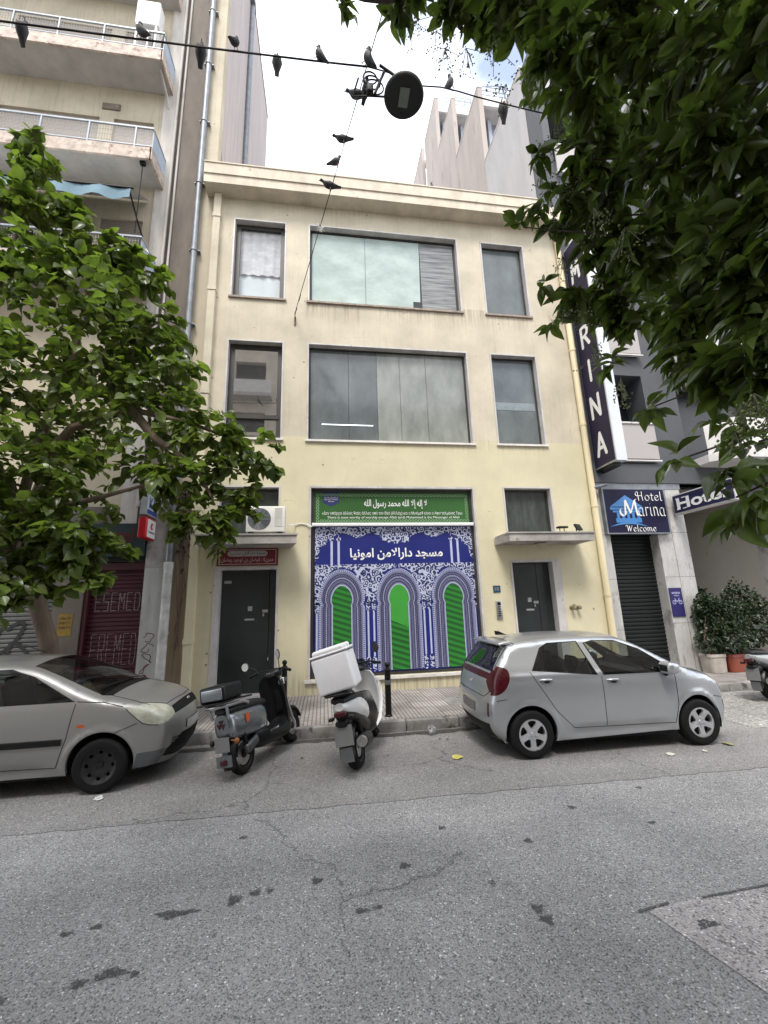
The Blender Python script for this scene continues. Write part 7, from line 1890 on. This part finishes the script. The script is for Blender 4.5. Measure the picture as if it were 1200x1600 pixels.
M['shrub'] = leaf_mat('shrub_leaves', (.012, .024, .011), (.04, .065, .030), .2)
M['bark'] = pm('grey_brown_bark', (.16, .12, .09), .9, var=.4, scale=6, stretch=(1, 1, .3), bump=.8, bscale=18)
rnd = random.Random(5)
def planter(loc, w, d, h, mat, label, srx, srz, n, size=.075, lobes=None, glab=None):
    t = thing('planter', label, 'planter', loc)
    rings = []
    for z, k in ((0, .90), (.02, .92), (h - .07, .985), (h - .065, 1.05), (h, 1.05), (h, .97), (h - .04, .96)):
        rings.append([(k * w / 2 * (1 if abs(math.cos(a)) > .01 else 0) * math.copysign(min(1, abs(math.cos(a)) * 1.25), math.cos(a)), k * d / 2 * math.copysign(min(1, abs(math.sin(a)) * 1.25), math.sin(a)), z) for a in np.linspace(0, 2 * PI, 33)[:-1]])
    b = MB(); b.loft(rings, cap=True); b.build('pot', mat, t, smooth=40)
    s_ = thing('shrub', glab, 'shrub', (loc[0], loc[1], loc[2] + h - .05))
    b = MB()
    for lx, ly_, lz, rr in lobes: shrub_leaves(b, (lx, ly_, lz), srx * rr, .34 * rr, srz * rr, int(n * rr), size, rnd)
    b.build('foliage', M['shrub'], s_)
    b = MB()
    for k in range(6): b.tube([(rnd.uniform(-.12, .12), rnd.uniform(-.06, .06), -.02), (rnd.uniform(-.2, .2), rnd.uniform(-.1, .1), .4), (rnd.uniform(-.35, .35), rnd.uniform(-.2, .2), .9)], [.016, .012, .006], 6)
    b.build('stems', M['bark'], s_, smooth=60)
planter((9.17, -.22, .165), .42, .40, .42, pm('pale_stone_planter', (.40, .36, .32), .8, var=.2, scale=5), 'pale square stone planter beside the marble pillar', .33, .42, 620, .08, [(.08, 0, .42, 1), (.12, .1, .95, .8), (.05, .0, 1.2, .55)], 'leafy green shrub in the pale stone planter by the marble pillar')
planter((9.66, -.24, .165), .46, .40, .40, pm('terracotta_plastic', (.24, .055, .030), .55, var=.15, scale=4), 'terracotta rectangular planter at the hotel entrance', .42, .45, 700, .08, [(0, 0, .4, 1), (.2, .1, .9, .9), (-.1, .1, 1.1, .6)], 'leafy green shrub in the terracotta planter at the hotel entrance')
planter((10.5, .05, .176), .60, .42, .40, pm('terracotta_dark', (.20, .05, .03), .6, var=.2, scale=4), 'dark terracotta planter behind the grey scooter', .55, .55, 800, .08, [(0, 0, .6, 1), (.2, .1, 1.2, .9), (.6, 0, .8, .9)], 'taller leafy shrub behind the grey scooter at the right edge')
planter((10.1, 1.35, .18), .5, .5, .5, pm('dark_blue_pot', (.03, .04, .09), .4, var=.15), 'dark blue pot deep in the hotel entrance recess', .55, .4, 420, .12, [(0, 0, 1.1, 1), (-.4, 0, 1.25, .7), (.4, .0, 1.3, .7)], 'dark spreading plant deep inside the hotel entrance recess')
# ------------------------------------------------------------------ trees
M['broad_leaf'] = leaf_mat('broad_green_leaves', (.034, .054, .015), (.150, .205, .050), .46, .30)
M['laurel'] = leaf_mat('glossy_laurel_leaves', (.026, .042, .014), (.125, .175, .048), .42, .24)
def cluster(mb, c, r, n, size, rnd, sq=(1, 1, .85), w=.5, fine=False, fold=.16, droop=.12, inner=(.15, .7), tl=(.35, .75)):
    """leaves on short twigs spread through an uneven clump"""
    C_ = Vector(c)
    tw = max(3, n // 9)
    ph = [rnd.uniform(0, 6) for _ in range(4)]
    left = n
    for _ in range(tw):
        v = Vector((rnd.gauss(0, 1), rnd.gauss(0, 1), rnd.gauss(0, 1))).normalized()
        lump = .75 + .3 * math.sin(3 * v.x + ph[0]) * math.sin(3 * v.y + ph[1]) + .25 * math.sin(4 * v.z + ph[2])
        R_ = r * lump
        a = C_ + Vector((v.x * sq[0], v.y * sq[1], v.z * sq[2])) * R_ * rnd.uniform(*inner)
        d = (v * 1.0 + Vector((rnd.gauss(0, .5), rnd.gauss(0, .5), rnd.gauss(-.05, .5)))).normalized()
        ln = r * rnd.uniform(*tl)
        k = max(3, n // tw)
        for i in range(k):
            u = (i + .5) / k
            p = a + d * ln * u + Vector((0, 0, -.25 * ln * u * u))
            sd = d.cross(Vector((0, 0, 1)));
            if sd.length < .05: sd = Vector((1, 0, 0))
            sd.normalize()
            ld = (d * rnd.uniform(.2, 1.0) + sd * (1 if i % 2 else -1) * rnd.uniform(.3, 1.1) + Vector((rnd.gauss(0, .3), rnd.gauss(0, .3), rnd.uniform(-.75, .25)))).normalized()
            (fine_leaf if fine else add_leaf)(mb, p, ld, size * rnd.uniform(.6, 1.35), rnd, w, fold, droop)
def fine_leaf(mb, p, d, s, rnd, w=.42, fold=.18, droop=.12):
    """a curved pointed leaf with a midrib, smooth shaded"""
    side = d.cross(Vector((rnd.gauss(0, .6), rnd.gauss(0, .6), 1)))
    if side.length < 1e-3: side = Vector((1, 0, 0))
    side.normalize(); nrm = side.cross(d).normalized(); b0 = len(mb.v)
    dr = droop * rnd.uniform(.2, 2.2); wv = rnd.uniform(-.04, .04)
    for u, k in ((0, .06), (.13, .52), (.30, .90), (.48, 1.0), (.66, .84), (.84, .44), (1.0, .03)):
        for v in (-1, -.5, 0, .5, 1):
            q = p + d * (u * s) + side * (v * k * s * w) + nrm * (abs(v * k) * s * fold * w * 2 - dr * s * u * u * 1.5 + wv * s * math.sin(7 * u) * v)
            mb.v.append((q.x, q.y, q.z))
    for i in range(6):
        for j in range(4):
            a = b0 + i * 5 + j; mb.f.append((a, a + 1, a + 6, a + 5)); mb.mi.append(mb.m)
rnd = random.Random(21)
lt = thing('street_tree', 'broad leaved green street tree growing behind the champagne car on the left', 'tree', (-4.05, -1.80, .16))
b = MB()
trunk = [(-4.05, -1.80, .12), (-4.15, -1.80, .7), (-4.36, -1.85, 1.6), (-4.62, -1.9, 2.3), (-4.88, -1.95, 2.95), (-4.92, -2.1, 3.6)]
b.tube(trunk, [.18, .14, .125, .12, .115, .10], 12)
LIMBS = [[(-4.92, -2.1, 3.5), (-4.6, -2.4, 4.6), (-4.2, -2.5, 6.0), (-4.1, -2.5, 7.6), (-4.4, -2.5, 9.0)], [(-4.75, -2.2, 4.2), (-4.0, -2.6, 4.9), (-3.1, -2.7, 5.2), (-2.2, -2.7, 5.0), (-1.4, -2.7, 4.7)], [(-4.9, -2.1, 3.6), (-5.4, -2.4, 4.8), (-5.6, -2.5, 6.5), (-5.3, -2.5, 9.4)],
         [(-4.88, -1.95, 3.0), (-4.2, -2.8, 3.5), (-3.4, -3.0, 3.6), (-2.6, -2.9, 3.9)], [(-4.3, -2.5, 5.6), (-3.5, -2.6, 6.4), (-2.9, -2.5, 7.0)], [(-4.88, -1.95, 2.9), (-5.6, -2.6, 3.4), (-6.4, -2.9, 4.2)], [(-3.1, -2.7, 5.2), (-2.6, -2.9, 4.6), (-2.0, -2.8, 4.2), (-1.7, -2.8, 3.6)]]
b.tube([(-4.9, -2.0, 3.3), (-5.0, -1.6, 4.2), (-4.9, -1.2, 5.4)], [.09, .06, .03], 8)
for l_ in LIMBS: b.tube(l_, list(np.linspace(.085, .018, len(l_))), 8)
b.build('trunk', M['bark'], lt, smooth=60, world=True)
b = MB()
LC = [(-4.9, -2.6, 5.6, 1.35), (-3.7, -2.7, 6.2, 1.15), (-3.1, -2.6, 5.3, 1.0), (-2.25, -2.7, 5.05, .75), (-1.65, -2.7, 4.75, .58), (-1.15, -2.7, 4.55, .40), (-.85, -2.65, 4.35, .22), (-3.9, -2.5, 7.3, 1.0), (-2.95, -2.4, 6.9, .62), (-2.55, -2.5, 6.1, .62), (-4.9, -2.5, 7.8, 1.05), (-4.15, -2.5, 8.5, .62),
      (-5.2, -2.5, 9.2, .60), (-5.3, -2.5, 10.0, .42), (-5.45, -2.5, 10.6, .28), (-4.6, -2.5, 9.1, .45), (-6.0, -2.5, 9.3, .7), (-4.3, -3.2, 3.3, .7), (-3.5, -3.2, 3.2, .6), (-3.15, -3.1, 2.85, .4), (-3.25, -3.1, 2.4, .28), (-5.2, -3.1, 4.0, .9), (-4.3, -3.0, 2.6, .6), (-4.9, -3.0, 3.2, .7), (-4.4, -2.9, 2.1, .35), (-3.55, -2.5, 8.4, .42), (-3.3, -2.5, 7.9, .5), (-4.7, -2.9, 4.2, 1.1), (-3.7, -3.0, 3.9, .85), (-2.75, -2.9, 4.1, .70), (-2.1, -2.8, 4.0, .52), (-1.75, -2.8, 3.45, .36), (-1.5, -2.75, 4.1, .4), (-4.15, -3.0, 3.0, .55), (-3.55, -3.05, 2.75, .42), (-3.9, -3.05, 2.35, .35), (-5.7, -2.7, 3.7, 1.0), (-5.9, -2.6, 6.2, 1.3), (-6.3, -2.6, 8.0, 1.0), (-6.3, -2.9, 4.8, 1.1), (-4.9, -1.4, 5.2, 1.0), (-4.2, -1.6, 6.6, .9), (-1.3, -2.7, 3.9, .25), (-1.30, -2.65, 3.55, .30), (-1.62, -2.75, 3.15, .28), (-2.05, -2.8, 3.35, .35)]
for (x, y, z, r_) in LC: cluster(b, (x, y, z), r_, int(330 * r_ ** 1.7) + 34, .195 if z > 6.4 else .165, rnd, w=.40, fine=True, fold=.2, droop=.14)
b.build('crown', M['broad_leaf'], lt, world=True, fix=False, smooth=180)

M['dark_bark'] = pm('dark_twig_bark', (.055, .042, .032), .9, var=.4, scale=14, bump=.6, bscale=40)
rt = thing('overhanging_tree', 'dark glossy leaved tree with berries hanging over the upper right from near the camera', 'tree', (2.75, -10.0, .15))
b = MB()
b.tube([(2.75, -10.0, .12), (2.7, -9.9, 1.2), (2.5, -9.6, 2.4), (2.35, -9.2, 3.4), (2.2, -8.7, 4.4), (2.1, -8.2, 5.2)], [.17, .14, .12, .10, .08, .05], 12)
RC = [(0.37,-7.99,5.03,0.15),(0.62,-8.04,4.90,0.18),(0.76,-8.15,4.69,0.20),(0.80,-8.28,4.51,0.22),(0.90,-8.31,4.26,0.21),(1.04,-8.28,4.05,0.21),(1.00,-8.47,4.05,0.23),(1.14,-8.48,3.85,0.23),(1.19,-8.64,3.64,0.22),(1.18,-8.79,3.46,0.19),(1.10,-8.14,3.87,0.13),(1.18,-8.24,3.68,0.21),(1.23,-8.44,3.50,0.22),(1.31,-8.58,3.38,0.22),(1.12,-8.02,3.70,0.17),(1.23,-8.06,3.50,0.17),(1.26,-8.24,3.32,0.20),(1.28,-8.44,3.13,0.20),(1.32,-8.57,3.02,0.19),(1.21,-7.91,3.37,0.17),(1.26,-8.08,3.15,0.16),(1.29,-8.29,2.97,0.16),(1.32,-8.44,2.88,0.16),(1.25,-8.57,2.71,0.13),(1.24,-8.26,2.78,0.10),(1.25,-8.36,2.67,0.12),(1.26,-8.50,2.61,0.12)]
RL = [(1.14,-8.52,2.46,0.07),(1.07,-8.63,2.35,0.08),(0.95,-8.66,2.27,0.05),(0.90,-8.69,2.19,0.06),(0.93,-8.73,2.20,0.06),(0.95,-8.52,2.34,0.03),(0.93,-8.13,3.89,0.04),(0.94,-7.93,3.72,0.07),(1.07,-7.84,3.49,0.05),(0.06,-8.23,4.39,0.04),(1.03,-8.06,3.78,0.09),(1.24,-8.13,2.69,0.05),(1.21,-8.04,2.94,0.05),(1.13,-7.81,3.32,0.09)]
RD = [(2.05,-7.66,5.18,0.50),(2.30,-7.89,4.86,0.49),(2.33,-7.53,4.60,0.51),(2.40,-7.83,4.11,0.44),(2.26,-7.59,3.70,0.35),(2.32,-7.83,3.47,0.31),(1.67,-7.64,5.63,0.47),(2.18,-7.28,4.21,0.36),(2.07,-7.25,4.89,0.28),(2.22,-8.18,4.79,0.47),(2.04,-7.97,5.34,0.45), (1.7, -8.3, 4.6, .4), (1.75, -8.4, 3.9, .35), (1.8, -8.5, 3.3, .3), (1.6, -8.1, 4.9, .4), (1.3, -8.0, 5.0, .35)]
for i, (x, y, z, r_) in enumerate(RC + RL + RD):
    if i % 2 == 0 or i >= len(RC) + len(RL):
        k = min(.9, max(0.35, (z - 2.0) / 3.2)); s_ = Vector((2.75 - .65 * k, -10.0 + 1.7 * k, .15 + 4.6 * k)); e_ = Vector((x, y, z))
        if z < 2.75 and i < len(RC) + len(RL): s_ = Vector((2.45, -9.4, 2.7))
        if x < .1: s_ = Vector((.37, -7.99, 5.03))
        m_ = s_.lerp(e_, .55) + Vector((rnd.uniform(-.08, .08), rnd.uniform(-.08, .08), .14 if z > 2.75 else .05))
        m2 = m_.lerp(e_, .5) + Vector((rnd.gauss(0, .03), rnd.gauss(0, .03), rnd.gauss(0, .03))); m1 = s_.lerp(m_, .5) + Vector((rnd.gauss(0, .04), rnd.gauss(0, .04), rnd.gauss(0, .04)))
        b.tube([s_, m1, m_, m2, e_], [.018 if z > 2.75 else .010, .012 if z > 2.75 else .008, .007, .0045, .0025], 6)
b.build('trunk', M['dark_bark'], rt, smooth=60, world=True)
b = MB()
for (x, y, z, r_) in RC: cluster(b, (x + .06, y, z + .05), r_, int(750 * r_) + 22, .088, rnd, w=.24, fine=True, fold=.3, droop=.16, inner=(.1, .75), tl=(.2, .45))
for (x, y, z, r_) in RL: cluster(b, (x, y, z), r_, int(190 * r_) + 6, .068, rnd, w=.25, fine=True, fold=.3, droop=.2, inner=(.1, .7), tl=(.3, .7))
for (x, y, z, r_) in RD: cluster(b, (x, y, z), r_, int(420 * r_ ** 1.3) + 40, .10, rnd, w=.25, fine=True, fold=.3, inner=(.1, .8), tl=(.2, .5))
b.build('crown', M['laurel'], rt, world=True, fix=False, smooth=180)
b = MB(); st = MB()
for (x, y, z) in ((.45, -7.98, 4.82), (.56, -8.0, 4.74), (.70, -8.02, 4.62), (.80, -8.1, 4.52), (1.02, -8.02, 3.92), (1.0, -8.05, 4.02), (1.06, -7.98, 3.85), (1.08, -8.1, 3.78), (1.10, -7.95, 3.72), (1.15, -7.9, 3.55), (1.05, -8.12, 4.1), (1.13, -7.9, 3.3), (1.2, -8.0, 3.2), (1.19, -7.95, 3.05), (1.16, -8.12, 2.78), (.98, -8.68, 2.40), (1.02, -8.7, 2.36), (.97, -8.66, 2.34), (1.05, -8.66, 2.44), (1.1, -8.2, 3.5), (1.13, -8.3, 3.3), (.9, -8.2, 4.25), (.62, -7.95, 4.72), (.85, -8.05, 4.35)):
    c0 = Vector((x, y, z))
    ks = .45 if z < 2.6 else 1.0
    for k in range(11):
        e_ = c0 + Vector((rnd.gauss(0, .032), rnd.gauss(0, .032), rnd.uniform(-.08, .02))) * ks
        st.tube([c0 + Vector((0, 0, .05 * ks)), e_], .0014, 3)
        for q in range(4):
            p = e_ + Vector((rnd.gauss(0, .010), rnd.gauss(0, .010), rnd.gauss(0, .012))); rr = rnd.uniform(.0035, .0055)
            b.add([p + Vector(o) * rr for o in ((1, 0, 0), (-1, 0, 0), (0, 1, 0), (0, -1, 0), (0, 0, 1), (0, 0, -1))], [(0, 2, 4), (2, 1, 4), (1, 3, 4), (3, 0, 4), (2, 0, 5), (1, 2, 5), (3, 1, 5), (0, 3, 5)])
o = b.build('berries', pm('green_berries', (.16, .20, .06), .4, var=.3, scale=40), rt, world=True, smooth=80, fix=False); o['kind'] = 'stuff'
st.build('berry_stalks', pm('green_stalks', (.06, .08, .03), .6, var=.2), rt, world=True, fix=False)
# dead creeper on the tan strip
dv = thing('dead_creeper', 'withered brown creeper hanging on the tan strip left of the yellow building', 'plant', (-3.03, 0, 2.6))
b = MB(); rnd = random.Random(4)
for k in range(120):
    z = 4.75 - abs(rnd.gauss(0, .75)); x = -3.02 + rnd.gauss(0, .10 if z > 3.6 else .06) + .04 * math.sin(z * 4)
    add_leaf(b, Vector((x, -.05 - abs(rnd.gauss(0, .07)), z)), Vector((rnd.gauss(0, .6), -.3 + rnd.gauss(0, .4), -1)).normalized(), rnd.uniform(.07, .15), rnd, .3, .3, .3)
b.build('leaves', pm('withered_leaves', (.055, .040, .024), .85, var=.5, scale=14), dv, world=True, fix=False)
b = MB()
for k in range(5): b.tube([(-3.02 + rnd.gauss(0, .03), -.03, .5 + rnd.uniform(0, 1.5)), (-3.0 + rnd.gauss(0, .05), -.05, 2.5), (-3.03 + rnd.gauss(0, .06), -.05, 3.5), (-3.0 + rnd.gauss(0, .08), -.06, 4.7)], .008, 5)
b.build('stems', M['bark'], dv, world=True)

# ------------------------------------------------------------------ cables, street lamp, pigeons
mc = thing('overhead_cable', 'thick dark overhead cable running along the street with pigeons on it', 'cable', (0, -5, 9.5))
def cab(pts, r, n=6):
    b = MB(); P = np.array(pts); d = np.r_[0, np.cumsum(np.linalg.norm(np.diff(P, axis=0), axis=1))]
    fs = [pchip(d, P[:, i]) for i in range(3)]; s_ = np.linspace(0, d[-1], 120)
    b.tube([tuple(float(f(q)) for f in fs) for q in s_], r, n); return b
cab([(-34, -5, 9.0), (-8, -5, 9.30), (-4.1, -5, 9.41), (-2.43, -5, 9.46), (-.68, -5, 9.53), (.49, -5, 9.59), (.62, -5, 9.60)], .014).build('cable', M['black_plastic'], mc, world=True, smooth=60)
cab([(.62, -5, 9.60), (.80, -5, 9.57), (1.02, -5.02, 9.50), (1.25, -5.02, 9.42), (1.48, -5, 9.38), (1.75, -5, 9.42), (2.2, -5, 9.34), (2.71, -5, 9.27), (3.11, -5, 9.22), (8, -5, 8.9), (34, -5, 9.2)], .010).build('cable', M['black_plastic'], mc, world=True, smooth=60)
b = MB()
for k in range(3):
    b.tube([(.66 + .10 * math.cos(a) * (1 + .2 * k) + .03 * k, -4.98 + .02 * k, 9.42 + .12 * math.sin(a) * (1 + .1 * k) - .05 * k) for a in np.linspace(0, 2 * PI, 22)], .011, 5)
b.tube([(.50, -4.9, 9.52), (.42, -4.8, 9.30), (.62, -4.95, 9.12), (.85, -5.0, 9.07), (1.0, -5.05, 9.08)], .014, 6); b.tube([(.72, -5, 9.1), (.80, -5, 9.35), (.88, -5, 9.58)], .02, 6); b.rbox(.60, .70, -5.05, -4.95, 9.08, 9.24, r=.03)
b.build('cable_loops', M['black_plastic'], mc, world=True, smooth=50)
xw = thing('cross_wire', 'thin span wire crossing the street from the yellow wall up to the street lamp', 'wire', (-.72, -.1, 9.22))
cab([(-.72, -.1, 9.22), (-.05, -2.55, 9.42), (.62, -5.0, 9.62), (1.29, -7.45, 9.85), (2.30, -11.6, 10.3)], .0075, 5).build('wire', M['black_plastic'], xw, world=True, smooth=60)
b = MB(); b.tube([(-.72, -.09, 9.2), (-.66, -.28, 9.22)], .014, 6); b.tube([(-.60, -.5, 9.25), (-.55, -.7, 9.27)], .014, 6); b.build('tensioner', M['grey_metal'], xw, world=True, smooth=50)
wi = thing('wire_clamp', 'shredded pale rag of tape tangled on the thin span wire', 'tape', (-.08, -2.45, 9.41))
b = MB(); rnd = random.Random(2)
for k in range(16):
    v = Vector((rnd.gauss(0, 1), rnd.gauss(0, 1), rnd.gauss(-.4, 1))).normalized() * rnd.uniform(.06, .13)
    b.tube([Vector((rnd.gauss(0, .02), rnd.gauss(0, .02), 0)), v * .6 + Vector((0, 0, rnd.gauss(0, .02))), v], [.016, .012, .003], 4)
b.build('strips', M['white_paint'], wi)
sl_ = thing('street_lamp', 'round dark dish shaped street lamp hanging from the overhead cable', 'street lamp', (1.13, -5.05, 9.02))
b = MB(); b.lathe([(.001, .01), (.24, .008), (.27, .0), (.285, .02), (.28, .06), (.22, .12), (.12, .15), (.05, .17), (.001, .17)], 40); b.build('dish', pm('dark_grey_enamel', (.005, .006, .008), .7, var=.15, scale=3), sl_, smooth=50)
b = MB(); b.box(-.068, .068, -.12, .12, .002, .007); b.build('lens', pm('dull_green_lens', (.13, .15, .135), .3, var=.1, scale=8), sl_)
b = MB(); b.tube([(0, 0, .16), (0, 0, .36)], .02, 8); b.tube([(0, 0, .25), (-.14, 0, .42), (-.33, 0, .56)], .02, 8); b.tube([(.0, 0, .25), (.12, 0, .40)], .012, 6); b.cyl((0, .19, -.006), (0, .19, .004), .014, n=8); b.build('hanger', M['black_metal'], sl_, smooth=50)

PIG = MB()
sec = [(-.215, .005, .028, .005), (-.16, .012, .034, .009), (-.11, .022, .040, .020), (-.05, .045, .060, .048), (.01, .062, .066, .060), (.06, .085, .056, .058), (.085, .12, .038, .045), (.098, .155, .029, .036), (.112, .178, .029, .030), (.135, .180, .022, .022), (.148, .176, .008, .008), (.168, .170, .003, .003)]
sloft(PIG, sec, 2.0, 16)
FOLD = MB()
def pig_part(fn, start=0): return fn
pig_dark = pm('slate_pigeon_plumage', (.018, .019, .023), .7, var=.45, scale=22)
pig_mid = pm('brown_grey_pigeon_plumage', (.038, .036, .039), .7, var=.5, scale=22)
pig_pale = pm('pale_grey_pigeon_plumage', (.20, .195, .20), .7, var=.5, scale=18)
def make_pigeon():
    t = thing('pigeon', 'pigeon', 'pigeon')
    PIG.build('body', pig_dark, t, smooth=70)
    for s_ in (-1, 1):
        b = MB(); b.loft([[(.05, s_ * .050, .11), (.055, s_ * .062, .09), (.05, s_ * .060, .06)], [(-.02, s_ * .058, .10), (-.02, s_ * .074, .072), (-.02, s_ * .062, .035)], [(-.10, s_ * .040, .058), (-.10, s_ * .052, .038), (-.10, s_ * .042, .018)], [(-.19, s_ * .012, .022), (-.19, s_ * .018, .016), (-.19, s_ * .012, .010)]], closed=False)
        b.build('wing', pig_mid, t, smooth=70)
        b = MB(); b.tube([(.0, s_ * .022, .015), (.005, s_ * .022, -.045)], .006, 5); b.tube([(-.012, s_ * .022, -.046), (.028, s_ * .022, -.046)], .005, 4); b.build('leg', pm('pink_leg', (.30, .12, .11), .6, var=.1), t, smooth=50)
        b = MB(); b.ball((.122, s_ * .0255, .186), .005, 8, 6); b.build('eye', M['orange'], t, smooth=60)
    b = MB(); b.tube([(.142, 0, .178), (.166, 0, .170), (.178, 0, .164)], [.008, .005, .001], 6); b.build('beak', M['black_plastic'], t, smooth=60)
    return t
proto = make_pigeon()
first = [True]
def pigeon(pos, rz, pitch, label, sc=1.0, mat=None, roll=0.0):
    o = proto if first[0] else copy_tree(proto)
    first[0] = False
    M_ = Matrix.Rotation(rz, 4, 'Z') @ Matrix.Rotation(roll, 4, 'X') @ Matrix.Rotation(-pitch, 4, 'Y')
    sc *= .9
    o.scale = (sc, sc, sc)
    o.rotation_euler = M_.to_euler()
    foot = M_ @ Vector((0, 0, -.046 * sc))
    o.location = Vector(pos) - foot
    o['label'] = label; o['group'] = 'pigeons perched on the wires'
    if mat:
        for ch in o.children:
            if ch.name.startswith('body'): 
                ch.data = ch.data.copy(); ch.data.materials[0] = mat
zc = lambda x: float(np.interp(x, [-4.1, -2.43, -.68, .49, .62], [9.41, 9.46, 9.53, 9.59, 9.60])) + .018
zd = lambda x: float(np.interp(x, [1.48, 1.75, 2.2, 2.71, 3.11], [9.38, 9.42, 9.34, 9.27, 9.22])) + .013
ON = 'dark pigeon perched on the thick cable, '
pigeon((-3.93, -5, zc(-3.93)), R(-95), R(58), ON + 'at the far left edge of the photo', 1.15)
pigeon((-2.46, -5, zc(-2.46)), R(150), R(30), 'dark pigeon on the thick cable, second from left, in front of the upper balcony', 1.1, pig_mid)
pigeon((-1.68, -5, zc(-1.68)), R(-80), R(55), ON + 'ruffled one in front of the grey downpipe', 1.15)
pigeon((-1.20, -5, zc(-1.20)), R(70), R(30), ON + 'fluffed up small one against the pinkish wall', .95)
pigeon((-.66, -5, zc(-.66)), R(-88), R(62), 'slim pigeon on the thick cable, first one against open sky, tail hanging down', 1.1, pig_mid)
pigeon((-.12, -5, zc(-.12)), R(165), R(40), 'pigeon on the thick cable looking up left, just left of the lamp wiring', 1.05)
pigeon((.56, -5, zc(.55)), R(155), R(48), 'largest dark pigeon sitting on top of the lamp wiring knot', 1.25)
pigeon((.63, -4.92, 9.285), R(-70), R(30), 'hunched pigeon among the black cable loops beside the lamp', .95)
A_, J_ = Vector((-.72, -.1, 9.22)), Vector((.62, -5.0, 9.62))
for t_, rz_, pt, sc_, mt_, lb_ in ((.915, R(168), R(-8), 1.1, None, 'pigeon on the thin span wire closest to the lamp, lying nearly level'), (.79, R(178), R(-22), 1.0, pig_mid, 'pigeon on the thin span wire, highest of the two below the lamp in open sky'),
                                 (.715, R(10), R(20), 1.0, pig_mid, 'ruffled pigeon on the thin span wire just above the roof edge'), (.63, R(185), R(-15), 1.1, None, 'pigeon on the thin span wire in front of the stained cornice')):
    p = A_.lerp(J_, t_); pigeon((p.x, p.y, p.z + .008), rz_, pt, lb_, sc_, mt_)
pigeon((1.90, -5, zd(1.9)), R(25), R(42), 'pigeon on the thick cable right of the lamp dish', 1.0, pig_mid)
pigeon((2.72, -5, zd(2.72)), R(-92), R(64), 'rightmost pigeon on the thick cable, tail hanging down by the leaves', 1.2)
pigeon((3.03, -.40, 13.283), R(-60), R(45), 'lone pigeon sitting on the roof edge of the yellow building', 1.0)
